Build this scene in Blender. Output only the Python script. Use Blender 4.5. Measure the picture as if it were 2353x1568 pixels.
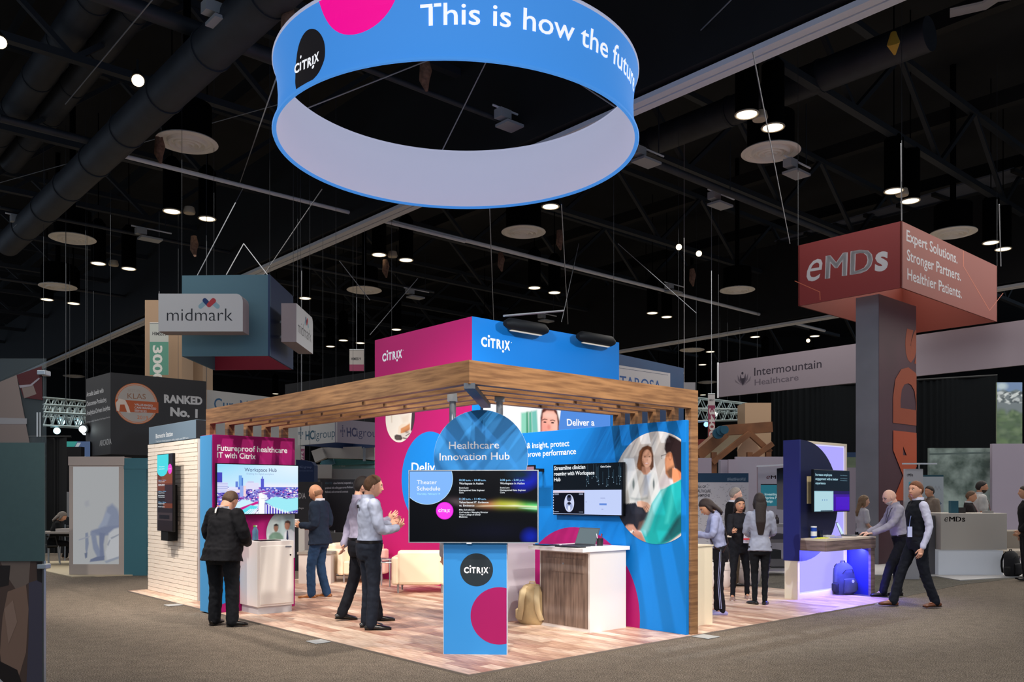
import bpy, math, random
from mathutils import Vector, Matrix, geometry
random.seed(7)
C = bpy.context.scene.collection
for o in list(bpy.data.objects): bpy.data.objects.remove(o)
R = math.radians; PI = math.pi

# ------------------------------------------------------------------ camera, world, exposure
FPX, HY, EYE, CXP = 1983.0, 1141.0, 1.6, 1176.5
cam = bpy.data.cameras.new('camera'); cam.sensor_width = 36; cam.lens = FPX/2353*36
cam.shift_y = (HY-784)/2353; cam.clip_end = 400
co = bpy.data.objects.new('camera', cam); C.objects.link(co)
co.location = (0, 0, EYE); co.rotation_euler = (R(90), 0, 0)
bpy.context.scene.camera = co
vs = bpy.context.scene.view_settings
vs.view_transform = 'Standard'; vs.look = 'None'; vs.gamma = 1; vs.use_curve_mapping = False; vs.exposure = 0.0
w = bpy.data.worlds.new('world'); bpy.context.scene.world = w; w.use_nodes = True
w.node_tree.nodes['Background'].inputs[0].default_value = (0.32, 0.40, 0.52, 1)
w.node_tree.nodes['Background'].inputs[1].default_value = 0.8

TH = 0.727                                    # the stand is turned by this angle against the view
BO = Vector((-0.3823, 7.649, 0))
MB_ = Matrix.Translation(BO) @ Matrix.Rotation(TH, 4, 'Z')   # stand frame: x along its right edge, y along its left edge
MW = Matrix.Identity(4)

def spot(loc, aim, power, size=60, blend=.5, col=(1, .95, .88), rad=.15, frame=MW):
    l = bpy.data.lights.new('spot', 'SPOT'); l.energy = power; l.spot_size = R(size); l.spot_blend = blend
    l.color = col; l.shadow_soft_size = rad
    o = bpy.data.objects.new('spot', l); C.objects.link(o)
    p = frame @ Vector(loc); q = frame @ Vector(aim)
    o.location = p; o.rotation_euler = (q-p).to_track_quat('-Z', 'Y').to_euler()
    return o
# theatre spots on the truss lines, aimed at the stand (its rafters throw the striped shade on the walls)
K = 1.4
WARM = (1, .90, .80); COOL = (.80, .90, 1)
spot((-3.4, 2.2, 8.6), (3.2, 1.3, 1.4), 1500*K, 34, .6, COOL, .05, MB_)
spot((-2.2, -3.2, 8.8), (3.2, 2.2, 1.2), 1100*K, 34, .6, WARM, .05, MB_)
spot((1.5, -4.2, 8.8), (1.5, 4.6, .6), 1900*K, 52, .6, WARM, .10, MB_)
spot((-4.2, 3.5, 8.8), (2.4, 5.2, .6), 1900*K, 52, .6, WARM, .10, MB_)
spot((-2.5, -2.5, 9.0), (1.2, 1.2, .0), 1100*K, 40, .6, WARM, .10, MB_)
spot((-2.5, 0.0, 5.6), (5.6, 7.0, 3.2), 1900*K, 32, .6, COOL, .10, MB_)
spot((5.5, -4.0, 6.0), (6.2, 5.0, 3.0), 1500*K, 38, .6, COOL, .10, MB_)
spot((5.8, -3.0, 9.2), (6.0, 1.4, .6), 1100*K, 52, .7, WARM, .10, MB_)
spot((-4.5, 8.0, 8.6), (0.3, 7.8, 1.2), 2000*K, 44, .7, WARM, .10, MB_)
spot((1.0, -1.2, 8.6), (3.2, 5.2, 0), 800*K, 48, .7, WARM, .10, MB_)

spot((-2.0, -9.0, 7.0), (-.2, 9.0, 1.8), 2900*K, 20, .7, (1,.94,.88), .5)  # extra fill spot added behind the camera to brighten the round kiosk sign
spot((5.0, 1.0, 9.2), (2.5, 10, 1.6), 1200*K, 42, .7, (1,.94,.88), .15)
# general hall lighting: the grid of can lights, summed into a few wide ceiling areas
for (x, y, sx, sy, pw) in ((0, 2.5, 34, 9, 1250), (-17, 25, 22, 18, 2300), (16, 25, 22, 18, 3600), (0, 48, 60, 20, 4500)):
    l = bpy.data.lights.new('ceiling_area', 'AREA'); l.shape = 'RECTANGLE'; l.size = sx; l.size_y = sy; l.energy = pw; l.color = (1, .95, .88)
    o = bpy.data.objects.new('ceiling_area', l); C.objects.link(o); o.location = (x, y, 9.45)

# ------------------------------------------------------------------ geometry helpers
def at(px, py, Y): return Vector(((px-CXP)/FPX*Y, Y, EYE-(py-HY)/FPX*Y))
def gnd(px, py, z=0):
    Y = FPX*(EYE-z)/(py-HY); return Vector(((px-CXP)/FPX*Y, Y, z))
def hz(px, py, z):
    Y = FPX*(z-EYE)/(HY-py); return Vector(((px-CXP)/FPX*Y, Y, z))
def ray(px, py): return Vector(((px-CXP)/FPX, 1, -(py-HY)/FPX))
WMX = {}
class M:
    def __init__(s): s.v = []; s.f = []; s.m = []
    def add(s, vs, fs, m=0):
        n = len(s.v); s.v += [Vector(v) for v in vs]
        s.f += [tuple(i+n for i in f) for f in fs]; s.m += [m]*len(fs); return s
    def box(s, x0, y0, z0, x1, y1, z1, m=0):
        return s.add([(x0,y0,z0),(x1,y0,z0),(x1,y1,z0),(x0,y1,z0),(x0,y0,z1),(x1,y0,z1),(x1,y1,z1),(x0,y1,z1)],
                     [(0,3,2,1),(4,5,6,7),(0,1,5,4),(1,2,6,5),(2,3,7,6),(3,0,4,7)], m)
    def obox(s, c, u, v, w, m=0):            # box from centre and three half vectors
        c, u, v, w = Vector(c), Vector(u), Vector(v), Vector(w)
        return s.add([c-u-v-w,c+u-v-w,c+u+v-w,c-u+v-w,c-u-v+w,c+u-v+w,c+u+v+w,c-u+v+w],
                     [(0,3,2,1),(4,5,6,7),(0,1,5,4),(1,2,6,5),(2,3,7,6),(3,0,4,7)], m)
    def bar(s, p, q, wd, ht, m=0, up=(0,0,1)):
        p, q = Vector(p), Vector(q); d = (q-p); L = d.length; d.normalize(); up = Vector(up)
        if abs(d.dot(up)) > .95: up = Vector((0,1,0))
        sd = d.cross(up).normalized(); u2 = sd.cross(d)
        return s.obox((p+q)/2, d*L/2, sd*wd/2, u2*ht/2, m)
    def prism(s, pts, vec, m=0):
        pts = [Vector(p) for p in pts]; vec = Vector(vec); n = len(pts)
        tr = geometry.tessellate_polygon([pts])
        fs = [tuple(t) for t in tr]+[tuple(i+n for i in reversed(t)) for t in tr]
        fs += [(i, (i+1) % n, (i+1) % n+n, i+n) for i in range(n)]
        return s.add(pts+[p+vec for p in pts], fs, m)
    def tube(s, path, r, seg=10, m=0, cap=True, ref=None):
        """rings along a path; r = number, list of numbers or list of (ru, rv)"""
        path = [Vector(p) for p in path]; n = len(path); vs = []; fs = []
        rr = r if isinstance(r, (list, tuple)) else [r]*n
        ref = Vector(ref) if ref else None; pu = None
        for i, p in enumerate(path):
            d = (path[min(i+1, n-1)]-path[max(i-1, 0)])
            d = d.normalized() if d.length > 1e-9 else Vector((0,0,1))
            a = ref if ref else (pu if pu else (Vector((1,0,0)) if abs(d.x) < .9 else Vector((0,1,0))))
            u = (a-d*a.dot(d))
            if u.length < 1e-4: u = Vector((0,1,0))-d*d.y
            u.normalize(); pu = u; v = d.cross(u)
            q = rr[i]; ru, rv = q if isinstance(q, (list, tuple)) else (q, q)
            for k in range(seg):
                t = 2*PI*k/seg; vs.append(p+u*ru*math.cos(t)+v*rv*math.sin(t))
        for i in range(n-1):
            for k in range(seg):
                k2 = (k+1) % seg; fs.append((i*seg+k, i*seg+k2, (i+1)*seg+k2, (i+1)*seg+k))
        if cap: fs += [tuple(range(seg-1, -1, -1)), tuple(range((n-1)*seg, n*seg))]
        return s.add(vs, fs, m)
    def cyl(s, p, q, r, r2=None, seg=16, m=0): return s.tube([p, q], [r, r if r2 is None else r2], seg, m)
    def lathe(s, c, prof, seg=24, m=0):      # prof = (radius, z) from bottom up
        c = Vector(c); vs = []; fs = []
        for (r, z) in prof:
            for k in range(seg):
                t = 2*PI*k/seg; vs.append(c+Vector((r*math.cos(t), r*math.sin(t), z)))
        n = len(prof)
        for i in range(n-1):
            for k in range(seg):
                k2 = (k+1) % seg; fs.append((i*seg+k, i*seg+k2, (i+1)*seg+k2, (i+1)*seg+k))
        fs += [tuple(range(seg-1, -1, -1)), tuple(range((n-1)*seg, n*seg))]
        return s.add(vs, fs, m)
    def ell(s, c, r, seg=16, rings=10, m=0, rot=None):
        c = Vector(c); vs = []; fs = []
        for i in range(1, rings):
            t = PI*i/rings
            for k in range(seg):
                p = 2*PI*k/seg
                q = Vector((r[0]*math.sin(t)*math.cos(p), r[1]*math.sin(t)*math.sin(p), -r[2]*math.cos(t)))
                vs.append(c+(rot @ q if rot else q))
        for i in range(rings-2):
            for k in range(seg):
                k2 = (k+1) % seg; fs.append((i*seg+k, i*seg+k2, (i+1)*seg+k2, (i+1)*seg+k))
        a = Vector((0,0,-r[2])); b = Vector((0,0,r[2]))
        vs += [c+(rot @ a if rot else a), c+(rot @ b if rot else b)]; n = len(vs)
        fs += [(n-2, (k+1) % seg, k) for k in range(seg)]
        o = (rings-2)*seg; fs += [(n-1, o+k, o+(k+1) % seg) for k in range(seg)]
        return s.add(vs, fs, m)
    def build(s, name, mats, parent=None, frame=MB_, base=None, smooth=False, bevel=0, label=None, sharp=40):
        mats = mats if isinstance(mats, (list, tuple)) else [mats]
        me = bpy.data.meshes.new(name)
        if parent is not None:
            T = WMX[parent.name].inverted() @ frame; vs = [T @ v for v in s.v]
        else:
            if base is None:
                xs = [v.x for v in s.v]; ys = [v.y for v in s.v]; zs = [v.z for v in s.v]
                base = ((min(xs)+max(xs))/2, (min(ys)+max(ys))/2, min(zs))
            b = Vector(base); vs = [v-b for v in s.v]
        me.from_pydata([tuple(v) for v in vs], [], s.f); me.update()
        for mt in mats: me.materials.append(mt)
        if len(mats) > 1: me.polygons.foreach_set('material_index', s.m)
        if smooth:
            me.polygons.foreach_set('use_smooth', [True]*len(me.polygons))
            if sharp: me.set_sharp_from_angle(angle=R(sharp))
        o = bpy.data.objects.new(name, me); C.objects.link(o)
        if parent is not None: o.parent = parent; WMX[o.name] = WMX[parent.name]
        else: o.matrix_world = frame @ Matrix.Translation(b); WMX[o.name] = o.matrix_world.copy()
        if bevel:
            bv = o.modifiers.new('bevel', 'BEVEL'); bv.width = bevel; bv.segments = 2; bv.limit_method = 'ANGLE'
        if label: o['label'] = label
        return o
def tag(o, label, cat, group=None):
    o['label'] = label; o['category'] = cat
    if group: o['group'] = group
    return o
def thing(name, label, cat, loc=(0,0,0), frame=MB_, group=None, rz=0):
    o = bpy.data.objects.new(name, None); C.objects.link(o); o.empty_display_size = .1
    o.matrix_world = frame @ Matrix.Translation(Vector(loc)) @ Matrix.Rotation(rz, 4, 'Z')
    WMX[o.name] = o.matrix_world.copy()
    return tag(o, label, cat, group)
def struct(o): o['kind'] = 'structure'; return o
def stuff(o): o['kind'] = 'stuff'; return o
KIDS = {}
def hang(t, pts, top=13.0, r=.005):
    for p in pts: M().cyl(p, (p[0], p[1], top), r, seg=5).build('hanger_wire', mat('hanger_wire', (60,64,70), .6, .3), t, MW)
def dup(root, mat, label=None, group=None):
    def cp(o, par):
        c = o.copy(); C.objects.link(c)
        if par: c.parent = par
        for k in o.children: cp(k, c)
        return c
    r = cp(root, None); r.matrix_world = mat
    if label: r['label'] = label
    if group: r['group'] = group
    return r

# ------------------------------------------------------------------ materials
def lin(c):
    return tuple(((x/255)/12.92 if x/255 <= .04045 else ((x/255+.055)/1.055)**2.4) for x in c)
MATS = {}
def mat(name, rgb, rough=.6, metal=0, noise=0, nscale=8, stretch=(1,1,1), bump=0, bscale=60, emit=0, spec=.5, rgb2=None, coords='Object', detail=3):
    if name in MATS: return MATS[name]
    m = bpy.data.materials.new(name); m.use_nodes = True; nt = m.node_tree; p = nt.nodes['Principled BSDF']
    c = lin(rgb)+(1,)
    p.inputs['Base Color'].default_value = c; p.inputs['Roughness'].default_value = rough
    p.inputs['Metallic'].default_value = metal; p.inputs['Specular IOR Level'].default_value = spec
    def mapped(st):
        tc = nt.nodes.new('ShaderNodeTexCoord'); mp = nt.nodes.new('ShaderNodeMapping')
        mp.inputs['Scale'].default_value = st; nt.links.new(tc.outputs[coords], mp.inputs[0]); return mp
    if noise or rgb2:
        mp = mapped(stretch); nz = nt.nodes.new('ShaderNodeTexNoise'); nz.inputs['Scale'].default_value = nscale
        nz.inputs['Detail'].default_value = detail; nt.links.new(mp.outputs[0], nz.inputs['Vector'])
        cr = nt.nodes.new('ShaderNodeValToRGB'); a, b = cr.color_ramp.elements; a.position = .35; b.position = .65
        a.color = tuple(max(0, x*(1-noise)) for x in c[:3])+(1,)
        b.color = (lin(rgb2)+(1,)) if rgb2 else tuple(min(1, x*(1+noise)) for x in c[:3])+(1,)
        nt.links.new(nz.outputs['Fac'], cr.inputs[0]); nt.links.new(cr.outputs[0], p.inputs['Base Color'])
        if emit: nt.links.new(cr.outputs[0], p.inputs['Emission Color'])
    if bump:
        mp = mapped(stretch); nz = nt.nodes.new('ShaderNodeTexNoise'); nz.inputs['Scale'].default_value = bscale
        nz.inputs['Detail'].default_value = 3; nt.links.new(mp.outputs[0], nz.inputs['Vector'])
        bp = nt.nodes.new('ShaderNodeBump'); bp.inputs['Strength'].default_value = bump; bp.inputs['Distance'].default_value = .01
        nt.links.new(nz.outputs['Fac'], bp.inputs['Height']); nt.links.new(bp.outputs[0], p.inputs['Normal'])
    if emit:
        if not (noise or rgb2): p.inputs['Emission Color'].default_value = c
        p.inputs['Emission Strength'].default_value = emit
    MATS[name] = m; return m
def em(rgb, s=1.0):                     # a lit screen / backlit print colour
    k = 'lit_%d_%d_%d_%g' % (*rgb, s)
    if k in MATS: return MATS[k]
    m = mat(k, (2,2,3), .25, spec=.12); p = m.node_tree.nodes['Principled BSDF']
    p.inputs['Emission Color'].default_value = lin(rgb)+(1,); p.inputs['Emission Strength'].default_value = s
    return m
def ink(rgb, rough=.6): return mat('print_%d_%d_%d' % rgb, rgb, rough, spec=.3)
def glass(name, rgb=(230,240,240), rough=.02, alpha=None):
    if name in MATS: return MATS[name]
    m = mat(name, rgb, rough); p = m.node_tree.nodes['Principled BSDF']
    if alpha is None: p.inputs['Transmission Weight'].default_value = 1; p.inputs['IOR'].default_value = 1.3
    else: p.inputs['Alpha'].default_value = alpha
    return m

# ------------------------------------------------------------------ flat prints: polygons and lettering laid on a panel
_tx = {}
def glyphs(s, bold=0.0, shear=0):
    k = (s, bold, shear)
    if k in _tx: return _tx[k]
    cu = bpy.data.curves.new('t', 'FONT'); cu.body = s; cu.size = 1; cu.offset = bold; cu.resolution_u = 3; cu.shear = shear
    ob = bpy.data.objects.new('t', cu); me = bpy.data.meshes.new_from_object(ob)
    vs = [(v.co.x, v.co.y) for v in me.vertices]; fs = [tuple(p.vertices) for p in me.polygons]
    bpy.data.objects.remove(ob); bpy.data.curves.remove(cu); bpy.data.meshes.remove(me)
    _tx[k] = (vs, fs); return _tx[k]
CAP = max(v[1] for v in glyphs('H')[0])
class Print:
    """a flat print on a plane: o origin, u right, v up, n towards the viewer (all in world)"""
    def __init__(s, o, u, v=(0,0,1), n=None, frame=None):
        fr = frame or MW
        s.o = fr @ Vector(o); r3 = fr.to_3x3(); s.u = (r3 @ Vector(u)).normalized(); s.v = (r3 @ Vector(v)).normalized()
        s.n = s.u.cross(s.v) if n is None else (r3 @ Vector(n)).normalized()
        s.q = M(); s.mats = []; s.clip = None; s.L = 1; s.words = []; s.q0 = s.q; s.join = False
    def hit(s, px, py):
        d = ray(px, py); e = Vector((0,0,EYE)); t = (s.o-e).dot(s.n)/d.dot(s.n); p = e+d*t-s.o
        return (p.dot(s.u), p.dot(s.v))
    def pt(s, a, b, L): return s.o+s.u*a+s.v*b+s.n*(.0004*L)
    def mi(s, m):
        if m not in s.mats: s.mats.append(m)
        return s.mats.index(m)
    def _clip(s, pts):
        if not s.clip: return pts
        x0, y0, x1, y1 = s.clip
        for ax, lim, sg in ((0,x0,1),(0,x1,-1),(1,y0,1),(1,y1,-1)):
            out = []
            for i in range(len(pts)):
                a, b = pts[i-1], pts[i]; ia = (a[ax]-lim)*sg >= 0; ib = (b[ax]-lim)*sg >= 0
                if ia != ib:
                    t = (lim-a[ax])/(b[ax]-a[ax]); out.append((a[0]+(b[0]-a[0])*t, a[1]+(b[1]-a[1])*t))
                if ib: out.append(b)
            pts = out
            if not pts: return pts
        return pts
    def poly(s, pts, m, L=None):              # pts in panel metres
        s.L += .5; L = s.L if L is None else L
        pts = s._clip(list(pts))
        if len(pts) < 3: return s
        P = [s.pt(a, b, L) for a, b in pts]
        tr = geometry.tessellate_polygon([[Vector((a, b, 0)) for a, b in pts]])
        fs = []
        for t in tr:
            a, b, c = (pts[i] for i in t)
            ar = (b[0]-a[0])*(c[1]-a[1])-(b[1]-a[1])*(c[0]-a[0])
            fs.append(tuple(t) if ar > 0 else tuple(reversed(t)))
        s.q.add(P, fs, s.mi(m)); return s
    def px(s, pts, m, L=None): return s.poly([s.hit(*p) for p in pts], m, L)
    def ellipse(s, c, rx, ry, m, L=None, n=48):
        return s.poly([(c[0]+rx*math.cos(2*PI*k/n), c[1]+ry*math.sin(2*PI*k/n)) for k in range(n)], m, L)
    def circ(s, cpx, edgepx, m, L=None, n=64):  # circle by centre and one edge point seen in the photo
        c = s.hit(*cpx); e = s.hit(*edgepx); r = math.hypot(c[0]-e[0], c[1]-e[1]); return s.ellipse(c, r, r, m, L, n)
    def circ3(s, a, b, c, m, L=None):
        (x1,y1),(x2,y2),(x3,y3) = s.hit(*a), s.hit(*b), s.hit(*c)
        d = 2*(x1*(y2-y3)+x2*(y3-y1)+x3*(y1-y2))
        ux = ((x1*x1+y1*y1)*(y2-y3)+(x2*x2+y2*y2)*(y3-y1)+(x3*x3+y3*y3)*(y1-y2))/d
        uy = ((x1*x1+y1*y1)*(x3-x2)+(x2*x2+y2*y2)*(x1-x3)+(x3*x3+y3*y3)*(x2-x1))/d
        r = math.hypot(x1-ux, y1-uy); return s.ellipse((ux, uy), r, r, m, L, 72)
    def text(s, t, p0, p1, cap, m, bold=0, L=None, shear=0, vert=False):
        """baseline from photo point p0 to p1, cap height in photo pixels"""
        s.L += .5; L = s.L if L is None else L
        a0 = s.hit(*p0); a1 = s.hit(*p1); top = s.hit(p0[0], p0[1]-cap) if not vert else s.hit(p0[0]+cap, p0[1])
        ch = math.hypot(top[0]-a0[0], top[1]-a0[1]); return s.line(t, a0, a1, ch, m, bold, L, shear)
    def word(s, on):                     # every line of lettering becomes a mesh of its own
        if s.join: return
        if on: s.q = M(); s.words.append(s.q)
        else: s.q = s.q0
    def line(s, t, a0, a1, ch, m, bold=0, L=None, shear=0):
        if L is None: s.L += .5; L = s.L
        vs, fs = glyphs(t, bold, shear)
        if not vs: return s
        x0 = min(v[0] for v in vs); x1 = max(v[0] for v in vs)
        dx, dy = a1[0]-a0[0], a1[1]-a0[1]; ln = math.hypot(dx, dy); ux, uy = dx/ln, dy/ln; vx, vy = -uy, ux
        sx = ln/(x1-x0); sy = ch/CAP
        P = [s.pt(a0[0]+ux*(v[0]-x0)*sx+vx*v[1]*sy, a0[1]+uy*(v[0]-x0)*sx+vy*v[1]*sy, L) for v in vs]
        s.word(1); s.q.add(P, fs, s.mi(m)); s.word(0); return s
    def logo(s, p0, p1, cap, m, L=None, reg=True):
        """the stand owner's word mark: six heavy capitals, a dot over the second and a dot under the fifth"""
        s.L += .5; L = s.L if L is None else L
        a0 = s.hit(*p0); a1 = s.hit(*p1); tp = s.hit(p0[0], p0[1]-cap); ch = abs(tp[1]-a0[1]); w = a1[0]-a0[0]
        return s.logo_st(a0, w, ch, m, L, reg)
    def logo_st(s, a0, w, ch, m, L, reg=True):
        s.word(1); s.join = True
        s._logo(a0, w, ch, m, L, reg); s.join = False; s.word(0); return s
    def _logo(s, a0, w, ch, m, L, reg=True):
        X = lambda f: a0[0]+w*f
        Y = lambda f: a0[1]+ch*f
        for chh, f0, f1 in (('C', 0, .20), ('T', .315, .485), ('R', .525, .70), ('X', .80, 1.0)):
            s.line(chh, (X(f0), Y(0)), (X(f1), Y(0)), ch, m, .045, L)
        for f0, f1, z0, z1, zc in ((.235, .29, 0, .93, 1.24), (.725, .78, .07, 1.0, -.26)):
            s.poly([(X(f0), Y(z0)), (X(f1), Y(z0)), (X(f1), Y(z1)), (X(f0), Y(z1))], m, L)
            s.ellipse(((X(f0)+X(f1))/2, Y(zc)), w*.036, w*.036, m, L, 16)
        if reg: s.ellipse((X(1.05), Y(.92)), w*.014, w*.014, m, L, 10)
        return s
    def build(s, name, parent, label=None):
        for q in s.words:
            if q.v:
                k = q.m[0]; q.m = [0]*len(q.f); q.build('lettering', s.mats[k], parent, MW)
        if s.q0.v:
            o = s.q0.build(name, s.mats, parent, MW, label=label)
            if label == 'scribbles': del o['label']; o['kind'] = 'stuff'
            return o
def A_plane(b, a0=0, off=0): return Print((a0, b-off, 0), (1,0,0), frame=MB_)       # faces the camera's right-hand aisle (-y of the stand)
def B_plane(a, b0=0, off=0): return Print((a-off, b0, 0), (0,-1,0), frame=MB_)      # faces the left-hand aisle (-x of the stand)

# ------------------------------------------------------------------ painted pictures (prints and screens): colours laid on a fine grid of the flat panel
import numpy as np
def colmat(emit):
    k = 'picture_lit' if emit else 'picture_print'
    if k in MATS: return MATS[k]
    m = mat(k, (2,2,3), .3 if emit else .6, spec=.12 if emit else .3); nt = m.node_tree; p = nt.nodes['Principled BSDF']
    a = nt.nodes.new('ShaderNodeAttribute'); a.attribute_name = 'Col'
    if emit: nt.links.new(a.outputs['Color'], p.inputs['Emission Color']); p.inputs['Emission Strength'].default_value = 1
    else: nt.links.new(a.outputs['Color'], p.inputs['Base Color'])
    return m
class Paint:
    """soft-edged shapes painted on a plane; shape points are measured on the photo and turned into panel metres"""
    def __init__(s, P, rect=None, circle=None, n=(120,80), bg=(255,255,255), clip=None):
        s.P = P; s.f = []; cl = clip or (-1e9,-1e9,1e9,1e9)
        if circle:
            (cx, cy), r = circle; na, nr = n; X = [cx]; Y = [cy]
            for i in range(1, nr+1):
                for j in range(na): X.append(cx+r*i/nr*math.cos(2*PI*j/na)); Y.append(cy+r*i/nr*math.sin(2*PI*j/na))
            for j in range(na): s.f.append((0, 1+j, 1+(j+1) % na))
            for i in range(nr-1):
                for j in range(na):
                    a, b = 1+i*na+j, 1+i*na+(j+1) % na; s.f.append((a, a+na, b+na, b))
        else:
            x0, y0, x1, y1 = rect; nx, ny = n; X = []; Y = []
            for j in range(ny+1):
                for i in range(nx+1): X.append(x0+(x1-x0)*i/nx); Y.append(y0+(y1-y0)*j/ny)
            for j in range(ny):
                for i in range(nx): a = j*(nx+1)+i; s.f.append((a, a+1, a+nx+2, a+nx+1))
        s.X = np.clip(np.array(X), cl[0], cl[2]); s.Y = np.clip(np.array(Y), cl[1], cl[3]); s.C = np.tile(np.array(lin(bg)), (len(X), 1))
    def mix(s, w, rgb, k=1.0): w = (np.clip(w, 0, 1)*k)[:, None]; s.C = s.C*(1-w)+np.array(lin(rgb))*w; return s
    def poly(s, pts, rgb, soft=.006, px=True, k=1.0):
        q = [s.P.hit(*p) for p in pts] if px else pts; n = len(q); D = np.full(len(s.X), 1e9); ins = np.zeros(len(s.X), bool)
        for i in range(n):
            (x0, y0), (x1, y1) = q[i-1], q[i]; dx, dy = x1-x0, y1-y0; L2 = dx*dx+dy*dy+1e-12
            t = np.clip(((s.X-x0)*dx+(s.Y-y0)*dy)/L2, 0, 1); D = np.minimum(D, np.hypot(s.X-x0-t*dx, s.Y-y0-t*dy))
            c = ((y0 > s.Y) != (y1 > s.Y)); xx = x0+(s.Y-y0)*dx/(dy if abs(dy) > 1e-12 else 1e-12); ins ^= (c & (s.X < xx))
        return s.mix(.5+np.where(ins, D, -D)/(2*soft), rgb, k)
    def ell(s, c, rx, ry, rgb, soft=.3, ang=0, k=1.0, px=True):
        if px: c0 = s.P.hit(*c); e = s.P.hit(c[0]+rx, c[1]); f = s.P.hit(c[0], c[1]-ry); rx, ry = abs(e[0]-c0[0]), abs(f[1]-c0[1])
        else: c0 = c
        ca, sa = math.cos(R(ang)), math.sin(R(ang)); x, y = s.X-c0[0], s.Y-c0[1]; d = np.hypot((x*ca+y*sa)/rx, (-x*sa+y*ca)/ry)
        return s.mix((1-d)/soft+.5, rgb, k)
    def build(s, nm, parent, L=6, emit=False, label=None):
        P = s.P; m = M(); m.add([P.pt(float(a), float(b), L) for a, b in zip(s.X, s.Y)], s.f); o = m.build(nm, colmat(emit), parent, MW, label=label)
        a = o.data.color_attributes.new('Col', 'FLOAT_COLOR', 'POINT'); a.data.foreach_set('color', np.hstack([s.C, np.ones((len(s.C), 1))]).astype(np.float32).ravel()); return o
# ================================================================== the hall
def carpet_mat(name, c1, c2, c3):
    m = bpy.data.materials.new(name); m.use_nodes = True; nt = m.node_tree; p = nt.nodes['Principled BSDF']
    p.inputs['Roughness'].default_value = .95; p.inputs['Specular IOR Level'].default_value = .1
    tc = nt.nodes.new('ShaderNodeTexCoord')
    n1 = nt.nodes.new('ShaderNodeTexNoise'); n1.inputs['Scale'].default_value = 85; n1.inputs['Detail'].default_value = 5; n1.inputs['Roughness'].default_value = .85
    n2 = nt.nodes.new('ShaderNodeTexNoise'); n2.inputs['Scale'].default_value = 7; n2.inputs['Detail'].default_value = 5
    nt.links.new(tc.outputs['Object'], n1.inputs['Vector']); nt.links.new(tc.outputs['Object'], n2.inputs['Vector'])
    cr = nt.nodes.new('ShaderNodeValToRGB'); e = cr.color_ramp.elements
    e[0].position = .36; e[0].color = lin(c1)+(1,); e[1].position = .66; e[1].color = lin(c3)+(1,)
    k = e.new(.5); k.color = lin(c2)+(1,)
    nt.links.new(n1.outputs['Fac'], cr.inputs[0])
    mx = nt.nodes.new('ShaderNodeMix'); mx.data_type = 'RGBA'; mx.blend_type = 'MULTIPLY'; mx.inputs[0].default_value = .5
    nt.links.new(cr.outputs[0], mx.inputs[6]); nt.links.new(n2.outputs['Fac'], mx.inputs[7]); nt.links.new(mx.outputs[2], p.inputs['Base Color'])
    bp = nt.nodes.new('ShaderNodeBump'); bp.inputs['Strength'].default_value = .45; bp.inputs['Distance'].default_value = .006
    nt.links.new(n1.outputs['Fac'], bp.inputs['Height']); nt.links.new(bp.outputs[0], p.inputs['Normal'])
    return m
CARPET = carpet_mat('brown_carpet', (30,24,20), (120,108,95), (226,212,196))
CARPET2 = carpet_mat('grey_carpet', (60,57,52), (112,108,100), (165,160,150))
struct(M().box(-70,-6,-.2,70,95,0).build('floor', CARPET, None, MW, base=(0,0,0)))
BLK = mat('ceiling_black', (16,20,26), .8, noise=.35, nscale=.6)
struct(M().box(-70,-6,16.4,70,95,16.6).build('ceiling', BLK, None, MW))
struct(M().box(-70,80,0,70,80.2,16.4).build('wall_back', mat('far_wall', (11,13,17), .9), None, MW))

# roof structure, laid out along the stand's two directions
GIR = mat('girder_black', (10,12,15), .75, noise=.25, nscale=1.2)
PIPE = mat('duct_grey', (40,46,55), .55, noise=.2, nscale=2)
STEEL = mat('roof_steel', (34,41,50), .6)
TRK = mat('track_grey', (226,230,236), .5); TRK2 = mat('rail_grey', (120,126,134), .5)
XA = Vector((math.cos(TH), math.sin(TH), 0)); XB = Vector((-math.sin(TH), math.cos(TH), 0))
def along(p, d, t0, t1): return p+d*t0, p+d*t1
def girder(p, t0, t1, depth, wide, label, lw=.16):
    a, b = along(p, XB, t0, t1)
    t = thing('ceiling_girder', label, 'beam', (a+b)/2, MW, 'deep roof girders')
    up = Vector((0,0,depth/2+.12))
    M().bar(a+up-XA*.1, b+up-XA*.1, wide, depth).build('web', GIR, t, MW)
    for s in (-.5, .5):
        M().bar(a+XA*s*wide*.52, b+XA*s*wide*.52, wide*.42, .1).build('track_rail', TRK, t, MW, label='light grey metal track rail')
    return t
g1 = hz(1460, 247, 9.6); girder(g1, -16, 60, 3.6, .46, 'deep black roof girder with twin pale rails, passing behind the blue ring sign')
g2 = hz(1700, 763, 9.6); girder(g2, -34, 40, 3.6, .5, 'deep black roof girder with pale rails behind the red hanging sign')
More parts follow.
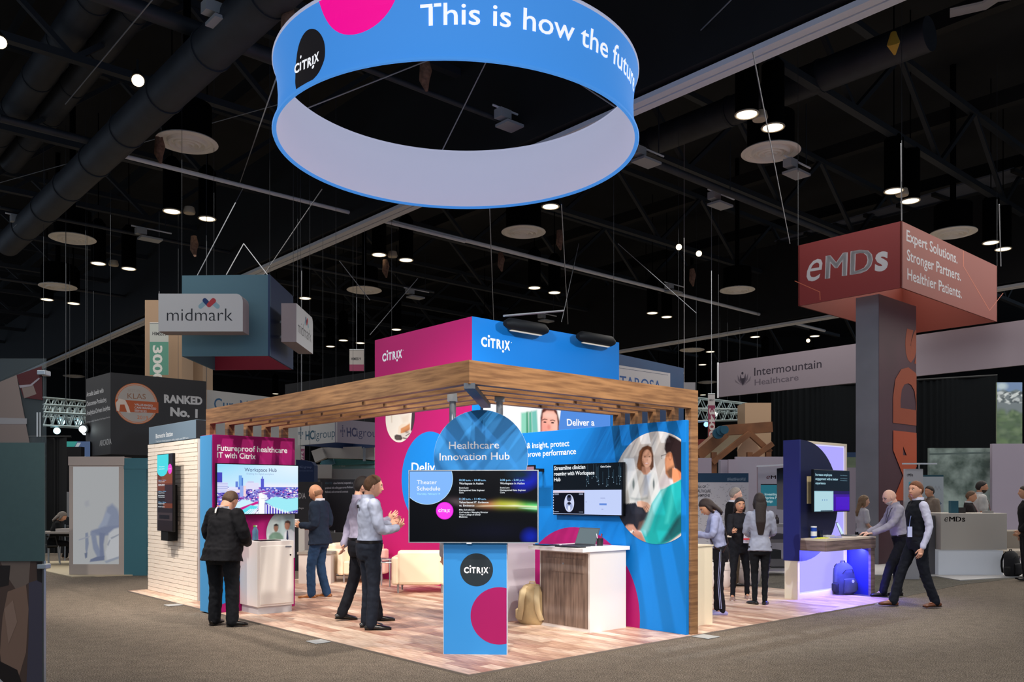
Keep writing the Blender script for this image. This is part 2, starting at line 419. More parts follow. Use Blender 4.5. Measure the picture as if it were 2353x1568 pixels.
# round ducts
def duct(p, q, r, label):
    t = thing('air_duct', label, 'duct', (p+q)/2, MW, 'round air ducts')
    M().cyl(p, q, r, seg=24).build('duct_pipe', PIPE, t, MW, smooth=True)
    d = (q-p); n = int(d.length/2.4)
    for i in range(1, n):
        c = p+d*(i/n); e = d.normalized()*.04
        M().cyl(c-e, c+e, r*1.06, seg=24).build('seam_band', STEEL, t, MW, smooth=True)
p0 = hz(300, 292, 10.2)
duct(p0-XB*12, p0+XB*12.5, .40, 'thick round dark duct crossing the upper left of the ceiling')
p1 = hz(1500, 560, 14.5)
duct(hz(120, 130, 13)-XB*6, hz(120, 130, 13)+XB*9, .38, 'dim round duct left of the thick duct, near the top left corner')
duct(hz(205, 150, 13)-XB*6, hz(205, 150, 13)+XB*9, .34, 'dim round duct between two others, near the top left corner')
duct(hz(1950, 150, 12.5)-XB*2, hz(1950, 150, 12.5)+XB*9, .4, 'dim round duct above the red hanging sign at upper right')
# pipes running the other way
def pipe(pa, pb, z, r, label, mt=None):
    a, b = hz(*pa, z), hz(*pb, z)
    q = a+XA*((b-a).dot(XA))
    o = M().cyl(a, q, r, seg=10).build('ceiling_pipe', mt or PIPE, None, MW, smooth=True)
    tag(o, label, 'pipe', 'thin pipes under the roof')
pipe((0, 272), (215, 330), 10.4, .09, 'long thin pipe left of the thick duct')
pipe((230, 345), (1040, 565), 10.0, .055, 'pale conduit pipe from the thick duct to under the blue ring sign', TRK)
pipe((0, 477), (900, 700), 10.6, .06, 'thin dark pipe passing above the teal cube sign')
pipe((900, 510), (1950, 752), 10.2, .07, 'pale pipe passing over the magenta and blue tower', TRK)
pipe((820, 150), (1280, 345), 10.3, .06, 'pipe seen through the blue ring sign')
pipe((1480, 365), (2060, 560), 10.2, .10, 'dark pipe right of the blue ring sign')
pipe((100, -60), (700, 110), 10.8, .16, 'dim pipe along the top left corner')
pipe((0, 640), (300, 705), 11.0, .07, 'thin pipe at the left edge above the glass screen')
# open web roof trusses: chords and diagonals
n = 0
for k in range(-3, 13):
    base = Vector((0, 18, 0))+XB*(k*5.6-2)+XA*0
    t = thing('roof_truss', 'dark open-web roof truss across the hall ceiling', 'truss', base+XA*8+Vector((0,0,13)), MW, 'roof trusses')
    lo, hi, s0, s1 = 12.2, 14.6, -34, 42
    M().bar(base+XA*s0+Vector((0,0,lo)), base+XA*s1+Vector((0,0,lo)), .22, .18).build('bottom_chord', STEEL, t, MW)
    M().bar(base+XA*s0+Vector((0,0,hi)), base+XA*s1+Vector((0,0,hi)), .22, .18).build('top_chord', STEEL, t, MW)
    q = M(); s = s0; i = 0
    while s < s1:
        za, zb = (lo, hi) if i % 2 == 0 else (hi, lo)
        q.bar(base+XA*s+Vector((0,0,za)), base+XA*(s+2.8)+Vector((0,0,zb)), .13, .13); s += 2.8; i += 1
    stuff(q.build('web_members', STEEL, t, MW))
for k in range(-4, 6):
    base = Vector((0, 20, 0))+XA*(k*6.4-1)
    o = M().bar(base-XB*26+Vector((0,0,14.9)), base+XB*60+Vector((0,0,14.9)), .35, .5).build('roof_purlin', GIR, None, MW)
    tag(o, 'dark roof purlin running away from the viewer under the deck', 'beam', 'roof purlins')
# ribbed translucent roof band, right
RB = mat('roof_panel', (92,98,112), .7)
def ribbed(a, b, z, wd, label):
    p, q = hz(*a, z), hz(*b, z); d = (q-p).length; e = (q-p).normalized(); sd = Vector((-e.y, e.x, 0))
    t = thing('ribbed_roof_panel', label, 'roof panel', (p+q)/2, MW, 'ribbed roof bands')
    M().bar(p, q, wd, .06).build('panel', RB, t, MW)
    k = 0; s = 0
    while s < d:
        c = p+e*s-Vector((0,0,.09)); M().bar(c-sd*wd*.55, c+sd*wd*.55, .16, .14).build('rib', GIR, t, MW); s += 1.5
ribbed((2350, 395), (1800, 560), 13.5, 1.3, 'pale ribbed roof band above the red hanging sign')
ribbed((1790, 575), (1080, 760), 13.5, 1.3, 'pale ribbed roof band behind the magenta and blue tower')

# can lights in pairs with the small disc between, and round air diffusers
LAMP = em((255,236,200), 2.6); CAN = mat('can_black', (15,17,20), .6, spec=.2); CANB = mat('can_matt', (5,6,8), .9, spec=.05); RIM = mat('can_rim', (200,190,170), .4)
def lampm():
    t = thing('can_light', '', 'ceiling light', (0,0,0), MW)
    M().lathe((0,0,0), [(.27,0),(.27,1.5),(.12,1.7)], 20).build('can', CANB, t, MW, smooth=True); M().cyl((0,0,1.7),(0,0,5.79),.02,seg=6).build('hanger_rod', CANB, t, MW)
    M().lathe((0,0,-.02), [(.235,0),(.235,.03)], 24).build('lens', LAMP, t, MW)
    M().tube([(.27*math.cos(a), .27*math.sin(a), -.01) for a in [2*PI*k/20 for k in range(21)]], .02, 6, cap=False).build('rim', RIM, t, MW, smooth=True)
    return t
lamp0 = lampm(); LZ = 10.6; nl = 0
CANS = [((395,485),'left of the pair above the teal cube sign'),((476,502),'right of the pair above the teal cube sign'),
 ((226,605),'left of the pair at left between two diffusers'),((296,617),'right of the pair at left between two diffusers'),
 ((108,688),'left of the pair near the left edge'),((169,697),'right of the pair near the left edge'),((701,685),'single one beside the teal cube sign'),
 ((871,585),'left of the pair left of the ring sign foot'),((933,597),'right of the pair left of the ring sign foot'),((1265,474),'just below the blue ring sign'),
 ((1228,661),'left of the pair over the blue tower face'),((1274,672),'right of the pair over the blue tower face'),((1499,719),'left of the pair right of the tower'),((1532,728),'right of the pair right of the tower'),
 ((1716,262),'largest, at upper right'),((1776,292),'second largest, at upper right'),((2054,438),'left of the pair over the red hanging sign'),((2092,461),'right of the pair over the red hanging sign'),
 ((2277,557),'left of the pair at the right edge'),((2305,572),'right of the pair at the right edge'),((1735,774),'over the white banner end'),((1614,838),'behind the tower roof edge'),
 ((789,782),'left of the small pair left of the tower'),((828,788),'right of the small pair left of the tower'),((633,905),'tiny one over the pergola'),((1560,760),'tiny one right of the tower')]
for i, (p, d) in enumerate(CANS):
    Mx = Matrix.Translation(hz(*p, LZ)); lb = 'round can ceiling light, '+d
    if i == 0: lamp0.matrix_world = Mx; lamp0['label'] = lb; lamp0['group'] = 'round can ceiling lights'
    else: dup(lamp0, Mx, lb, 'round can ceiling lights')
for i, (p, d) in enumerate([((435,491),'above the teal cube sign'),((1746,276),'at upper right'),((2073,450),'over the red hanging sign'),((261,611),'at left between two diffusers'),((902,591),'left of the ring sign foot')]):
    o = M().lathe(hz(*p, LZ), [(.17,0),(.19,.05),(.15,.2)], 20).build('ceiling_sensor', RIM, None, MW, smooth=True)
    tag(o, 'small pale disc between the pair of can lights '+d, 'sensor', 'discs between can lights')
# lamps far down the hall
fc = 0
for a in range(-5, 7):
    for b in range(0, 5):
        p = Vector((0, 44, LZ))+XA*(a*6.2-3)+XB*(b*7-8)
        if p.y < 46 or p.y > 78: continue
        fc += 1; dup(lamp0, Matrix.Translation(p), 'small can light far down the hall ceiling', 'far can lights')
DIF = mat('diffuser_metal', (248,246,240), .5)
def diffuser():
    t = thing('air_diffuser', '', 'air vent', (0,0,0), MW)
    M().lathe((0,0,0), [(.74,.06),(.76,.03),(.66,0),(.58,.05),(.60,.10)], 40).build('flange', DIF, t, MW, smooth=True)
    for r in (.44, .29, .14):
        M().lathe((0,0,-.02), [(r+.06,.10),(r+.035,.0),(r-.01,-.02),(r-.05,.11)], 32).build('cone_ring', DIF, t, MW, smooth=True)
    M().lathe((0,0,.09), [(.6,0),(.6,.9)], 24).build('duct_neck', CANB, t, MW); M().cyl((0,0,.99),(0,0,5.79),.1,seg=8).build('riser', CANB, t, MW)
    return t
dif0 = diffuser()
for i, (p, d) in enumerate([((430,331),'largest, left of the ring sign'),((1771,353),'at upper right'),((167,551),'at left above the pair of lights'),((133,661),'near the left edge'),
    ((1203,536),'under the ring sign'),((837,669),'left of the tower'),((1694,669),'left of the red hanging sign'),((2190,538),'behind the red hanging sign'),((1590,806),'right behind the tower'),((1625,880),'right of the tower over the pergola end'),((170,866),'over the black box sign'),((690,905),'over the pergola at left')]):
    Mx = Matrix.Translation(hz(*p, LZ)); lb = 'round white louvred air diffuser, '+d
    if i == 0: dif0.matrix_world = Mx; dif0['label'] = lb; dif0['group'] = 'round air diffusers'
    else: dup(dif0, Mx, lb, 'round air diffusers')
# flat plate fittings on short rods
PLT = mat('plate_white', (165,170,175), .5)
for p, d in [((525,60),'largest, at the top left of the ring sign'),((62,523),'at the left edge on the duct end'),((1178,292),'seen through the ring sign'),((1655,472),'right of the ring sign'),
             ((1485,373),'on the right rim of the ring sign'),((955,684),'left of the tower'),((1830,400),'beside the upper right diffuser'),((1255,738),'over the blue tower face'),((1548,672),'behind the ribbed band'),((345,550),'above the teal cube sign')]:
    c = hz(*p, 10.1); t = thing('plate_fitting', 'flat white ceiling plate fitting, '+d, 'ceiling fitting', c, MW, 'plate fittings')
    M().obox(c, XA*.34, XB*.22, (0,0,.03)).build('plate', PLT, t, MW)
    M().obox(c-XA*.3+Vector((0,0,.2)), XA*.16, XB*.12, (0,0,.1)).build('junction_box', PLT, t, MW)
    M().cyl(c-XA*.6+Vector((0,0,.33)), c+XA*.7+Vector((0,0,.33)), .025, seg=8).build('rail', TRK, t, MW)
    M().cyl(c+XA*.5+Vector((0,0,.33)), c+XA*.5+Vector((0,0,2)), .015, seg=6).build('rod', STEEL, t, MW)
# stage spots hung under the roof, lit
def stage_spot(p, aim, d, s=1.0):
    e = (aim-p).normalized(); t = thing('stage_spotlight', 'small lit stage spotlight, '+d, 'spotlight', p, MW, 'stage spotlights')
    M().cyl(p-e*.34*s, p, .09*s, .13*s, seg=16).build('housing', CAN, t, MW, smooth=True)
    M().cyl(p+e*.002, p+e*.012, .11*s, seg=16).build('lens', em((255,225,180), 5), t, MW)
    M().bar(p-e*.15*s+Vector((0,0,0)), p-e*.15*s+Vector((0,0,.35)), .04, .02).build('yoke', CAN, t, MW)
stage_spot(hz(317,185,9.4), Vector((-3,8,1)), 'bright one at upper left under the thick duct')
stage_spot(hz(1560,568,11), Vector((2,10,1)), 'left one of two over the tower at right')
stage_spot(hz(1606,583,11), Vector((2,10,1)), 'right one of two over the tower at right')
stage_spot(hz(0,97,9.8), Vector((-3,8,1)), 'half cut by the left edge of the picture')
stage_spot(hz(1857,783,11), Vector((2,8,1)), 'small one above the white banner')
# rigging wires
WIRE = mat('rigging_wire', (135,140,148), .5, .3); TAPE = mat('burlap', (120,92,78), .9, noise=.3, nscale=12)
def wire(a, b, r=.012, d=''):
    m_ = (a+b)/2
    o = M().cyl(a, b, r, seg=5).build('rigging_wire', WIRE, None, MW); tag(o, 'thin rigging wire '+d, 'wire', 'rigging wires'); return o
RC = Vector((-.90, 14.36, 0)); RR = 2.98
def rp(deg, z=8.5): return RC+Vector((RR*math.cos(R(deg)), RR*math.sin(R(deg)), z))
hubp = RC+Vector((.7, 1.6, 10.2))
for dg, nm_ in ((20,'right rim'),(100,'far rim'),(160,'left rim'),(215,'near left rim'),(262,'near rim'),(330,'near right rim')): wire(rp(dg), hubp, .012, 'from the %s of the ring sign to its centre' % nm_)
wire(hubp, hubp+Vector((0,0,3.4)), .02, 'up from the centre of the ring sign to the roof')
o = M().obox(hubp, (.34,.1,0), (-.03,.1,0), (0,0,.12)).obox(hubp+Vector((.1,0,-.22)), (.12,0,0), (0,.08,0), (0,0,.1)).build('chain_hoist', CAN, None, MW); tag(o, 'black chain hoist seen through the ring sign', 'hoist')
for a, b, z1, z2, d in [((640,165),(548,430),8.4,11,'left of the ring sign'),((740,435),(560,700),9,9,'from under the ring sign toward the teal cube sign'),((1680,0),(1500,180),10,11,'at the top right of the ring sign'),
     ((350,0),(150,240),10,11,'across the top left corner'),((1125,480),(1135,760),8,8,'hanging down from the ring sign to the tower, left'),((1290,470),(1305,745),8,8,'hanging down from the ring sign to the tower, right'),((1730,120),(1815,560),9,9,'down to the left corner of the red sign'),
     ((2070,330),(2072,507),9,8,'down to the near corner of the red sign'),((2296,470),(2300,612),9,8,'down to the right end of the red sign'),((850,770),(960,640),7,9,'left of the tower'),((1420,560),(1600,720),10,8,'right of the tower'),((1330,560),(1290,740),10,7,'over the blue tower face'),
     ((560,430),(450,640),10,7,'down to the teal cube sign at left'),((560,560),(520,632),9,7,'down to the teal cube sign, middle'),((560,560),(615,632),9,7,'down to the teal cube sign at right'),((0,420),(640,240),12,12,'at far left high up'),((780,600),(850,690),9,8,'beside the ring sign foot')]:
    wire(hz(*a, z1), hz(*b, z2), .012, d)
for p, z, d in [((365,355),10.2,'left of the large diffuser'),((660,70),9.6,'at the left rim of the ring sign'),((975,185),10.2,'seen through the ring sign'),((885,625),10,'left of the tower'),((1285,560),10.2,'over the tower'),((1720,20),10.5,'at the top right'),((1590,645),10,'right of the tower'),((445,575),9.6,'above the teal cube sign'),((350,745),10,'at left above the black box sign'),((1150,610),10,'over the magenta tower corner')]:
    c = hz(*p, z)
    o = M().tube([c+Vector((0,0,.45)), c+Vector((.03,0,.2)), c+Vector((.0,0,0)), c+Vector((.05,0,-.22))], [.09,.13,.11,.03], 9).build('burlap_wrap', TAPE, None, MW, smooth=True)
    tag(o, 'brown burlap wrap tied on a roof beam, '+d, 'wrap', 'burlap wraps')
o = M().tube([hz(2053,100,9.9)+Vector((0,0,.2)), hz(2053,100,9.9), hz(2056,125,9.8)], [.05,.12,.02], 8).build('yellow_sling', mat('sling_yellow',(190,150,50),.7), None, MW, smooth=True); tag(o, 'yellow lifting sling knotted on the roof at upper right', 'sling')
o = M().box(-.22,-.9,-.05,.22,.9,.05); 
c = hz(2262, 12, 10.2); o = M().tube([c+XA*-.2+XB*.5, c, c-XB*.25-XA*.1, c-XB*.8+XA*.25], [(.16,.04)]*4, 10).build('curved_bracket', mat('bracket_pale',(150,152,155),.5), None, MW); tag(o, 'pale curved bracket at the top right edge of the picture', 'bracket')
# ================================================================== the main stand
# raised floor of single planks (laid along the left edge)
PK = [mat('plank_%d' % i, c, .42, noise=.2, nscale=3.5, stretch=(7,1.2,1), bump=.12, bscale=40, rgb2=c2, detail=5) for i, (c, c2) in enumerate([
    ((205,168,146),(232,200,178)), ((186,142,120),(214,176,152)), ((228,196,172),(242,216,196)), ((170,124,104),(200,158,136)), ((212,172,144),(236,206,182)), ((196,158,138),(222,190,168))])]
PLX, PLY = 8.44, 9.10
plat = thing('plank_floor', 'raised wood-plank floor of the central stand, lit warm', 'floor', (4.2, 4.5, 0), MB_)
M().box(0,0,0,PLX,PLY,.014).build('underlay', mat('underlay', (84,66,58), .9), plat)
M().box(-.008,-.008,0,PLX+.008,0,.019).box(-.008,0,0,0,PLY,.019).build('edge_trim', mat('edge_trim', (150,138,128), .5, .3), plat)
W = .15; rows = int(PLX/W); lst = []
for i in range(rows+1):
    x0 = i*W; x1 = min(PLX, x0+W-.0025)
    if x1-x0 < .03: continue
    y = -((i*.337) % .9)
    while y < PLY:
        y0 = max(0, y); y1 = min(PLY, y+.9-.003); y += .9
        if y1-y0 > .04: lst.append((x0, x1, y0, y1))
cw = MB_.inverted() @ Vector((0,0,0))
lst.sort(key=lambda q: ((q[0]+q[1])/2-cw.x)**2+((q[2]+q[3])/2-cw.y)**2)
rest = M(); mesh_cache = {}
iv = WMX[plat.name].inverted() @ MB_
for k, (x0, x1, y0, y1) in enumerate(lst):
    pm = random.randrange(len(PK))
    if k < 300:
        key = (round(x1-x0, 3), round(y1-y0, 2), pm)
        if key not in mesh_cache:
            a, b = (x1-x0)/2, (y1-y0)/2
            o = M().add([(-a,-b,0),(a,-b,0),(a,b,0),(-a,b,0),(-a+.001,-b+.001,.006),(a-.001,-b+.001,.006),(a-.001,b-.001,.006),(-a+.001,b-.001,.006)],
                [(4,5,6,7),(0,1,5,4),(1,2,6,5),(2,3,7,6),(3,0,4,7)]).build('plank', PK[pm], None, MW, base=(0,0,0))
            mesh_cache[key] = o.data
        else:
            o = bpy.data.objects.new('plank', mesh_cache[key]); C.objects.link(o)
        o.parent = plat; o.matrix_parent_inverse = Matrix.Identity(4); o.matrix_basis = iv @ Matrix.Translation(((x0+x1)/2, (y0+y1)/2, .014+random.random()*.0008))
    else: rest.box(x0,y0,.014,x1,y1,.020, pm)
stuff(rest.build('plank_field', PK, plat))
FZ = .02

# pergola: five nested wooden slats, each a post, a run along the left side, a mitre and a run along the right side
WD = mat('pergola_wood', (126,88,56), .5, noise=.25, nscale=2.6, stretch=(1,1,14), bump=.1, bscale=30, rgb2=(152,112,74), detail=6)
perg = thing('pergola', 'L-shaped wooden pergola with deep fascia and nested slats over the stand', 'pergola', (1.7, 3, 0), MB_)
ZT, ZB, TT = 2.815, 2.605, .085
for k in range(5):
    o_ = .02+k*.275; q = M(); zt = ZT-(.0 if k == 0 else .01)
    q.prism([(o_,o_,ZB),(3.39,o_,ZB),(3.39,o_+TT,ZB),(o_+TT,o_+TT,ZB)], (0,0,zt-ZB))
    q.build('roof_slat', WD, perg)
    q = M().prism([(o_,o_,ZB),(o_+TT,o_+TT,ZB),(o_+TT,5.88,ZB),(o_,5.88,ZB)], (0,0,zt-ZB)); q.build('roof_slat', WD, perg)
    M().box(3.262,o_,FZ,3.39,o_+TT,ZB).build('post', WD, perg)
    M().box(o_,5.75,FZ,o_+TT,5.88,ZB).build('post', WD, perg)
for a_ in (1.9, 2.6, 3.3): M().box(a_,.10,ZB+.05,a_+.05,1.16,ZB+.15).build('cross_tie', WD, perg)
for b_ in (2.2, 3.6, 5.0): M().box(.10,b_,ZB+.05,1.16,b_+.05,ZB+.15).build('cross_tie', WD, perg)
STL = mat('brushed_steel', (176,184,190), .35, .8)
M().bar((.03,.03,ZB-.02),(1.22,1.22,ZB-.02), .10, .05).build('corner_brace', mat('brace_grey', (70,78,88), .5, .3), perg, label='grey metal corner brace')
for px in (1040, 1148):
    c = at(px, 905, 8.75)
    M().cyl((c.x, c.y, 1.9), (c.x, c.y, 2.62), .034, seg=16).build('hanger_pole', STL, perg, MW, smooth=True)
    M().obox((c.x, c.y, 2.60), (.05,0,0), (0,.05,0), (0,0,.04)).build('hanger_bracket', STL, perg, MW)

# --- blue end wall with photograph
BLUE = mat('wall_blue', (6,118,200), .55, spec=.25); MAG = mat('wall_magenta', (180,18,102), .6, spec=.25); MAG2 = mat('wall_magenta_deep', (166,14,108), .6, spec=.25)
PWH = ink((236,238,244)); DK = ink((32,44,52))
bw_ = thing('graphic_wall', 'blue printed end wall with a large round photograph of a seated woman', 'display wall', (3.23,1.5,FZ))
M().box(3.205,.05,FZ,3.26,2.85,2.47).build('panel', BLUE, bw_, bevel=.004)
P = B_plane(3.205); P.clip = (-2.84, FZ, -.115, 2.47)
IM = ink((160,14,98))
P.circ3((1314,1212),(1439,1299),(1470,1410), IM)
cc = P.hit(1507,1121.5); rr_ = abs(P.hit(1507,992)[1]-cc[1])
def xs(o, k): return lambda *pts: [(o[0]+x/k, o[1]+y/k) for x, y in pts]
X = xs((1400,980), 5.405); A = Paint(P, circle=(cc, rr_), n=(220,110), bg=(224,222,220), clip=P.clip)
def pp(pts, rgb, soft=.006, k=1.0): A.poly(X(*pts), rgb, soft, k=k)
def pe(c, rx, ry, rgb, soft=.3, ang=0, k=1.0): A.ell(X(c)[0], rx/SCL, ry/SCL, rgb, soft, ang, k)
SCL = 5.405
pp([(60,200),(330,100),(300,420),(250,700),(190,1000),(60,1000)], (184,196,208), .09, .7)
pp([(530,60),(610,60),(580,330),(520,330)], (196,204,212), .03, .8); pp([(330,140),(360,130),(330,420),(290,420)], (206,210,214), .02)
pp([(690,560),(790,600),(790,740),(640,790),(560,790)], (200,194,200), .04)
pp([(290,610),(345,560),(400,552),(460,590),(500,570),(550,555),(600,620),(614,760),(580,870),(570,960),(400,955),(330,990),(205,965),(212,850),(250,700)], (212,214,212), .012)
pp([(270,885),(330,898),(440,888),(480,872),(482,900),(400,925),(270,905)], (140,152,152), .015, .8)
pp([(440,590),(515,600),(485,860),(415,870)], (162,174,194), .025, .8)
pe((303,720), 14, 62, (116,128,126), .8); pe((554,720), 11, 62, (104,114,114), .8)
pp([(480,236),(530,262),(552,370),(554,505),(530,545),(500,545),(400,556),(350,525),(345,470),(365,400),(372,320),(412,262)], (104,64,40), .007)
pp([(430,600),(400,560),(408,500),(510,505),(512,560),(470,602)], (190,140,116), .008)
pe((470,400), 60, 112, (214,164,138), .12); pe((440,420), 22, 60, (186,132,106), 1.0, k=.5); pe((500,410), 20, 60, (232,186,160), 1.0, k=.5)
pe((443,380), 12, 5, (74,48,40), .5); pe((502,378), 11, 5, (74,48,40), .5); pp([(424,362),(460,356),(460,360),(426,367)], (120,82,60), .002, .8); pp([(486,354),(518,358),(517,363),(487,359)], (120,82,60), .002, .8)
pe((474,420), 10, 16, (190,134,108), .8, k=.7); pe((467,462), 26, 10, (190,112,100), .3); pe((467,460), 19, 4.5, (246,240,236), .3)
pp([(424,290),(405,330),(385,430),(404,552),(370,545),(346,500),(362,390),(385,300)], (132,84,52), .006); pp([(525,290),(545,370),(550,500),(520,540),(530,440),(528,360)], (92,56,38), .006)
pp([(180,965),(330,950),(348,990),(500,1000),(490,1080),(470,1160),(350,1300),(190,1290),(50,1130)], (30,34,48), .006)
pp([(330,1000),(480,1060),(470,1150),(350,1280),(330,1150)], (44,46,58), .02)
pp([(345,935),(400,925),(480,950),(515,990),(495,1040),(470,1070),(455,1066),(420,1010),(350,995)], (216,172,150), .006)
for a_, b_ in (((455,985),(500,1038)),((440,995),(484,1062)),((425,1000),(458,1064))): pp([a_, (a_[0]+8,a_[1]-4), (b_[0]+4,b_[1]), (b_[0]-3,b_[1]+3)], (160,112,94), .003)
pp([(740,106),(700,170),(688,280),(712,350),(760,320),(775,400),(800,500),(850,560),(910,625),(910,200),(820,140)], (40,24,28), .008)
pp([(712,345),(690,400),(694,480),(702,590),(740,640),(780,652),(812,505),(790,400),(775,330),(745,322)], (196,132,94), .008)
pp([(712,560),(745,520),(806,490),(786,655),(740,642)], (78,54,38), .02, .9)
pp([(786,520),(840,530),(910,590),(910,660),(800,710),(784,640)], (218,138,96), .008); pe((760,375), 22, 50, (170,104,70), .4); pe((758,370), 12, 34, (206,140,104), .5)
pp([(648,362),(708,345),(710,352),(655,370),(656,405),(650,405)], (70,66,72), .003); pe((676,388), 22, 22, (210,216,222), .4, k=.5)
pp([(375,1190),(440,1165),(465,1200),(400,1300),(350,1290)], (112,86,80), .01)
pp([(205,1240),(240,1220),(300,1222),(345,1290),(400,1320),(480,1475),(380,1460),(260,1360),(188,1300)], (206,154,136), .008); pp([(260,1340),(400,1330),(480,1470),(380,1460)], (150,96,78), .03, .7)
pp([(640,790),(700,770),(760,730),(820,700),(915,645),(915,1310),(740,1440),(640,1480),(470,1475),(395,1290),(470,1150),(530,960)], (16,168,170), .006)
pp([(700,775),(640,900),(560,1080),(490,1280),(450,1350),(396,1290),(470,1140),(540,950),(640,790)], (146,214,218), .03, .85)
pp([(720,780),(700,960),(600,1200),(560,1300),(600,1060),(680,860)], (6,132,136), .04, .7); pp([(790,740),(790,960),(740,1200),(700,1200),(760,900)], (70,206,204), .03, .7); pp([(915,900),(860,940),(800,1080),(760,1200),(915,1060)], (8,130,134), .04, .6)
pp([(915,1070),(830,1150),(770,1250),(610,1480),(740,1440),(915,1310)], (8,84,92), .025, .9); pp([(880,1090),(780,1230),(700,1400),(720,1400),(860,1200)], (10,40,50), .03, .6)
pp([(252,1312),(300,1288),(312,1300),(262,1352)], (238,230,224), .003); pp([(262,1340),(306,1302),(310,1308),(268,1350)], (90,70,64), .003)
A.build('wall_photo', bw_, 8, label='round photograph of a doctor in teal and a woman in a light sweater')
P.text('y & insight, protect', (1201,1031.5), (1308.3,1025.4), 12.5, PWH, .012)
P.text('mprove performance', (1200,1051.5), (1323.8,1043.7), 12.5, PWH, .012)
P.build('wall_print', bw_, label='printed graphics and lettering')

# --- magenta end wall, left, with blue side
mw = thing('graphic_wall', 'magenta end wall lettered Futureproof healthcare with blue side panel', 'display wall', (.5,5.6,FZ))
M().box(-.085,5.402,FZ,1.13,5.80,2.435).build('panel', [MAG2], mw, bevel=.004)
M().box(-.095,5.41,FZ,-.085,5.80,2.43).build('side_panel', ink((72,150,208)), mw, label='blue side panel')
P = A_plane(5.402); P.clip = (-.08, FZ, 1.125, 2.43)
P.circ((497,1335),(497,1392), ink((20,140,218)))
c2 = P.hit(666,1226); r2 = abs(P.hit(666,1168)[1]-c2[1])
X = xs((440,960), 3.015); SCL = 3.015; A = Paint(P, circle=(c2, r2), n=(120,50), bg=(176,200,204), clip=P.clip)
pp([(512,760),(560,700),(600,690),(590,830),(520,880)], (206,222,222), .03); pp([(640,680),(715,670),(715,850),(690,850),(650,760)], (130,152,160), .03)
pp([(530,940),(536,820),(560,798),(585,792),(612,800),(634,822),(645,940)], (112,146,130), .01); pe((585,768), 15, 24, (150,110,92), .25); pp([(569,768),(570,742),(588,734),(603,744),(602,770),(598,752),(575,752)], (36,30,30), .006)
pp([(644,800),(658,782),(690,775),(722,800),(722,970),(690,970),(640,890)], (208,216,226), .01); pe((663,748), 18, 30, (156,110,92), .2); pp([(643,742),(648,720),(668,712),(686,722),(684,750),(676,732),(652,730)], (66,44,38), .006)
pp([(660,782),(668,782),(672,840),(664,852),(656,840)], (36,48,84), .004)
A.build('wall_photo', mw, 6, label='round photograph of two men')
P.text('Futureproof healthcare', (499,1035.6), (660,1041.5), 13, PWH, .02)
P.text('IT with Citrix', (499,1052), (587.6,1055.5), 12.5, PWH, .02)
P.build('wall_print', mw, label='printed graphics and lettering')

# --- white tiled wall with header
TILE = mat('white_tile', (246,234,220), .35, bump=.05, bscale=25)
bk = thing('tiled_wall', 'free-standing wall of white brick tiles under a slate blue header', 'wall', (.36,7.95,FZ))
M().box(.31,6.90,FZ,.62,9.02,2.47).build('core', ink((214,200,186)), bk)
M().box(.315,6.885,FZ,.60,6.90,2.47).build('end_panel', ink((205,210,216)), bk)
rowh = 2.45/37; ivk = WMX[bk.name].inverted() @ MB_; tm = {}
for r_ in range(37):
    y = 6.90-(.10 if r_ % 2 else .31); 
    cuts = [6.90]; 
    while y < 9.02:
        y += .42
        if 6.95 < y < 8.98: cuts.append(y)
    cuts.append(9.02)
    for a_, b_ in zip(cuts[:-1], cuts[1:]):
        key = round(b_-a_, 2)
        if key not in tm:
            h_ = (b_-a_)/2-.0015; z_ = rowh/2-.0015
            o = M().add([(0,-h_,-z_),(0,h_,-z_),(0,h_,z_),(0,-h_,z_),(-.010,-h_+.003,-z_+.003),(-.010,h_-.003,-z_+.003),(-.010,h_-.003,z_-.003),(-.010,-h_+.003,z_-.003)],
               [(7,6,5,4),(0,4,5,1),(1,5,6,2),(2,6,7,3),(3,7,4,0)]).build('brick', TILE, None, MW, base=(0,0,0)); tm[key] = o.data
        else: o = bpy.data.objects.new('brick', tm[key]); C.objects.link(o)
        o.parent = bk; o.matrix_basis = ivk @ Matrix.Translation((.31-random.random()*.006, (a_+b_)/2, FZ+rowh*(r_+.5)))
HD = ink((104,124,142))
M().box(.29,6.93,2.475,.60,8.95,2.76).build('header', HD, bk, bevel=.004)
M().box(.295,6.925,2.48,.60,6.93,2.755).build('header_end', ink((30,32,38)), bk, label='black header end')
P = B_plane(.29)
P.text('Biometrix Station', (358,1008), (397,1002), 10, ink((226,232,238)), .01)
P.text('Track your blood pressure, pulse, weight, and BMI here', (358,1017), (433,1008.5), 4, ink((210,218,226)))
P.build('header_lettering', bk)

# --- magenta and blue tower
tw = thing('tower', 'tall four-sided tower, magenta on one face and blue on the other', 'tower', (6.1,6.8,0))
M().box(4.35,5.33,0,8.07,8.32,4.63).build('core', MAG, tw)
M().box(4.351,5.325,0,8.07,5.33,4.63).build('blue_face', BLUE, tw, label='blue face')
P = B_plane(4.35); P.clip = (-8.3, .02, -5.34, 4.62)
P.circ3((997,993),(923,1098),(937,1171), ink((10,132,220)))
cc = P.hit(919,958); rr_ = abs(P.hit(919,1017)[1]-cc[1])
X = xs((850,920), 7.838); SCL = 7.838; A = Paint(P, circle=(cc, rr_), n=(140,70), bg=(240,230,216), clip=P.clip)
pp([(180,200),(280,200),(260,480),(230,500)], (226,210,190), .05); pp([(380,200),(400,200),(400,400),(390,400)], (206,188,166), .02); pp([(560,300),(720,240),(700,400),(600,420)], (230,214,196), .04)
pp([(765,100),(920,100),(890,420),(760,570),(735,545)], (64,50,56), .01)
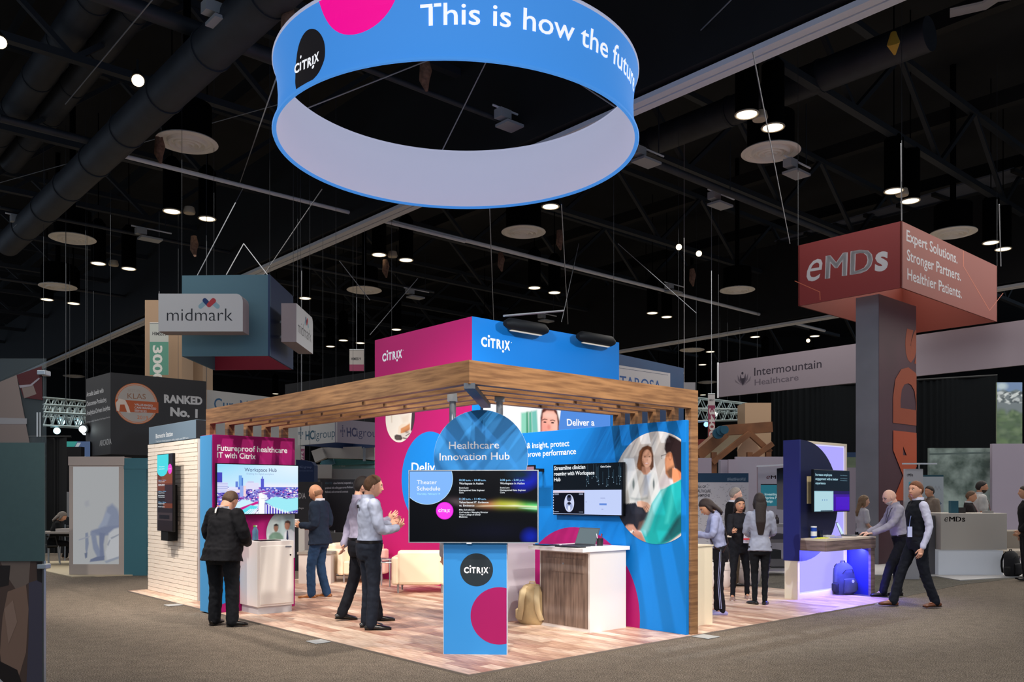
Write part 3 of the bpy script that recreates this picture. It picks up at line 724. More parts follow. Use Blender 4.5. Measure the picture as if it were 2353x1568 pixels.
pp([(520,480),(575,430),(660,430),(720,390),(725,450),(600,520),(550,610),(508,608)], (236,216,194), .012); pp([(558,510),(640,470),(720,420),(722,520),(640,585),(556,602)], (208,142,92), .012); pp([(600,560),(715,500),(720,540),(640,590)], (176,108,66), .03)
pp([(548,612),(720,550),(780,575),(920,440),(920,730),(660,730),(580,700)], (214,206,196), .012); pp([(640,640),(720,590),(730,600),(650,652)], (90,74,68), .006); pp([(640,560),(700,570),(690,590),(650,590)], (110,86,74), .02)
pp([(445,640),(480,618),(560,630),(592,690),(565,722),(480,722),(446,692)], (74,62,58), .01); pp([(590,668),(680,688),(660,702),(600,692)], (86,68,64), .006); pe((500,680), 40, 30, (96,84,80), .8, k=.6)
A.build('wall_photo', tw, 6, label='round photograph of hands in a clinic')
P.text('Deliver', (945.5,1085), (1024,1085), 21, PWH, .015)
P.logo((878.5,831), (924,822), 16.5, PWH)
P.build('wall_print', tw, label='printed graphics and lettering')
P = A_plane(5.325); P.logo((1105.5,795), (1172,803.5), 20, PWH); P.build('word_mark', tw, label='white word mark')
# screen on the blue face
P = A_plane(5.325); sl = P.hit(1104,1100); s0, s1 = sl[0], P.hit(1398,1100)[0]; zt_ = 3.20
sc = thing('led_screen', 'large bright screen high on the blue tower face, smiling woman and Deliver a', 'screen', (6.1,5.28,1.0))
M().box(s0,5.265,1.0,s1,5.323,zt_).build('screen_body', mat('screen_black', (14,14,18), .25), sc)
P = A_plane(5.265); P.clip = (s0+.01, 1.01, s1-.01, zt_-.01)
X = xs((1010,840), 3.735); SCL = 3.735; A = Paint(P, rect=(s0+.01, 1.9, s1-.01, zt_-.01), n=(260,110), bg=(255,255,255))
for q_, rgb in [([(700,408),(760,400),(765,640),(700,640)],(150,222,196)), ([(745,402),(758,400),(762,640),(745,640)],(50,146,104)), ([(765,400),(790,395),(797,640),(765,640)],(96,186,156)), ([(790,395),(835,385),(848,640),(797,640)],(124,202,190))]: pp(q_, rgb, .02)
pp([(868,640),(866,450),(878,380),(895,360),(985,360),(1008,388),(1030,480),(1028,640)], (96,46,38), .02)
pp([(880,640),(878,490),(888,410),(920,388),(980,392),(1006,430),(1014,500),(1008,640)], (255,186,166), .015); pe((900,560), 30, 90, (255,150,140), 1, k=.5); pe((990,540), 22, 90, (255,206,190), 1, k=.6); pe((945,430), 50, 24, (255,214,198), 1, k=.6)
pe((904,488), 13, 6, (60,30,32), .4); pe((970,493), 13, 6, (60,30,32), .4); pp([(880,466),(900,458),(926,462),(926,468),(900,466),(882,474)], (90,44,38), .006); pp([(948,470),(972,466),(992,474),(992,482),(972,474),(950,477)], (90,44,38), .006)
pe((938,530), 14, 22, (236,132,120), .9, k=.7); pp([(908,560),(930,568),(960,569),(985,562),(970,584),(922,584)], (232,116,110), .008); pp([(916,565),(940,570),(975,567),(962,576),(925,576)], (255,244,240), .004)
pp([(1042,380),(1470,415),(1470,640),(1020,640),(1024,520)], (84,142,226), .006)
A.build('screen_photo', sc, .5, True)
P.text('Deliver a', (1303,978.5), (1366,978.5), 15, em((255,255,255)), .02)
P.build('screen_image', sc)
for px, d in ((1190,'left'), (1350,'right')):
    a_ = A_plane(5.325).hit(px, 745 if d == 'left' else 777)
    t = thing('flood_light', 'black flood light clamped over the blue tower face, the %s one of two' % d, 'floodlight', (a_[0],5.15,4.45), group='tower floodlights')
    x0 = a_[0]
    M().tube([(x0-.50,5.10,4.55),(x0-.40,5.10,4.56),(x0+.40,5.10,4.56),(x0+.50,5.10,4.55)], [.05,.10,.10,.05], 14).build('housing', CAN, t, smooth=True)
    M().bar((x0,5.13,4.59),(x0,5.38,4.68), .08, .04).build('clamp_arm', CAN, t)
    M().box(x0-.36,5.08,4.445,x0+.36,5.14,4.455).build('lamp_glass', em((255,244,225), .6), t)
wire(MB_ @ Vector((4.95,5.2,4.7)), MB_ @ Vector((7.4,6.2,5.3)), .02, 'slanting from the left tower floodlight')
# ================================================================== kiosk in front
KA = R(-45)
MK = MB_ @ Matrix.Translation((.655,.715,0)) @ Matrix.Rotation(KA, 4, 'Z')       # kiosk frame: x along its face, -y towards the aisle
KB = mat('kiosk_blue', (52,142,216), .55, spec=.25)
ks = thing('kiosk', 'blue kiosk pillar with a round Healthcare Innovation Hub sign and hanging bracket', 'kiosk', (0,0,FZ), MK)
M().box(-.316,0,FZ,.316,.11,1.20).build('pillar', KB, ks, MK)
M().box(-.321,.004,FZ,-.316,.106,1.2).box(.316,.004,FZ,.321,.106,1.2).build('pillar_edge', ink((226,230,238)), ks, MK)
kc = (.05, 1.995)
M().tube([(kc[0],.075,kc[1]),(kc[0],.095,kc[1])], [.476,.476], 72, ref=(1,0,0)).build('disc_edge', ink((214,226,240)), ks, MK)
dsc = M().tube([(kc[0],.07,kc[1]),(kc[0],.0751,kc[1])], [.474,.474], 72, ref=(1,0,0)).build('disc', KB, ks, MK, label='blue round sign face')
M().box(-.1,.05,1.15,.2,.09,1.6).build('tv_mount', CAN, ks, MK)
P = Print((0,0,0), (1,0,0), frame=MK); P.clip = (-.315, FZ+.01, .315, 1.2)
P.circ((1095,1310),(1095,1272), DK); P.circ((1147,1416),(1147,1350), ink((160,12,94)))
P.logo((1066,1317), (1122,1317), 12.5, PWH)
P.build('pillar_print', ks)
P = Print((0,.07,0), (1,0,0), frame=MK)
P.text('Healthcare', (1031.8,1032.3), (1147,1031), 16.5, PWH, .006); P.text('Innovation Hub', (1010,1058.5), (1171,1056.5), 16.5, PWH, .006)
P.build('disc_lettering', dsc)
# kiosk television
tvk = thing('television', 'large black kiosk television showing the Theater Schedule', 'television', (.0,-.05,1.14), MK)
P = Print((0,-.06,0), (1,0,0), frame=MK); l, b = P.hit(940,1246.5); r, t_ = P.hit(1236,1081.5)
SCB = mat('tv_black', (8,9,14), .22, spec=.3)
spk = M().box(l,-.058,b,r,-.012,t_).build('screen_panel', SCB, tvk, MK, bevel=.003)
M().box(l-.006,-.062,b-.006,l+.004,-.01,t_+.006).box(r-.004,-.062,b-.006,r+.006,-.01,t_+.006).box(l,-.062,t_-.003,r,-.01,t_+.006).box(l,-.062,b-.006,r,-.01,b+.003).build('bezel', STL, tvk, MK)
M().box(-.08,-.064,b-.014,-.03,-.04,b-.004).build('logo_bar', ink((220,224,230)), tvk, MK)
P.clip = (l+.008, b+.008, r-.008, t_-.008)
def K8(x, y): return (930+x/7.353, 1060+y/7.353)
A = Paint(P, rect=P.clip, n=(210,120), bg=(3,5,11))
kx = np.array([P.hit(*K8(0,0))[0], P.hit(*K8(2000,0))[0]]); ky = np.array([P.hit(*K8(0,0))[1], P.hit(*K8(0,1400))[1]])
U = (A.X-kx[0])/(kx[1]-kx[0])*2000; Vv = (A.Y-ky[0])/(ky[1]-ky[0])*1400
mid_ = np.interp(U, [600,900,1200,1600,1900,2220], [640,690,750,730,740,775]); th_ = np.interp(U, [600,900,1200,1600,1900,2220], [50,60,40,62,55,50])
g_ = np.exp(-((Vv-mid_)/th_)**2); cols = [(640,(60,50,60)),(900,(84,72,76)),(1200,(120,90,66)),(1450,(190,128,84)),(1640,(190,190,60)),(1850,(200,206,90)),(2050,(110,200,90)),(2220,(120,250,150))]
cr_ = np.stack([np.interp(U, [c[0] for c in cols], [lin(c[1])[i] for c in cols]) for i in range(3)], 1); w_ = (g_*np.clip((U-600)/250,0,1))[:, None]; A.C = A.C*(1-w_)+cr_*w_
for y0_, x0_, rgb, tt in ((762,1180,(250,240,210),7),(790,1900,(220,255,225),8),(748,1700,(240,250,200),6)):
    ww = np.exp(-((Vv-np.interp(U,[1180,1600,1900,2220],[y0_,y0_-8,y0_,y0_+18 if y0_ > 700 else y0_]))/tt)**2)*np.clip((U-x0_)/150,0,1); A.mix(ww, rgb, .9)
A.ell(K8(2080,320), 28, 17, (14,34,190), 1.2, 30); A.ell(K8(1960,230), 24, 12, (8,40,60), 1.4); A.ell(K8(2120,1270), 16, 14, (14,36,170), 1.3); A.ell(K8(1500,1180), 60, 16, (10,12,34), 1.5, k=.6)
A.build('screen_picture', spk, 1, True)
P.circ(K8(380,300), K8(814,300), em((196,232,255))); P.circ(K8(380,300), K8(806,300), em((132,186,255)))
P.circ(K8(675,840), K8(822,840), em((226,20,214))); P.circ(K8(675,840), K8(812,840), em((252,64,240)))
WE = em((244,250,255)); CE = em((150,210,255))
def kt(s, x0, x1, y, cap, m=WE, bold=.012): P.text(s, K8(x0,y), K8(x1,y), cap/7.353, m, bold)
kt('Theater', 205,545,390,66); kt('Schedule', 205,600,497,66); kt('Thursday, February 14', 205,597,568,28, em((176,244,255)))
for s, x0, x1, y, c, m in [('10:30 a.m. - 10:40 a.m.',920,1375,338,32,CE),('Workspace in Action',920,1330,396,34,WE),('Scott Lane',920,1078,464,25,WE),('Distinguished Sales Engineer',920,1352,506,25,WE),('Citrix',920,998,546,25,WE),
    ('11:30 a.m. - 11:40 a.m.',920,1378,656,32,CE),('Value-based IT: Evidence',920,1416,713,32,WE),('vs. Eminence',920,1178,768,32,WE),('Mike Schreibman',920,1178,836,25,WE),('Co-Founder / Managing Director',920,1410,878,25,WE),('Touro College of Dental',920,1278,918,25,WE),('Medicine',920,1060,956,25,WE),
    ('2:30 p.m. - 2:40 p.m.',1612,2024,336,32,CE),('Workspace in Action',1612,2026,394,34,WE),('Scott Lane',1612,1770,462,25,WE),('Distinguished Sales Engineer',1612,2048,504,25,WE),('Citrix',1612,1692,544,25,WE)]: kt(s, x0, x1, y, c, m)
P.logo(K8(570,862), K8(765,862), 6, WE)
P.build('screen_image', spk)

# ------------------------------------------------------------------ wall televisions
sp_ = None
def wall_tv(name_label, P, tl, br, dep, nrm_off, prt):
    global sp_; l, tt = P.hit(*tl); r, bb = P.hit(*br)
    t = thing('television', name_label, 'television', tuple(P.o+P.u*((l+r)/2)+P.v*bb), MW)
    q = M(); c = P.o+P.u*((l+r)/2)+P.v*((tt+bb)/2)-P.n*(dep/2)
    q.obox(c, P.u*(r-l)/2, P.v*(tt-bb)/2, P.n*dep/2*.98); sp_ = q.build('screen_panel', SCB, t, MW, bevel=.003)
    P.clip = (l+.012, bb+.012, r-.012, tt-.012)
    M().obox(c-P.n*(dep/2+nrm_off/2), P.u*.15, P.v*.12, P.n*nrm_off/2).build('wall_bracket', CAN, t, MW)
    prt(P, l, r, bb, tt); P.build('screen_image', sp_); return t
def left_tv(P, l, r, b, t):
    A = Paint(P, rect=P.clip, n=(230,130), bg=(206,236,255)); u = (A.X-l)/(r-l); v = (A.Y-b)/(t-b); rg_ = random.Random(3)
    def box(x0,y0,x1,y1,c,k=1): A.mix(((u > x0) & (u < x1) & (v > y0) & (v < y1)).astype(float), c, k)
    def pl(pts, c, soft=.004, k=1): A.poly([(l+(r-l)*x, b+(t-b)*y) for x, y in pts], c, soft, False, k)
    A.mix(np.clip((v-.5)*1.6,0,1)*np.clip(1-u*1.4,0,1), (120,214,250)); A.mix(np.clip((v-.62)*3,0,1)*np.clip((u-.4)*2,0,1), (226,244,255)); A.mix(np.clip((.66-v)*9,0,1)*(v > .5)*np.clip((u-.3)*3,0,1), (250,240,250), .8)
    box(0,0,1,.53,(112,104,200)); box(0,.50,1,.545,(86,100,206))
    for i in range(1500):
        x, y = rg_.random(), rg_.random()*.52; w_, h_ = .006+rg_.random()*.03, .006+rg_.random()*.022
        box(x,y,x+w_,y+h_,rg_.choice([(240,240,255),(60,56,170),(30,24,110),(206,196,246),(150,60,170),(250,250,255),(84,90,206),(214,110,190),(34,30,120),(170,170,240)]))
    for q_ in ((0,.60,.068,.82,(70,70,190)),(0,.44,.13,.63,(214,218,250)),(.12,.44,.27,.50,(246,226,236)),(.14,.47,.25,.55,(226,228,255)),(.26,.54,.298,.77,(120,170,236)),(.292,.52,.312,.73,(76,120,210)),(.22,.54,.25,.65,(100,130,216)),
        (.34,.5,.50,.63,(226,224,250)),(.36,.63,.44,.66,(206,206,240)),(.27,.36,.34,.57,(150,176,240)),(.315,.36,.345,.57,(246,214,220)),(.525,.52,.56,.71,(84,90,206)),(.535,.70,.55,.76,(100,110,214)),(.62,.5,.98,.515,(90,110,210))): box(*q_)
    for k_ in range(9): box(.0,.46+k_*.018,.13,.463+k_*.018,(150,156,220)); box(.13,.38+k_*.013,.27,.383+k_*.013,(190,160,190),.6)
    pl(((.21,.0),(.22,.22),(.30,.30),(.38,.29),(.50,.20),(.46,.04),(.4,0)), (206,240,255), .01); pl(((.21,.10),(.49,.27),(.49,.22),(.22,.05)), (206,30,140)); pl(((.24,.04),(.40,.19),(.49,.16),(.38,0)), (96,222,240)); 
    for k_ in range(6): pl(((.30+k_*.03,.0),(.40+k_*.022,.12),(.406+k_*.022,.11),(.315+k_*.03,.0)), (244,250,255), .002)
    pl(((.57,.26),(.70,.36),(.84,.31),(1,.34),(1,.10),(.82,.03),(.7,.13)), (160,236,248), .008); pl(((.57,.22),(.72,.10),(.88,0),(.57,0)), (74,56,190)); 
    for k_ in range(9): pl(((.58+k_*.034,.0),(.595+k_*.034,.0),(.595+k_*.034,.2-k_*.018),(.58+k_*.034,.21-k_*.018)), (240,242,255), .002)
    pl(((.50,0),(.57,0),(.57,.36),(.53,.44),(.50,.42)), (252,253,255), .003); pl(((.57,.28),(.60,.30),(.60,.38),(.53,.43),(.57,.35)), (236,240,255), .003); A.build('screen_picture', sp_, 1, True)
    P.line('CITRIX', (l+(r-l)*.525,b+(t-b)*.31), (l+(r-l)*.585,b+(t-b)*.31), .012, em((150,150,190)))
    P.text('Workspace Hub', (562,1084), (635.7,1085), 8.5, em((60,70,120))); P.text('Enabling the digital workplace', (566.7,1091), (629,1092), 4, em((150,170,214)))
wall_tv('television showing Workspace Hub and a bright city view', A_plane(5.33), (497,1064.5), (686.5,1182), .045, .025, left_tv)
def right_tv(P, l, r, b, t):
    Rr = lambda x0,y0,x1,y1,c,s=1.0: P.poly([(l+(r-l)*x0,b+(t-b)*y0),(l+(r-l)*x1,b+(t-b)*y0),(l+(r-l)*x1,b+(t-b)*y1),(l+(r-l)*x0,b+(t-b)*y1)], em(c,s))
    Rr(0,.5,1,1,(14,22,30)); random.seed(5)
    for i in range(26):
        x = .5+random.random()*.48; y = .55+random.random()*.2; Rr(x,y,x+.004,y+.1+random.random()*.25,(52,78,96)); Rr(x-.003,y,x+.007,y+.012,(150,180,200))
    Rr(.01,.02,.985,.49,(196,210,250)); Rr(.02,.03,.475,.45,(10,14,26)); Rr(.01,.44,.475,.475,(220,210,230)); Rr(.005,.04,.022,.43,(20,26,50))
    for k in range(7): Rr(.008,.06+k*.055,.02,.085+k*.055,(210,220,250))
    cx, cy = l+(r-l)*.255, b+(t-b)*.235; u = (r-l); v = (t-b)
    P.ellipse((cx,cy), u*.073, v*.175, em((206,214,246))); P.ellipse((cx,cy+v*.10), u*.035, v*.07, em((60,66,96))); P.ellipse((cx,cy-v*.06), u*.05, v*.08, em((160,172,214))); P.ellipse((cx,cy-v*.005), u*.026, v*.028, em((24,26,44)))
    P.ellipse((cx,cy+v*.13), u*.022, v*.025, em((8,10,18))); P.ellipse((cx,cy-v*.1), u*.018, v*.05, em((230,236,255)))
    for y in (.40,.42,.06): Rr(.03,y,.1,y+.008,(190,200,230)); Rr(.40,y,.46,y+.008,(190,200,230))
    Rr(.69,.20,.79,.235,(100,140,220)); Rr(.705,.33,.77,.34,(150,160,210)); Rr(.72,.12,.745,.13,(150,160,210)); Rr(.5,.25,.505,.27,(60,70,120))
    WT = em((245,250,255))
    P.text('Streamline clinician', (1275.3,1081), (1347,1077.5), 8.6, WT, .02); P.text('roaming with Workspace', (1275.3,1093.5), (1368,1090.8), 8.2, WT, .02); P.text('Hub', (1275.3,1106.5), (1290,1106.2), 8.2, WT, .02); P.text('Citrix Casting', (1382,1075), (1406,1074.2), 4, WT, .02)
wall_tv('television showing Streamline clinician roaming and a brain scan, on the blue wall', B_plane(3.14), (1271,1068.6), (1432,1187), .045, .02, right_tv)
def bio_tv(P, l, r, b, t):
    Rr = lambda x0,y0,x1,y1,c: P.poly([(l+(r-l)*x0,b+(t-b)*y0),(l+(r-l)*x1,b+(t-b)*y0),(l+(r-l)*x1,b+(t-b)*y1),(l+(r-l)*x0,b+(t-b)*y1)], em(c))
    Rr(0,0,1,1,(34,24,28)); Rr(0,.52,1,.75,(104,46,26)); Rr(.3,.62,1,.82,(130,64,34)); Rr(.5,.36,1,.6,(50,26,30)); Rr(0,.14,1,.24,(58,46,48)); Rr(.15,.16,.8,.21,(20,16,22)); Rr(.4,.3,1,.36,(110,50,26))
    u, v = r-l, t-b
    P.poly([(l,b+v*.78),(l+u*.08,b+v*.735),(l+u*.25,b+v*.71),(l+u*.45,b+v*.715),(l+u*.6,b+v*.74),(l+u*.7,b+v*.79),(l+u*.74,b+v*.9),(l+u*.74,t),(l,t)], em((70,216,226)))
    P.ellipse((l+u*.83,b+v*.80), u*.13, v*.065, em((240,70,210))); P.line('CITRIX', (l+u*.74,b+v*.795), (l+u*.92,b+v*.795), v*.012, WE)
    P.line('Theater', (l+u*.12,b+v*.83), (l+u*.5,b+v*.83), v*.014, WE); P.line('Schedule', (l+u*.12,b+v*.80), (l+u*.5,b+v*.80), v*.014, WE)
    for k, (s, y) in enumerate([('10:30 a.m. - 10:40 a.m.',.655),('Workspace in Action',.635),('Scott Lane',.60),('Distinguished Engineer',.585),('11:30 a.m. - 11:40 a.m.',.51),('Value-based IT: Evidence',.49),('Mike Schreibman',.455),('Touro College of Dental',.435),('2:30 p.m. - 2:40 p.m.',.37),('Workspace in Action',.35),('Scott Lane',.31)]):
        P.line(s, (l+u*.1,b+v*y), (l+u*(.5 if k%4 else .6),b+v*y), v*.011, CE if k in (0,4,8) else WE, .02)
tb = wall_tv('tall upright screen on the white tiled wall', B_plane(.13), (361,1045), (397,1223), .04, .10, bio_tv)
M().box(.14,7.66,.9,.29,7.96,1.62).build('computer_box', CAN, tb, MB_)
tt_ = thing('tablet_screen', 'small dark display on a stalk between the kiosk sign and blue wall', 'screen', (2.2,2.6,1.6)) if False else None

# ------------------------------------------------------------------ counters
WHT = mat('white_laminate', (232,226,222), .35); OAK = mat('grey_walnut', (112,92,82), .4, noise=.3, nscale=3, stretch=(9,9,.7), rgb2=(142,120,106), detail=6)
c1 = thing('counter', 'white cabinet counter beside the man in the black suit', 'counter', (.6,5.1,FZ), rz=0)
q = M().box(.30,4.86,.12,.83,5.40,.995); q.build('cabinet', WHT, c1, bevel=.004)
M().box(.32,4.88,FZ,.81,5.38,.12).build('plinth', mat('plinth_grey', (190,190,196), .5), c1)
dr_ = M().box(.345,4.850,.15,.80,4.861,.93).build('door', mat('door_white', (238,234,228), .3), c1, bevel=.002)
M().box(.70,4.846,.905,.79,4.853,.925).build('handle', STL, dr_); M().cyl((.775,4.845,.80),(.775,4.852,.80),.012,seg=12).build('lock', mat('dark_metal',(40,34,32),.4,.6), dr_)
# blue wall counter
c2_ = thing('counter', 'counter with grey walnut front and white side below the brain scan television', 'counter', (2.8,1.3,FZ))
M().box(2.50,.88,FZ,3.13,1.72,.955).build('cabinet', WHT, c2_)
M().box(2.492,.91,.06,2.50,1.70,.93).build('front_panel', OAK, c2_, label='grey walnut front')
dw_ = M().box(2.485,.97,.70,2.493,1.62,.86).build('drawer', OAK, c2_, label='grey walnut drawer front')
M().cyl((2.48,1.3,.80),(2.493,1.3,.80),.012,seg=10).build('lock', STL, dw_)
M().box(2.36,.86,.955,3.18,1.78,1.0).build('countertop', mat('top_white', (244,242,244), .3), c2_, bevel=.003)
# low white partition behind kiosk
o = M().box(1.75,2.19,FZ,2.86,2.27,1.08).build('low_partition', mat('partition_white', (226,220,232), .5), None); tag(o, 'low white partition panel behind the blue kiosk and tan backpack', 'partition')
o = M().box(3.45,.38,FZ,4.18,1.0,.985).box(3.44,.37,.985,4.19,1.01,1.0).build('plain_counter', mat('cream_laminate', (238,226,200), .4), None); tag(o, 'plain cream counter beside the wooden end post, woman typing behind', 'counter')
# things on the counters
LAPM = mat('laptop_grey', (96,100,108), .35, .5); KEY = mat('laptop_dark', (26,28,32), .5)
def laptop(label, x, y, z, rz, w_=.33, tilt=20, scr=(120,150,160), frame=MB_, lit=.5):
    t = thing('laptop', label, 'laptop', (x,y,z), frame, rz=rz); F = frame @ Matrix.Translation((x,y,z)) @ Matrix.Rotation(rz,4,'Z')
    bs_ = M().box(-w_/2,-.115,0,w_/2,.115,.014).build('base', LAPM, t, F, bevel=.003); M().box(-w_/2+.02,-.04,.0141,w_/2-.02,.09,.0155).build('keyboard', KEY, bs_, F)
    a = R(tilt); d = Vector((0, math.sin(a), math.cos(a))); n_ = Vector((0, -math.cos(a), math.sin(a))); c = Vector((0,.115,.014))+d*.11
    ld_ = M().obox(c, (w_/2,0,0), d*.11, n_*.004).build('lid', LAPM, t, F, bevel=.002)
    M().obox(c+n_*.0048, (w_/2-.012,0,0), d*.098, n_*.001).build('screen', em(scr, lit), ld_, F); return t
laptop('open silver laptop on the walnut fronted counter', 2.72, 1.28, 1.0, R(-90), .34, 24, (150,170,178))
t = thing('tablet', 'flat black tablet in a case left of the silver laptop', 'tablet', (2.5,1.62,1.0)); M().box(2.40,1.50,1.0,2.62,1.74,1.012).build('body', KEY, t, bevel=.003); M().box(2.42,1.52,1.012,2.6,1.72,1.0135).build('glass', SCB, t)
t = thing('keyboard', 'thin black keyboard lying before the silver laptop', 'keyboard', (2.46,1.15,1.0)); M().box(2.40,.98,1.0,2.54,1.36,1.012).build('body', KEY, t, bevel=.003)
q = M(); [q.box(2.415+i*.03,.99+j*.036,1.012,2.437+i*.03,1.02+j*.036,1.016) for i in range(4) for j in range(10)]; stuff(q.build('keys', LAPM, t))
t = thing('pen_cup', 'black pen cup on the walnut fronted counter', 'cup', (2.80,1.00,1.0)); M().lathe((2.80,1.0,1.0), [(.036,0),(.04,.10),(.036,.10),(.033,.01)], 20).build('cup', KEY, t, smooth=True)
for k, (dx, dy, cl, d) in enumerate([(.01,.0,(190,40,80),'red'),(-.012,.01,(230,230,236),'white'),(.0,-.014,(60,70,90),'dark')]):
    o = M().cyl((2.80+dx,1.0+dy,1.02),(2.80+dx*2.6,1.0+dy*2.6,1.155),.005,seg=8).build('pen', ink(cl), None); tag(o, d+' pen standing in the black pen cup', 'pen')
o = M().box(2.60,.90,1.0,2.86,1.0,1.006).box(2.63,.91,1.006,2.84,.99,1.011).build('papers', ink((238,238,242)), None); tag(o, 'white papers at the right end of the walnut fronted counter', 'papers')
t = thing('tablet', 'flat black tablet on the white cabinet counter', 'tablet', (.5,5.0,.995)); M().box(.36,4.90,.996,.66,5.10,1.008).build('body', KEY, t, bevel=.003); M().box(.38,4.92,1.008,.64,5.08,1.0095).build('glass', SCB, t)
o = M().box(.60,4.95,.996,.78,5.08,1.004).build('papers', ink((236,236,240)), None); tag(o, 'white papers at the right end of the white cabinet counter', 'papers')
for k, (x, y) in enumerate([(.42,5.20),(.47,5.26)]):
    t = thing('water_bottle', ['clear water bottle with green cap on the white cabinet counter','second clear bottle behind the green capped one'][k], 'bottle', (x,y,.996))
    M().lathe((x,y,.996), [(.03,0),(.032,.02),(.03,.08),(.032,.13),(.013,.17),(.013,.185)], 16).build('bottle', mat('bottle_blue', (90,130,160), .1), t, smooth=True)
    M().cyl((x,y,1.181),(x,y,1.2),.016,seg=12).build('cap', ink((110,190,60) if k == 0 else (230,230,235)), t)
t = thing('phone_holder', 'small display on a stalk peeking out beside the round kiosk sign', 'screen', (2.95,2.45,1.5))
P = B_plane(2.9); l, b = P.hit(1192,1084); r, t2 = P.hit(1228,1069)
M().box(2.9,-r,b-.16,2.925,-l,t2).build('screen_panel', SCB, t); M().box(2.898,-r+.01,b,2.9,-l-.01,t2-.02).build('image', em((200,150,170), .8), t)
M().box(2.925,-(l+r)/2-.02,b,3.205,-(l+r)/2+.02,b+.04).build('arm', CAN, t)

# ------------------------------------------------------------------ white tub chairs and table
CRM = mat('cream_leather', (238,218,190), .45, bump=.06, bscale=12)
def tub(label, x, y, rz, w_=.78, group='cream leather club chairs'):
    F = MB_ @ Matrix.Translation((x,y,FZ)) @ Matrix.Rotation(rz,4,'Z'); t = thing('club_chair', label, 'armchair', (x,y,FZ), rz=rz, group=group)
    h = w_/2
    M().box(-h+.12,-.30,.16,h-.12,.26,.42).build('seat', CRM, t, F, True and None or None, True, .03) if False else None
    M().box(-h+.121,-.33,.15,h-.121,.25,.40).build('seat', CRM, t, F, bevel=.03)
    for s in (-1, 1): M().box(s*h-(.12 if s > 0 else 0),-.35,.14,s*h+(.12 if s < 0 else 0),.36,.60).build('arm', CRM, t, F, bevel=.035)
    M().box(-h+.10,.20,.14,h-.10,.37,.70).build('backrest', CRM, t, F, bevel=.045)
    for sx in (-1, 1):
        for sy in (-1, 1): M().cyl((sx*(h-.10),sy*.26,0),(sx*(h-.10),sy*.26,.15),.016,.02,seg=10).build('leg', STL, t, F)
    return t
def lw(x, y): v = MB_.inverted() @ Vector((x,y,0)); return v.x, v.y
tub('wide cream leather club chair with its back to the viewer, left of the kiosk', *lw(-1.50,14.35), R(180)-TH, .92)
tub('cream leather club chair at left of the two men in grey shirts', *lw(-3.02,16.3), R(65)-TH, .74)
tub('cream leather club chair in shadow against the magenta tower', *lw(-2.75,15.95), R(-20)-TH, .70)
t = thing('side_table', 'small round chrome tube side table beside the settee', 'side table', (*lw(-2.12,15.25),FZ))
c = Vector((*lw(-2.12,15.25),0))
for z_ in (.50,.44): M().tube([(c.x+.2*math.cos(a), c.y+.2*math.sin(a), z_) for a in [2*PI*k/24 for k in range(25)]], .012, 8, cap=False).build('ring', STL, t, smooth=True)
M().cyl((c.x,c.y,.508),(c.x,c.y,.52),.21,seg=28).build('table_top', glass('table_glass',(150,160,165),.05), t)
for k in range(4):
    a = PI/4+k*PI/2; M().cyl((c.x+.19*math.cos(a),c.y+.19*math.sin(a),FZ),(c.x+.19*math.cos(a),c.y+.19*math.sin(a),.51),.014,seg=10).build('leg', STL, t)

# ------------------------------------------------------------------ backpacks
def backpack(label, loc, rz, s, body, strap, frame=MB_, badge=False):
    t = thing('backpack', label, 'backpack', loc, frame, rz=rz); F = frame @ Matrix.Translation(loc) @ Matrix.Rotation(rz,4,'Z') @ Matrix.Scale(s,4)
    bm_ = mat(body[0], body[1], .85, bump=.5, bscale=9, noise=.12); sm = mat(strap[0], strap[1], .8)
    M().tube([(0,0,0),(0,0,.03),(0,.0,.14),(0,.01,.28),(0,.03,.38),(0,.05,.43),(0,.06,.445)], [(.15,.09),(.175,.115),(.182,.12),(.17,.11),(.15,.095),(.10,.06),(.03,.02)], 22, ref=(1,0,0)).build('body', bm_, t, F, smooth=True)
    M().tube([(0,-.10,.03),(0,-.125,.06),(0,-.13,.15),(0,-.115,.215),(0,-.09,.23)], [(.10,.02),(.115,.035),(.115,.04),(.105,.03),(.09,.01)], 18, ref=(1,0,0)).build('front_pocket', bm_, t, F, smooth=True)
    for sx in (-1, 1):
        M().tube([(sx*.06,.07,.43),(sx*.08,.115,.37),(sx*.09,.140,.27),(sx*.10,.135,.17),(sx*.13,.10,.06)], [(.032,.010)]*5, 8, ref=(1,0,0)).build('shoulder_strap', sm, t, F, smooth=True)
        M().tube([(sx*.15,-.01,.04),(sx*.175,-.01,.07),(sx*.175,-.01,.15),(sx*.155,-.01,.17)], [(.03,.05),(.035,.06),(.035,.06),(.02,.05)], 12, ref=(1,0,0)).build('side_pocket', sm, t, F, smooth=True)
    M().tube([(-.04,.03,.43),(-.03,.03,.475),(.03,.03,.475),(.04,.03,.43)], .009, 8).build('top_handle', sm, t, F, smooth=True)
    M().tube([(-.10,-.07,.30),(-.06,-.10,.36),(.06,-.10,.36),(.10,-.07,.30)], .005, 6).build('zip', sm, t, F, smooth=True)
    if badge: M().cyl((0,-.172,.20),(0,-.176,.20),.022,seg=16).build('badge', ink((200,210,240)), t, F)
    return t
backpack('tan canvas backpack leaning on the low white partition', (2.50,1.84,FZ), R(160)-TH, 1.10, ('canvas_tan',(176,152,112)), ('strap_tan',(196,174,134)))

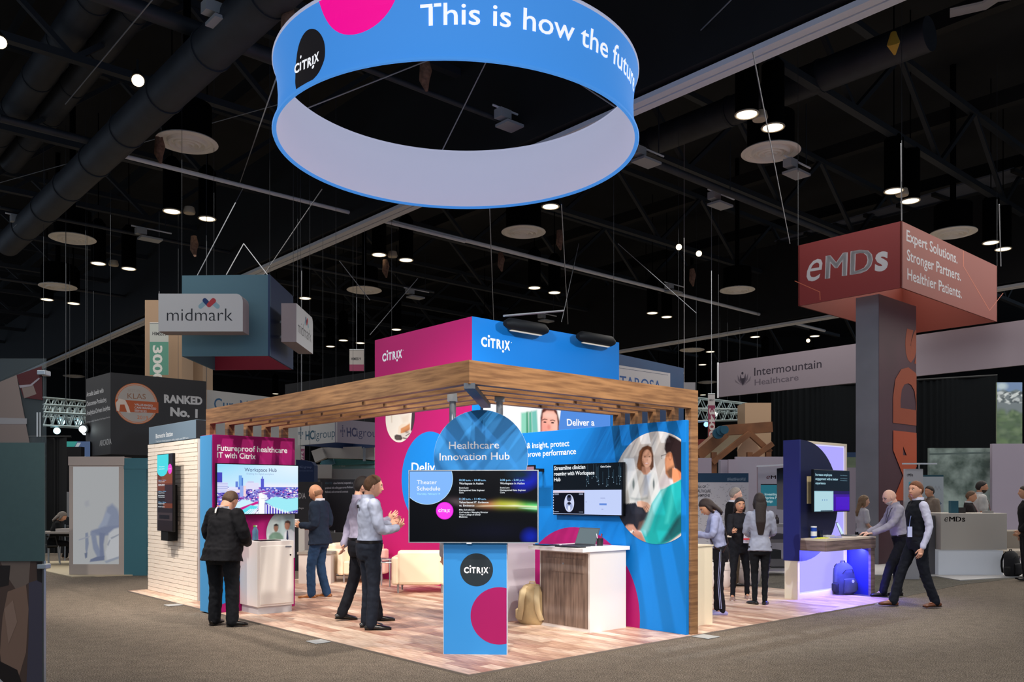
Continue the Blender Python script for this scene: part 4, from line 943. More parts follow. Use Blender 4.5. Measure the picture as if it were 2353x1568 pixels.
# ------------------------------------------------------------------ planters, right side of stand
PW = mat('planter_white', (240,232,226), .35)
for i, (p, d, s) in enumerate([((1653,1352),'nearest white tub stool, half hidden by the woman typing',.9),((1690,1342),'middle white tub stool between the women',1.0),((1718,1346),'right white tub stool behind the long haired woman',1.0)]):
    c = gnd(*p); c.z = FZ
    t = thing('tub_stool', d, 'stool', c, MW, group='white tub stools')
    M().lathe(c, [(.17*s,0),(.20*s,.03),(.235*s,.2),(.24*s,.30)], 28).build('tub', PW, t, MW, smooth=True)
    M().lathe(c, [(.235*s,.305),(.24*s,.33),(.22*s,.42),(.19*s,.44)], 28).build('upper_shell', PW, t, MW, smooth=True)
    M().lathe(c+Vector((0,0,.43)), [(.17*s,0),(.17*s,.02)], 24).build('seat_pad', mat('pad_dark', (60,52,44), .8), t, MW)

# ------------------------------------------------------------------ navy unit with light panels and desk, right
NAVY = mat('navy_panel', (22,28,66), .5, spec=.3); LITP = em((176,168,255), 1.0); LITE = em((208,206,255), 1.1)
nu = thing('display_unit', 'navy display wall with backlit violet panels and cream frame', 'display wall', (8.0,1.2,FZ))
CRF = mat('cream_frame', (232,220,196), .5)
x0, x1, y0, y1 = 7.25, 8.76, .98, 1.20
M().box(x0,y0+.0,FZ,x1,y1,.10).box(x0,y0,2.42,x1,y1,2.46).box(x1-.04,y0,.1,x1,y1,2.42).box(x0,y0,.10,x0+.03,y1,.60).build('frame', CRF, nu)
M().box(x0+.03,y0+.03,.10,x1-.04,y1-.03,2.42).build('light_box', [ink((200,196,240))], nu)
P = A_plane(y0+.03); P.poly([(x0+.03,.10),(x1-.04,.10),(x1-.04,2.42),(x0+.03,2.42)], LITE); P.poly([(x0+.05,.12),(x1-.06,.12),(x1-.06,2.40),(x0+.05,2.40)], LITP); P.build('light_panel', nu, label='backlit violet panel')
# navy quarter-round shield, proud of the light panel
rad = .99; zc, xc = 1.56, x0
pts = [(x0-.03,y0,.61),(x0-.03,y0,2.465)]+[(x0+.02+1.13*math.sin(t)**.95 if 0 < t < PI else x0+.02, y0, 1.535+.93*math.cos(t)) for t in [PI*k/28 for k in range(0,29)]]
M().prism(pts, (0,-.035,0)).build('navy_shield', NAVY, nu)
M().box(x0-.035,y0-.036,.61,x0,y1+.02,2.465).build('navy_edge', mat('navy_edge', (24,32,110), .5), nu)
o = M().box(x0-.0301,y0-.005,.02,x0,y1+.0,.61).build('white_base', CRF, nu)
P = A_plane(y0-.037); P.px([(1854,1095),(1866,1095),(1866,1158),(1854,1158)], ink((232,214,170))); P.build('cream_label', nu)
def navy_tv(P, l, r, b, t):
    Rr = lambda x0,y0,x1,y1,c: P.poly([(l+(r-l)*x0,b+(t-b)*y0),(l+(r-l)*x1,b+(t-b)*y0),(l+(r-l)*x1,b+(t-b)*y1),(l+(r-l)*x0,b+(t-b)*y1)], em(c))
    Rr(0,0,1,1,(10,24,36)); Rr(.5,.0,1,.42,(60,16,150)); Rr(.6,.05,1,.36,(74,20,196)); Rr(.5,.42,1,.5,(34,18,92)); Rr(.0,.0,.53,.50,(150,196,210)); Rr(.02,.03,.51,.48,(176,214,224)); Rr(.18,.02,.51,.04,(40,60,80))
    for k in range(3): Rr(.22+k*.06,.27,.235+k*.06,.30,(70,110,180))
    T = lambda s, x0, x1, y: P.line(s, (l+(r-l)*x0,b+(t-b)*y), (l+(r-l)*x1,b+(t-b)*y), (t-b)*.055, em((176,220,236)), .015)
    T('Increase employee', .04,.49,.855); T('engagement with a better', .04,.66,.755); T('experience', .04,.31,.655)
    for s, y in (('Citrix Workspace',.87),('Citrix Workspace &',.795),('Analytics',.745)): P.line(s, (l+(r-l)*.72,b+(t-b)*y), (l+(r-l)*.92,b+(t-b)*y), (t-b)*.02, em((120,160,180)))
wall_tv('television lettered Increase employee engagement on the navy unit', A_plane(.80), (1870,1079), (1952.5,1176), .045, .12, navy_tv)
t = thing('television', 'dark television seen from the side, left of the navy unit', 'television', (6.6,1.9,1.2))
c1_, c2x = at(1785,1078,14.6), at(1808,1172,13.9)
M().prism([(c1_.x,c1_.y,2.07),(c2x.x,c2x.y,2.07),(c2x.x,c2x.y,1.38),(c1_.x,c1_.y,1.38)], (.03,.03,0)).build('screen_panel', SCB, t, MW); M().bar((c2x.x+.02,c2x.y,1.7),(c2x.x+.25,c2x.y+.1,1.7),.05,.05).build('arm', CAN, t, MW)
# desk
dk = thing('desk', 'angular grey oak desk with pale top wrapped round the navy unit', 'desk', (8,.9,FZ))
OAK2 = mat('grey_oak', (120,102,98), .45, noise=.25, nscale=3, stretch=(1,1,9), rgb2=(146,126,120), detail=6); PT = mat('pale_top', (222,208,188), .4)
zt, zb = .96, .775
BM_ = mat('modesty_led_tint', (52,58,140), .5)  # blue LED glow under the desk is mixed into this panel colour
ov = [G_ for G_ in [(6.1,.98),(5.9,.55)]]
def loc(px, py, z): v = MB_.inverted() @ gnd(px, py, z); return (v.x, v.y)
A0 = (7.22,.94); A1 = loc(1832,1237,zt); A2 = loc(1900,1240,zt); A3 = loc(2013,1233,zt); B3 = (A3[0]+.28, A3[1]+.45)
poly_ = [A1, A2, A3, (A3[0]+.10,A3[1]+.62), (8.85,1.0), (7.28,.93)]
M().prism([(x,y,zt-.03) for x,y in poly_], (0,0,.03)).build('desk_top', PT, dk)
M().bar((A1[0],A1[1]+.02,(zt-.03+zb)/2),(A2[0],A2[1]+.02,(zt-.03+zb)/2), .03, zt-.03-zb).build('front_apron', OAK2, dk)
M().bar((A2[0],A2[1]+.02,(zt-.03+zb)/2),(A3[0],A3[1]+.02,(zt-.03+zb)/2), .03, zt-.03-zb).build('front_apron', OAK2, dk)
ux = Vector((A2[0]-A3[0],A2[1]-A3[1],0)).normalized()
e1 = Vector((A3[0],A3[1]+.02,0))
M().prism([e1, e1+ux*.13, e1+ux*.13+Vector((0,0,zb)), e1+Vector((0,0,zb))], (.02,.05,0)).build('end_leg', OAK2, dk)
M().prism([e1+Vector((.02,.05,0)), Vector((A3[0]+.10,A3[1]+.64,0)), Vector((A3[0]+.10,A3[1]+.64,zt-.03)), e1+Vector((.02,.05,zt-.03))], (.035,0,0)).build('side_panel', BM_, dk)
s_ = loc(1929,1240,zt)
# left wing of desk, behind
L1 = loc(1770,1233.5,zt); L2 = (7.21, L1[1]-(7.21-L1[0])*.75)
M().prism([(L1[0],L1[1],zt-.03),(L2[0],L2[1],zt-.03),(L2[0],L2[1]+.55,zt-.03),(L1[0]+.1,L1[1]+.5,zt-.03)], (0,0,.03)).build('left_top', PT, dk)
M().bar((L1[0],L1[1]+.02,(zt-.03+zb)/2),(L2[0],L2[1]+.02,(zt-.03+zb)/2), .03, zt-.03-zb).build('left_apron', OAK2, dk)
# blue glow: LED strip under the desk top and behind the shield
for (a, b, pw) in (((7.6,.75,.765),(8.7,.85,.765),26),):
    M().bar(a, b, .03, .02).build('led_strip', em((60,60,255), 4), dk)
l = bpy.data.lights.new('led', 'AREA'); l.shape = 'RECTANGLE'; l.size = 1.3; l.size_y = .1; l.energy = 70; l.color = (.10,.10,1); lo_ = bpy.data.objects.new('led', l); C.objects.link(lo_); lo_.matrix_world = MB_ @ Matrix.Translation((8.1,.72,.75)) @ Matrix.Rotation(R(18),4,'X')
l = bpy.data.lights.new('led', 'AREA'); l.shape = 'RECTANGLE'; l.size = 1.2; l.size_y = .8; l.energy = 12; l.color = (.35,.33,1); lo_ = bpy.data.objects.new('led', l); C.objects.link(lo_); lo_.matrix_world = MB_ @ Matrix.Translation((7.9,.90,.5)) @ Matrix.Rotation(R(90),4,'X') @ Matrix.Rotation(PI,4,'X') @ Matrix.Rotation(PI,4,'X')
def ld(px, py):
    x_, y_ = loc(px, py, zt); return x_, min(y_, .86)
laptop('open laptop the bald man types on', *(loc(1953,1232,zt)), zt, R(20), .30, 22, (196,226,240), lit=.9)
for i, (p, d) in enumerate([((1853,1231),'blue and white tub of wipes'),((1868,1230),'dark glass')]):
    x, y = ld(p[0], p[1]+5)
    if i == 0:
        t = thing('wipes_tub', 'blue and white tub of wipes on the desk', 'tub', (x,y,zt)); M().cyl((x,y,zt),(x,y,zt+.16),.045,seg=20).build('tub', ink((30,70,170)), t, smooth=True); M().cyl((x,y,zt+.16),(x,y,zt+.18),.046,seg=20).build('lid', ink((236,236,240)), t, smooth=True)
        M().tube([(x,y,zt+.03),(x,y,zt+.10)],.0455,20,cap=False).build('tub_label', ink((226,228,236)), t)
    else: tag(M().cyl((x,y,zt),(x,y,zt+.11),.034,.038,seg=20).build('tumbler', mat('tumbler', (26,34,60), .1), None, smooth=True), 'dark blue tumbler beside the tub of wipes', 'cup')
x, y = ld(1886,1238); t = thing('sticky_pad', 'bright yellow folded card lying on the desk', 'pad', (x,y,zt)); M().box(x-.10,y-.05,zt,x+.14,y+.05,zt+.012).build('pad', ink((222,226,60)), t)
x, y = ld(1902,1235); tag(M().box(x-.09,y-.05,zt,x+.12,y+.07,zt+.03).build('book', ink((206,208,214)), None), 'pale closed book behind the yellow card', 'book')
x, y = ld(1922,1236); tag(M().box(x-.09,y-.04,zt,x+.10,y+.06,zt+.012).build('papers', ink((150,160,226)), None), 'papers left of the laptop the bald man types on', 'papers')
backpack('dark grey backpack under the desk, lit blue', (*loc(1940,1366,FZ),FZ), R(-20), 1.12, ('pack_grey',(62,68,86)), ('pack_dark',(26,28,34)), badge=True)
# floor boxes
for i, (p, d) in enumerate([((735,1476),'in front of the two men in grey shirts'),((1622,1465),'by the wooden end post'),((2012,1388),'at the man in the vest'),((400,1392),'below the white tiled wall'),((1210,1432),'behind the kiosk')][:4]):
    c = gnd(*p); v = MB_.inverted() @ c
    tag(M().box(v.x-.11,v.y-.11,.003,v.x+.11,v.y+.11,.011).build('floor_plate', mat('plate_grey', (176,180,182), .45), None, bevel=.003), 'grey square power plate on the carpet '+d, 'floor plate', 'power plates')
# ------------------------------------------------------------------ ring sign
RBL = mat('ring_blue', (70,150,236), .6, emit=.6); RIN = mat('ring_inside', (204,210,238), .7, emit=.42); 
rg = thing('ring_sign', 'huge hanging blue ring sign reading This is how the future', 'hanging sign', RC+Vector((0,0,7.4)), MW)
NS = 128; prof = [(RR,7.40),(RR*.985,7.5),(RR*.972,7.7),(RR*.97,7.95),(RR*.976,8.2),(RR*.99,8.42),(RR,8.5)]
def rsurf(off, rev, mt, nm):
    v = []; f = []
    for r_, z_ in prof:
        for k in range(NS):
            t = 2*PI*k/NS; v.append((RC.x+(r_+off)*math.cos(t), RC.y+(r_+off)*math.sin(t), z_))
    for i in range(len(prof)-1):
        for k in range(NS):
            k2 = (k+1) % NS; q = (i*NS+k, i*NS+k2, (i+1)*NS+k2, (i+1)*NS+k); f.append(q[::-1] if rev else q)
    return M().add(v, f).build(nm, mt, rg, MW, smooth=True)
rsurf(0, False, RBL, 'outer_fabric'); rsurf(-.06, True, RIN, 'inner_fabric')
v = []; 
for z_, nm in ((7.40,'bottom_hem'),(8.5,'top_hem')):
    M().tube([(RC.x+(RR-.03)*math.cos(2*PI*k/NS), RC.y+(RR-.03)*math.sin(2*PI*k/NS), z_) for k in range(NS+1)], .035, 8, cap=False).build(nm, RBL if z_ < 8 else RIN, rg, MW, smooth=True)
def rr_at(z):
    for (a, za), (b, zb_) in zip(prof[:-1], prof[1:]):
        if za <= z <= zb_: return a+(b-a)*(z-za)/(zb_-za)
    return RR
def cyl_hit(px, py):
    d = ray(px, py); z = 8
    for _ in range(4):
        r_ = rr_at(z); ex, ey = -RC.x, -RC.y; a = d.x*d.x+d.y*d.y; b = 2*(d.x*ex+d.y*ey); c = ex*ex+ey*ey-r_*r_; t = (-b-math.sqrt(max(0,b*b-4*a*c)))/(2*a); z = EYE+d.z*t
    p = d*t; return (math.atan2(p.y-RC.y, p.x-RC.x)*RR, z)
def cpt(s, z, off): r_ = rr_at(z)+off; t = s/RR; return (RC.x+r_*math.cos(t), RC.y+r_*math.sin(t), z)
def ring_disc(c, e, mt, L, sx_=1.0):
    (a0, z0), (a1, z1) = cyl_hit(*c), cyl_hit(*e); rad = math.hypot(a0-a1, z0-z1); v = []; f = []; n, k = 48, 8
    for i in range(k+1):
        for j in range(n):
            t = 2*PI*j/n; v.append(cpt(a0+rad*sx_*i/k*math.cos(t), max(7.41, min(8.49, z0+rad*i/k*math.sin(t))), L*.0015))
    for i in range(k):
        for j in range(n): j2 = (j+1) % n; f.append((i*n+j, (i+1)*n+j, (i+1)*n+j2, i*n+j2))
    M().add(v, f).build('printed_disc', mt, rg, MW, label=None)
def ring_text(s, p0, p1, cap, mt, bold, L, slant=True):
    vs, fs = glyphs(s, bold); (a0, z0), (a1, z1) = cyl_hit(*p0), cyl_hit(*p1); x0 = min(v[0] for v in vs); x1 = max(v[0] for v in vs)
    M().add([cpt(a0+(v[0]-x0)/(x1-x0)*(a1-a0), z0+(z1-z0)*(v[0]-x0)/(x1-x0)+v[1]*cap/CAP, L*.0015) for v in vs], fs).build('lettering', mt, rg, MW)
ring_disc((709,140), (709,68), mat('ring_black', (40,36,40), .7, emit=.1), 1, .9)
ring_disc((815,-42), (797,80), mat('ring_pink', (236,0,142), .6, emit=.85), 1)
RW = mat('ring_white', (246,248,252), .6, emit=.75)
ring_text('This is how the future', (966,61), (1456,213), .28, RW, .008, 2)
for s, p0, p1 in (('C',(676.5,170),(688,164)),('T',(694,161),(705,156)),('R',(706.5,156),(717,149)),('X',(721.5,147),(733,139))): ring_text(s, p0, p1, .125, RW, .04, 2)
for p, top in (((691,162),(692,138)),((719.5,148),(720,124))):
    (a0, z0), (a1, z1) = cyl_hit(*p), cyl_hit(*top); w_ = .018; 
    M().add([cpt(a0-w_,z0,.006),cpt(a0+w_,z0,.006),cpt(a0+w_,z0+.12,.006),cpt(a0-w_,z0+.12,.006)], [(0,1,2,3)]).build('lettering', RW, rg, MW)
ring_disc((691.5,131), (691.5,127.5), RW, 2); ring_disc((719.5,154), (719.5,150.5), RW, 2)
# ================================================================== people
SKIN = {'fair': (222,168,142), 'pale': (232,186,166), 'tan': (196,142,112), 'warm': (214,158,124)}
def skinm(k): return mat('skin_'+k, SKIN[k], .5, bump=.04, bscale=40, spec=.35)
def fab(name, rgb, noise=.08, bump=.25, bscale=14, rough=.85): return mat(name, rgb, rough, noise=noise, nscale=5, bump=bump, bscale=bscale, spec=.2)
def remesh(q, vox, smooth=3, disp=None):
    """fuse the overlapping closed shapes of q into one continuous surface"""
    me = bpy.data.meshes.new('t'); me.from_pydata([tuple(v) for v in q.v], [], q.f); me.update()
    ob = bpy.data.objects.new('t', me); C.objects.link(ob)
    r = ob.modifiers.new('r', 'REMESH'); r.mode = 'VOXEL'; r.voxel_size = vox; r.use_smooth_shade = True
    if smooth: s = ob.modifiers.new('s', 'SMOOTH'); s.factor = .5; s.iterations = smooth
    if disp:
        tx = bpy.data.textures.new('folds', 'CLOUDS'); tx.noise_scale = disp[1]; tx.noise_depth = 1
        d = ob.modifiers.new('d', 'DISPLACE'); d.texture = tx; d.strength = disp[0]; d.mid_level = .5; d.texture_coords = 'LOCAL'
        s = ob.modifiers.new('s2', 'SMOOTH'); s.factor = .5; s.iterations = 1
    dg = bpy.context.evaluated_depsgraph_get(); out = bpy.data.meshes.new_from_object(ob.evaluated_get(dg))
    vs = [v.co.copy() for v in out.vertices]; fs = [tuple(p.vertices) for p in out.polygons]
    bpy.data.objects.remove(ob); bpy.data.meshes.remove(me); bpy.data.meshes.remove(out)
    m = M(); m.v = vs; m.f = fs; m.m = [0]*len(fs); return m
def lerp(a, b, t): return a+(b-a)*t
def limb(q, pts, rad, seg=14):
    """tapered limb through joints, with round ends"""
    P = []; Rr = []
    n = len(pts)
    for i in range(n-1):
        k = 4
        for j in range(k):
            t = j/k; P.append(pts[i].lerp(pts[i+1], t)); Rr.append(lerp(rad[i], rad[i+1], t))
    P.append(pts[-1]); Rr.append(rad[-1])
    # soften the corner
    for _ in range(2):
        P = [P[0]]+[(P[i-1]+P[i]*2+P[i+1])/4 for i in range(1, len(P)-1)]+[P[-1]]
    q.tube(P, Rr, seg); q.ell(P[0], (Rr[0],)*3, 12, 8); q.ell(P[-1], (Rr[-1],)*3, 12, 8)
def head_mesh(S, W=.155, D=.196, Hh=.235, grow=0, mask=None, inner=-.012, fem=False):
    """skull and face; with mask(x,y,z)->0..1 the mesh becomes hair lying over it"""
    v = []; f = []; n, k = 40, 30
    def pt(x, y, z):
        X, Y, Z = x*W/2, y*D/2, z*Hh/2
        if z < 0: X *= 1-.30*(-z)**1.6
        if y < 0 and z < -.15: Y *= 1-.42*min(1, (-z-.15)/.6)
        if y < 0 and z > -.2: Y *= 1.03
        if y > 0 and z < -.2: Y *= 1+.05*math.sin(min(1, (-z-.2)/.8)*PI)
        if y > 0:
            ax = X/W
            Y -= .010*math.exp(-((abs(X)-.031)/.015)**2-((z-.06)/.16)**2)
            Y += .006*math.exp(-((z-.30)/.14)**2)*math.exp(-(X/.05)**2)
            nz = max(0, min(1, (.18-z)/.40)) if z > -.24 else max(0, 1-(-.24-z)/.08)
            Y += .024*nz*math.exp(-(X/.0125)**2)
            Y += .006*math.exp(-(X/.022)**2-((z+.50)/.09)**2)
            Y += .008*math.exp(-(X/.03)**2-((z+.84)/.14)**2)
            Y -= .004*math.exp(-(X/.03)**2-((z+.62)/.05)**2)
        return Vector((X, Y, Z))
    for i in range(k+1):
        t = PI*i/k
        for j in range(n):
            p = 2*PI*j/n; x, y, z = math.sin(t)*math.sin(p), math.sin(t)*math.cos(p), math.cos(t)
            x = math.copysign(abs(x)**.92, x)
            q = pt(x, y, z)
            if mask:
                g = mask(x, y, z); d = Vector((x/W, y/D, z/Hh)); d.normalize(); q = q+d*(inner+(grow-inner)*g)
            v.append(q*S)
    for i in range(k):
        for j in range(n):
            j2 = (j+1) % n; f.append((i*n+j, (i+1)*n+j, (i+1)*n+j2, i*n+j2))
    m = M(); m.add(v, f); return m
def ss(a, b, x): t = max(0, min(1, (x-a)/(b-a))); return t*t*(3-2*t)
def hairline(y):
    if y > .35: return lerp(.30, .60, min(1, (y-.35)/.5))
    if y > -.1: return lerp(-.05, .30, (y+.1)/.45)
    return lerp(-.05, -.55, min(1, (-.1-y)/.4))
MASKS = {
 'short': lambda x, y, z: ss(hairline(y)-.06, hairline(y)+.08, z),
 'receding': lambda x, y, z: ss(hairline(y)-.06, hairline(y)+.08, z)*ss(.80, .62, y),
 'fringe': lambda x, y, z: ss(-.6, -.45, z)*ss(.22, .08, z)*ss(.05, -.12, y),
 'beard': lambda x, y, z: ss(-.34, -.50, z)*ss(-.15, .05, y),
 'full': lambda x, y, z: max(ss(hairline(y)-.10, hairline(y)+.05, z), ss(.25, .0, y)*ss(-1.05, -.9, z))}
def hand(q, wr, d, pn, side, S, curl=.35, thumb=.6, spread=.05):
    """palm, four unequal bent fingers and a thumb leaving the side of the palm; d = direction of fingers, pn = palm normal (palm side)"""
    d = d.normalized(); pn = (pn-d*pn.dot(d)).normalized(); s = d.cross(pn)*side     # s points to the thumb side
    L = .088*S; wd = .040*S
    q.tube([wr-d*.03*S, wr, wr+d*L*.5, wr+d*L], [(.023*S,.018*S),(.026*S,.017*S),(wd,.014*S),(wd*.98,.012*S)], 14, ref=s)
    q.ell(wr+d*L, (.03*S, .03*S, .014*S), 12, 8)
    lens = [.070, .079, .073, .057]
    for i in range(4):
        off = (1.5-i)*.0205*S; b = wr+d*L*(.98-.04*abs(i-1.2))+s*off; a = curl*(.8+.12*i); dd = (d+s*(1.5-i)*spread).normalized(); P = [b-dd*.02*S, b]
        for j, fr in enumerate((.45, .31, .24)):
            dd = (dd*math.cos(a)+pn*math.sin(a)).normalized(); dd.normalize(); P.append(P[-1]+dd*lens[i]*S*fr)
        q.tube(P, [.0088*S, .0090*S, .0082*S, .0076*S, .0064*S], 10); q.ell(P[-1], (.0064*S,)*3, 8, 6)
    b = wr+d*L*.28+s*wd*.62; dd = (s*.75+d*.7+pn*.35*thumb).normalized(); P = [b-dd*.015*S, b+dd*.030*S]
    dd2 = (d*.85+s*.25+pn*.5*thumb).normalized(); P += [P[-1]+dd2*.030*S, P[-1]+dd2*.055*S]
    q.tube(P, [.013*S, .0115*S, .0095*S, .0075*S], 10); q.ell(P[-1], (.0075*S,)*3, 8, 6)
PB = 1.0
def person(label, pos, yaw, h=1.76, pose=None, top='shirt', tc=(150,156,172), pc=(26,28,34), sc=(20,18,18), skin='fair', hair='short', hc=(60,42,30), beard=None,
           fat=1.0, bulk=None, fem=False, lean=0, head=(0,0), fine=True, extras=None, parts=True, lower=True, group=None, frame=MW, z0=0, seed=1, jc=None):
    S = h/1.76; S0 = S; po = pose or {}
    t = thing('person', label, 'person', (pos[0], pos[1], z0), frame, group=group, rz=yaw)
    F = frame @ Matrix.Translation((pos[0], pos[1], z0)) @ Matrix.Rotation(yaw, 4, 'Z')
    V = lambda x, y, z: Vector((x*h, y*h, z*h))
    J = dict(hipR=V(.050,0,.515), hipL=V(-.050,0,.515), kneeR=V(.056,.012,.285), kneeL=V(-.056,.012,.285), ankR=V(.062,-.012,.045), ankL=V(-.062,-.012,.045),
             toeR=V(.075,.075,.012), toeL=V(-.075,.075,.012), shR=V(.100 if not fem else .088,-.004,.806), shL=V(-.100 if not fem else -.088,-.004,.806),
             elR=V(.128,-.022,.632), elL=V(-.128,-.022,.632), wrR=V(.130,.02,.492), wrL=V(-.130,.02,.492))
    RL = Matrix.Rotation(-R(lean), 3, 'X'); piv = V(0,0,.52)
    def up(v): return piv+RL @ (v-piv)
    for k in ('shR','shL','elR','elL','wrR','wrL'): J[k] = up(J[k])
    for k, v in po.items():
        if k in J: J[k] = V(*v)
    hd = dict(hdR=(J['wrR']-J['elR']), hdL=(J['wrL']-J['elL']), pnR=Vector((-1,0,0)), pnL=Vector((1,0,0)), curlR=.35, curlL=.35)
    for k, v in po.items():
        if k in hd: hd[k] = Vector(v) if not isinstance(v, (int, float)) else v
    bulk = bulk or (.97 if fem else 1.08); wf = (.92 if fem else 1.0)*bulk
    for s_ in 'RL': J['sh'+s_].x *= (bulk+1)/2; J['hip'+s_].x *= bulk
    TS = [(.455,.072*bulk,.055*bulk,-.004),(.485,.088*bulk,.062*bulk,-.006),(.53,.093*(1.04 if fem else 1)*bulk,.066*bulk,-.006),(.57,.087*bulk,.062*bulk,-.002),(.61,.080*(.9 if fem else 1)*bulk,.056*bulk,.0),(.66,.084*wf,.058*bulk,.003),(.71,.092*wf,.064*bulk+(.012 if fem else 0),.008 if fem else .004),(.76,.100*wf,.062*bulk,.002),(.795,.098*wf,.053*bulk,-.004),(.820,.076,.045,-.008),(.838,.054,.042,-.008),(.852,.038,.037,-.007)]
    def torso(q, off, z0=.46, z1=.84, bf=1.0, shape=None, seg=28):
        P = []; Q = []
        for z, rx, ry, oy in TS:
            if z < z0-1e-6 or z > z1+1e-6: continue
            g = 1+(fat-1)*math.exp(-((z-.60)/.09)**2)
            p = V(0, oy+(fat-1)*.35*.06*math.exp(-((z-.60)/.08)**2), z); p = up(p) if z > .52 else p
            P.append(p); Q.append((rx*h*g+off, ry*h*g*bf+off))
        q.tube(P, Q, seg, ref=(1,0,0))
    nk = up(V(0,-.006,.835)); hc_ = up(V(0,.012,.925)); HR = (RL @ Matrix.Rotation(R(head[1]), 3, 'Z') @ Matrix.Rotation(-R(head[0]), 3, 'X'))
    hpv = up(V(0,-.004,.868)); hc_ = hpv+HR @ (V(0,.014,.928)-V(0,-.004,.868))
    vb, vh, vhand, vc = (.011,.0045,.0042,.010) if fine else (.018,.0075,.0065,.015)
    # ---- body: one continuous skin
    q = M(); torso(q, -.022, .50)
    q.tube([up(V(0,-.010,.80)), up(V(0,-.008,.835)), hc_+HR @ V(0,-.012,-.035), hc_+HR @ V(0,-.006,-.0)], [(.040*h*wf,.036*h*wf),(.034*h*wf,.034*h*wf),(.032*h*wf,.034*h*wf),(.03*h,.03*h)], 18)
    for s in 'RL':
        limb(q, [J['sh'+s], J['el'+s], J['wr'+s]], [.026*h*wf,.0205*h*wf,.0150*h*wf])
        if lower:
            limb(q, [J['hip'+s], J['knee'+s], J['ank'+s]], [.044*h,.027*h,.018*h])
            limb(q, [J['ank'+s], J['ank'+s].lerp(J['toe'+s], .9)], [.020*h,.014*h])
    b = remesh(q, vb, 3)
    S *= 1.05; hm = head_mesh(S, fem=fem)
    for sx in (-1, 1): hm.ell(Vector((sx*.077*S, -.006*S, -.006*S)), (.010*S, .017*S, .031*S), 12, 8, rot=Matrix.Rotation(R(8), 3, 'X') @ Matrix.Rotation(R(-sx*22), 3, 'Z'))
    hm.tube([Vector((0,-.012*S,-.05*S)), Vector((0,-.03*S,-.13*S))], [.052*S,.056*S], 16)
    hm = remesh(hm, vh, 1)
    b.add([hc_+HR @ v for v in hm.v], hm.f)
    for s, sd in (('R',1),('L',-1)):
        if po.get('nohand'+s): continue
        hq = M(); hand(hq, J['wr'+s], hd['hd'+s], hd['pn'+s], po.get('ts'+s, sd if sd == 1 else -1), S*(.84 if fem else .92), hd['curl'+s]); hq = remesh(hq, vhand, 1); b.add(hq.v, hq.f)
    SK = skinm(skin)
    b.build('body', SK, t, F, smooth=True, sharp=0)
    # ---- face
    if fine:
        for sx in (-1, 1):
            c = hc_+HR @ (Vector((sx*.031, .0765, .008))*S); e = M().ell(c, (.0125*S,.0125*S,.0085*S), 12, 8, rot=HR); ey_ = e.build('eye', ink((236,232,228), .2), t, F, smooth=True)
            M().ell(c+HR @ (Vector((0,.0098,0))*S), (.0058*S,.0045*S,.0058*S), 10, 6, rot=HR).build('iris', ink((46,34,28), .2), ey_, F, smooth=True)
            M().tube([hc_+HR @ (Vector((sx*a, bb, cc_))*S) for a, bb, cc_ in ((.015,.091,.024),(.03,.0885,.029),(.047,.078,.024))], .0034*S, 6).build('eyebrow', ink(tuple(int(x*.8) for x in hc)), t, F, smooth=True)
        M().tube([hc_+HR @ (Vector((a, bb, cc_))*S) for a, bb, cc_ in ((-.024,.0865,-.058),(-.01,.096,-.0565),(0,.0975,-.058),(.01,.096,-.0565),(.024,.0865,-.058))], [(.003*S,.0035*S),(.005*S,.0055*S),(.005*S,.0055*S),(.005*S,.0055*S),(.003*S,.0035*S)], 8).build('lips', ink((186,104,98) if fem else (180,112,100)), t, F, smooth=True)
    HM = mat('hair_%d_%d_%d' % hc, hc, .55, noise=.25, nscale=30, stretch=(6,6,1), bump=.5, bscale=60, spec=.4)
    if hair and hair != 'bald':
        base = {'long':'full','bob':'full','wavy':'full','bun':'short'}.get(hair, hair)
        hq = head_mesh(S, grow=.008 if base in ('short','receding') else .011 if base == 'full' else .007, mask=MASKS[base])
        hq.v = [hc_+HR @ v for v in hq.v]
        if hair in ('long','bob','wavy'):
            ln = {'long':.50,'bob':.20,'wavy':.30}[hair]
            bk_ = [hc_+HR @ (Vector((0,-.045,.02))*S), hc_+HR @ (Vector((0,-.075,-.06))*S), hc_+HR @ (Vector((0,-.095,-.13))*S)]
            bk_ += [bk_[-1]+Vector((0,-.035,-(ln-.13)*S*.5)), bk_[-1]+Vector((0,-.030,-(ln-.13)*S))]
            q2 = M(); q2.v = hq.v; q2.f = hq.f
            q2.tube(bk_, [(.072*S,.05*S),(.080*S,.045*S),(.080*S,.035*S),(.074*S,.028*S),(.040*S,.016*S)], 20, ref=HR @ Vector((1,0,0)))
            if hair != 'long' or True:
                for sx in (-1, 1): q2.tube([hc_+HR @ (Vector((sx*.068,.0,.03))*S), hc_+HR @ (Vector((sx*.080,-.01,-.05))*S), hc_+HR @ (Vector((sx*.075,-.02,-.12))*S)], [.022*S,.026*S,.018*S], 10)
            hq = remesh(q2, .008, 2, (.012,.03) if hair == 'wavy' else None)
        elif hair == 'bun': hq.ell(hc_+HR @ (Vector((0,-.11,.03))*S), (.035*S,)*3)
        hq.build('hair', HM, t, F, smooth=True, sharp=0)
    if beard:
        bq = head_mesh(S, grow=.004, mask=MASKS['beard'], inner=-.014); bq.v = [hc_+HR @ v for v in bq.v]
        bq.build('beard', mat('beard_%d_%d_%d' % beard, beard, .8, noise=.3, nscale=40, bump=.5, bscale=80), t, F, smooth=True, sharp=0)
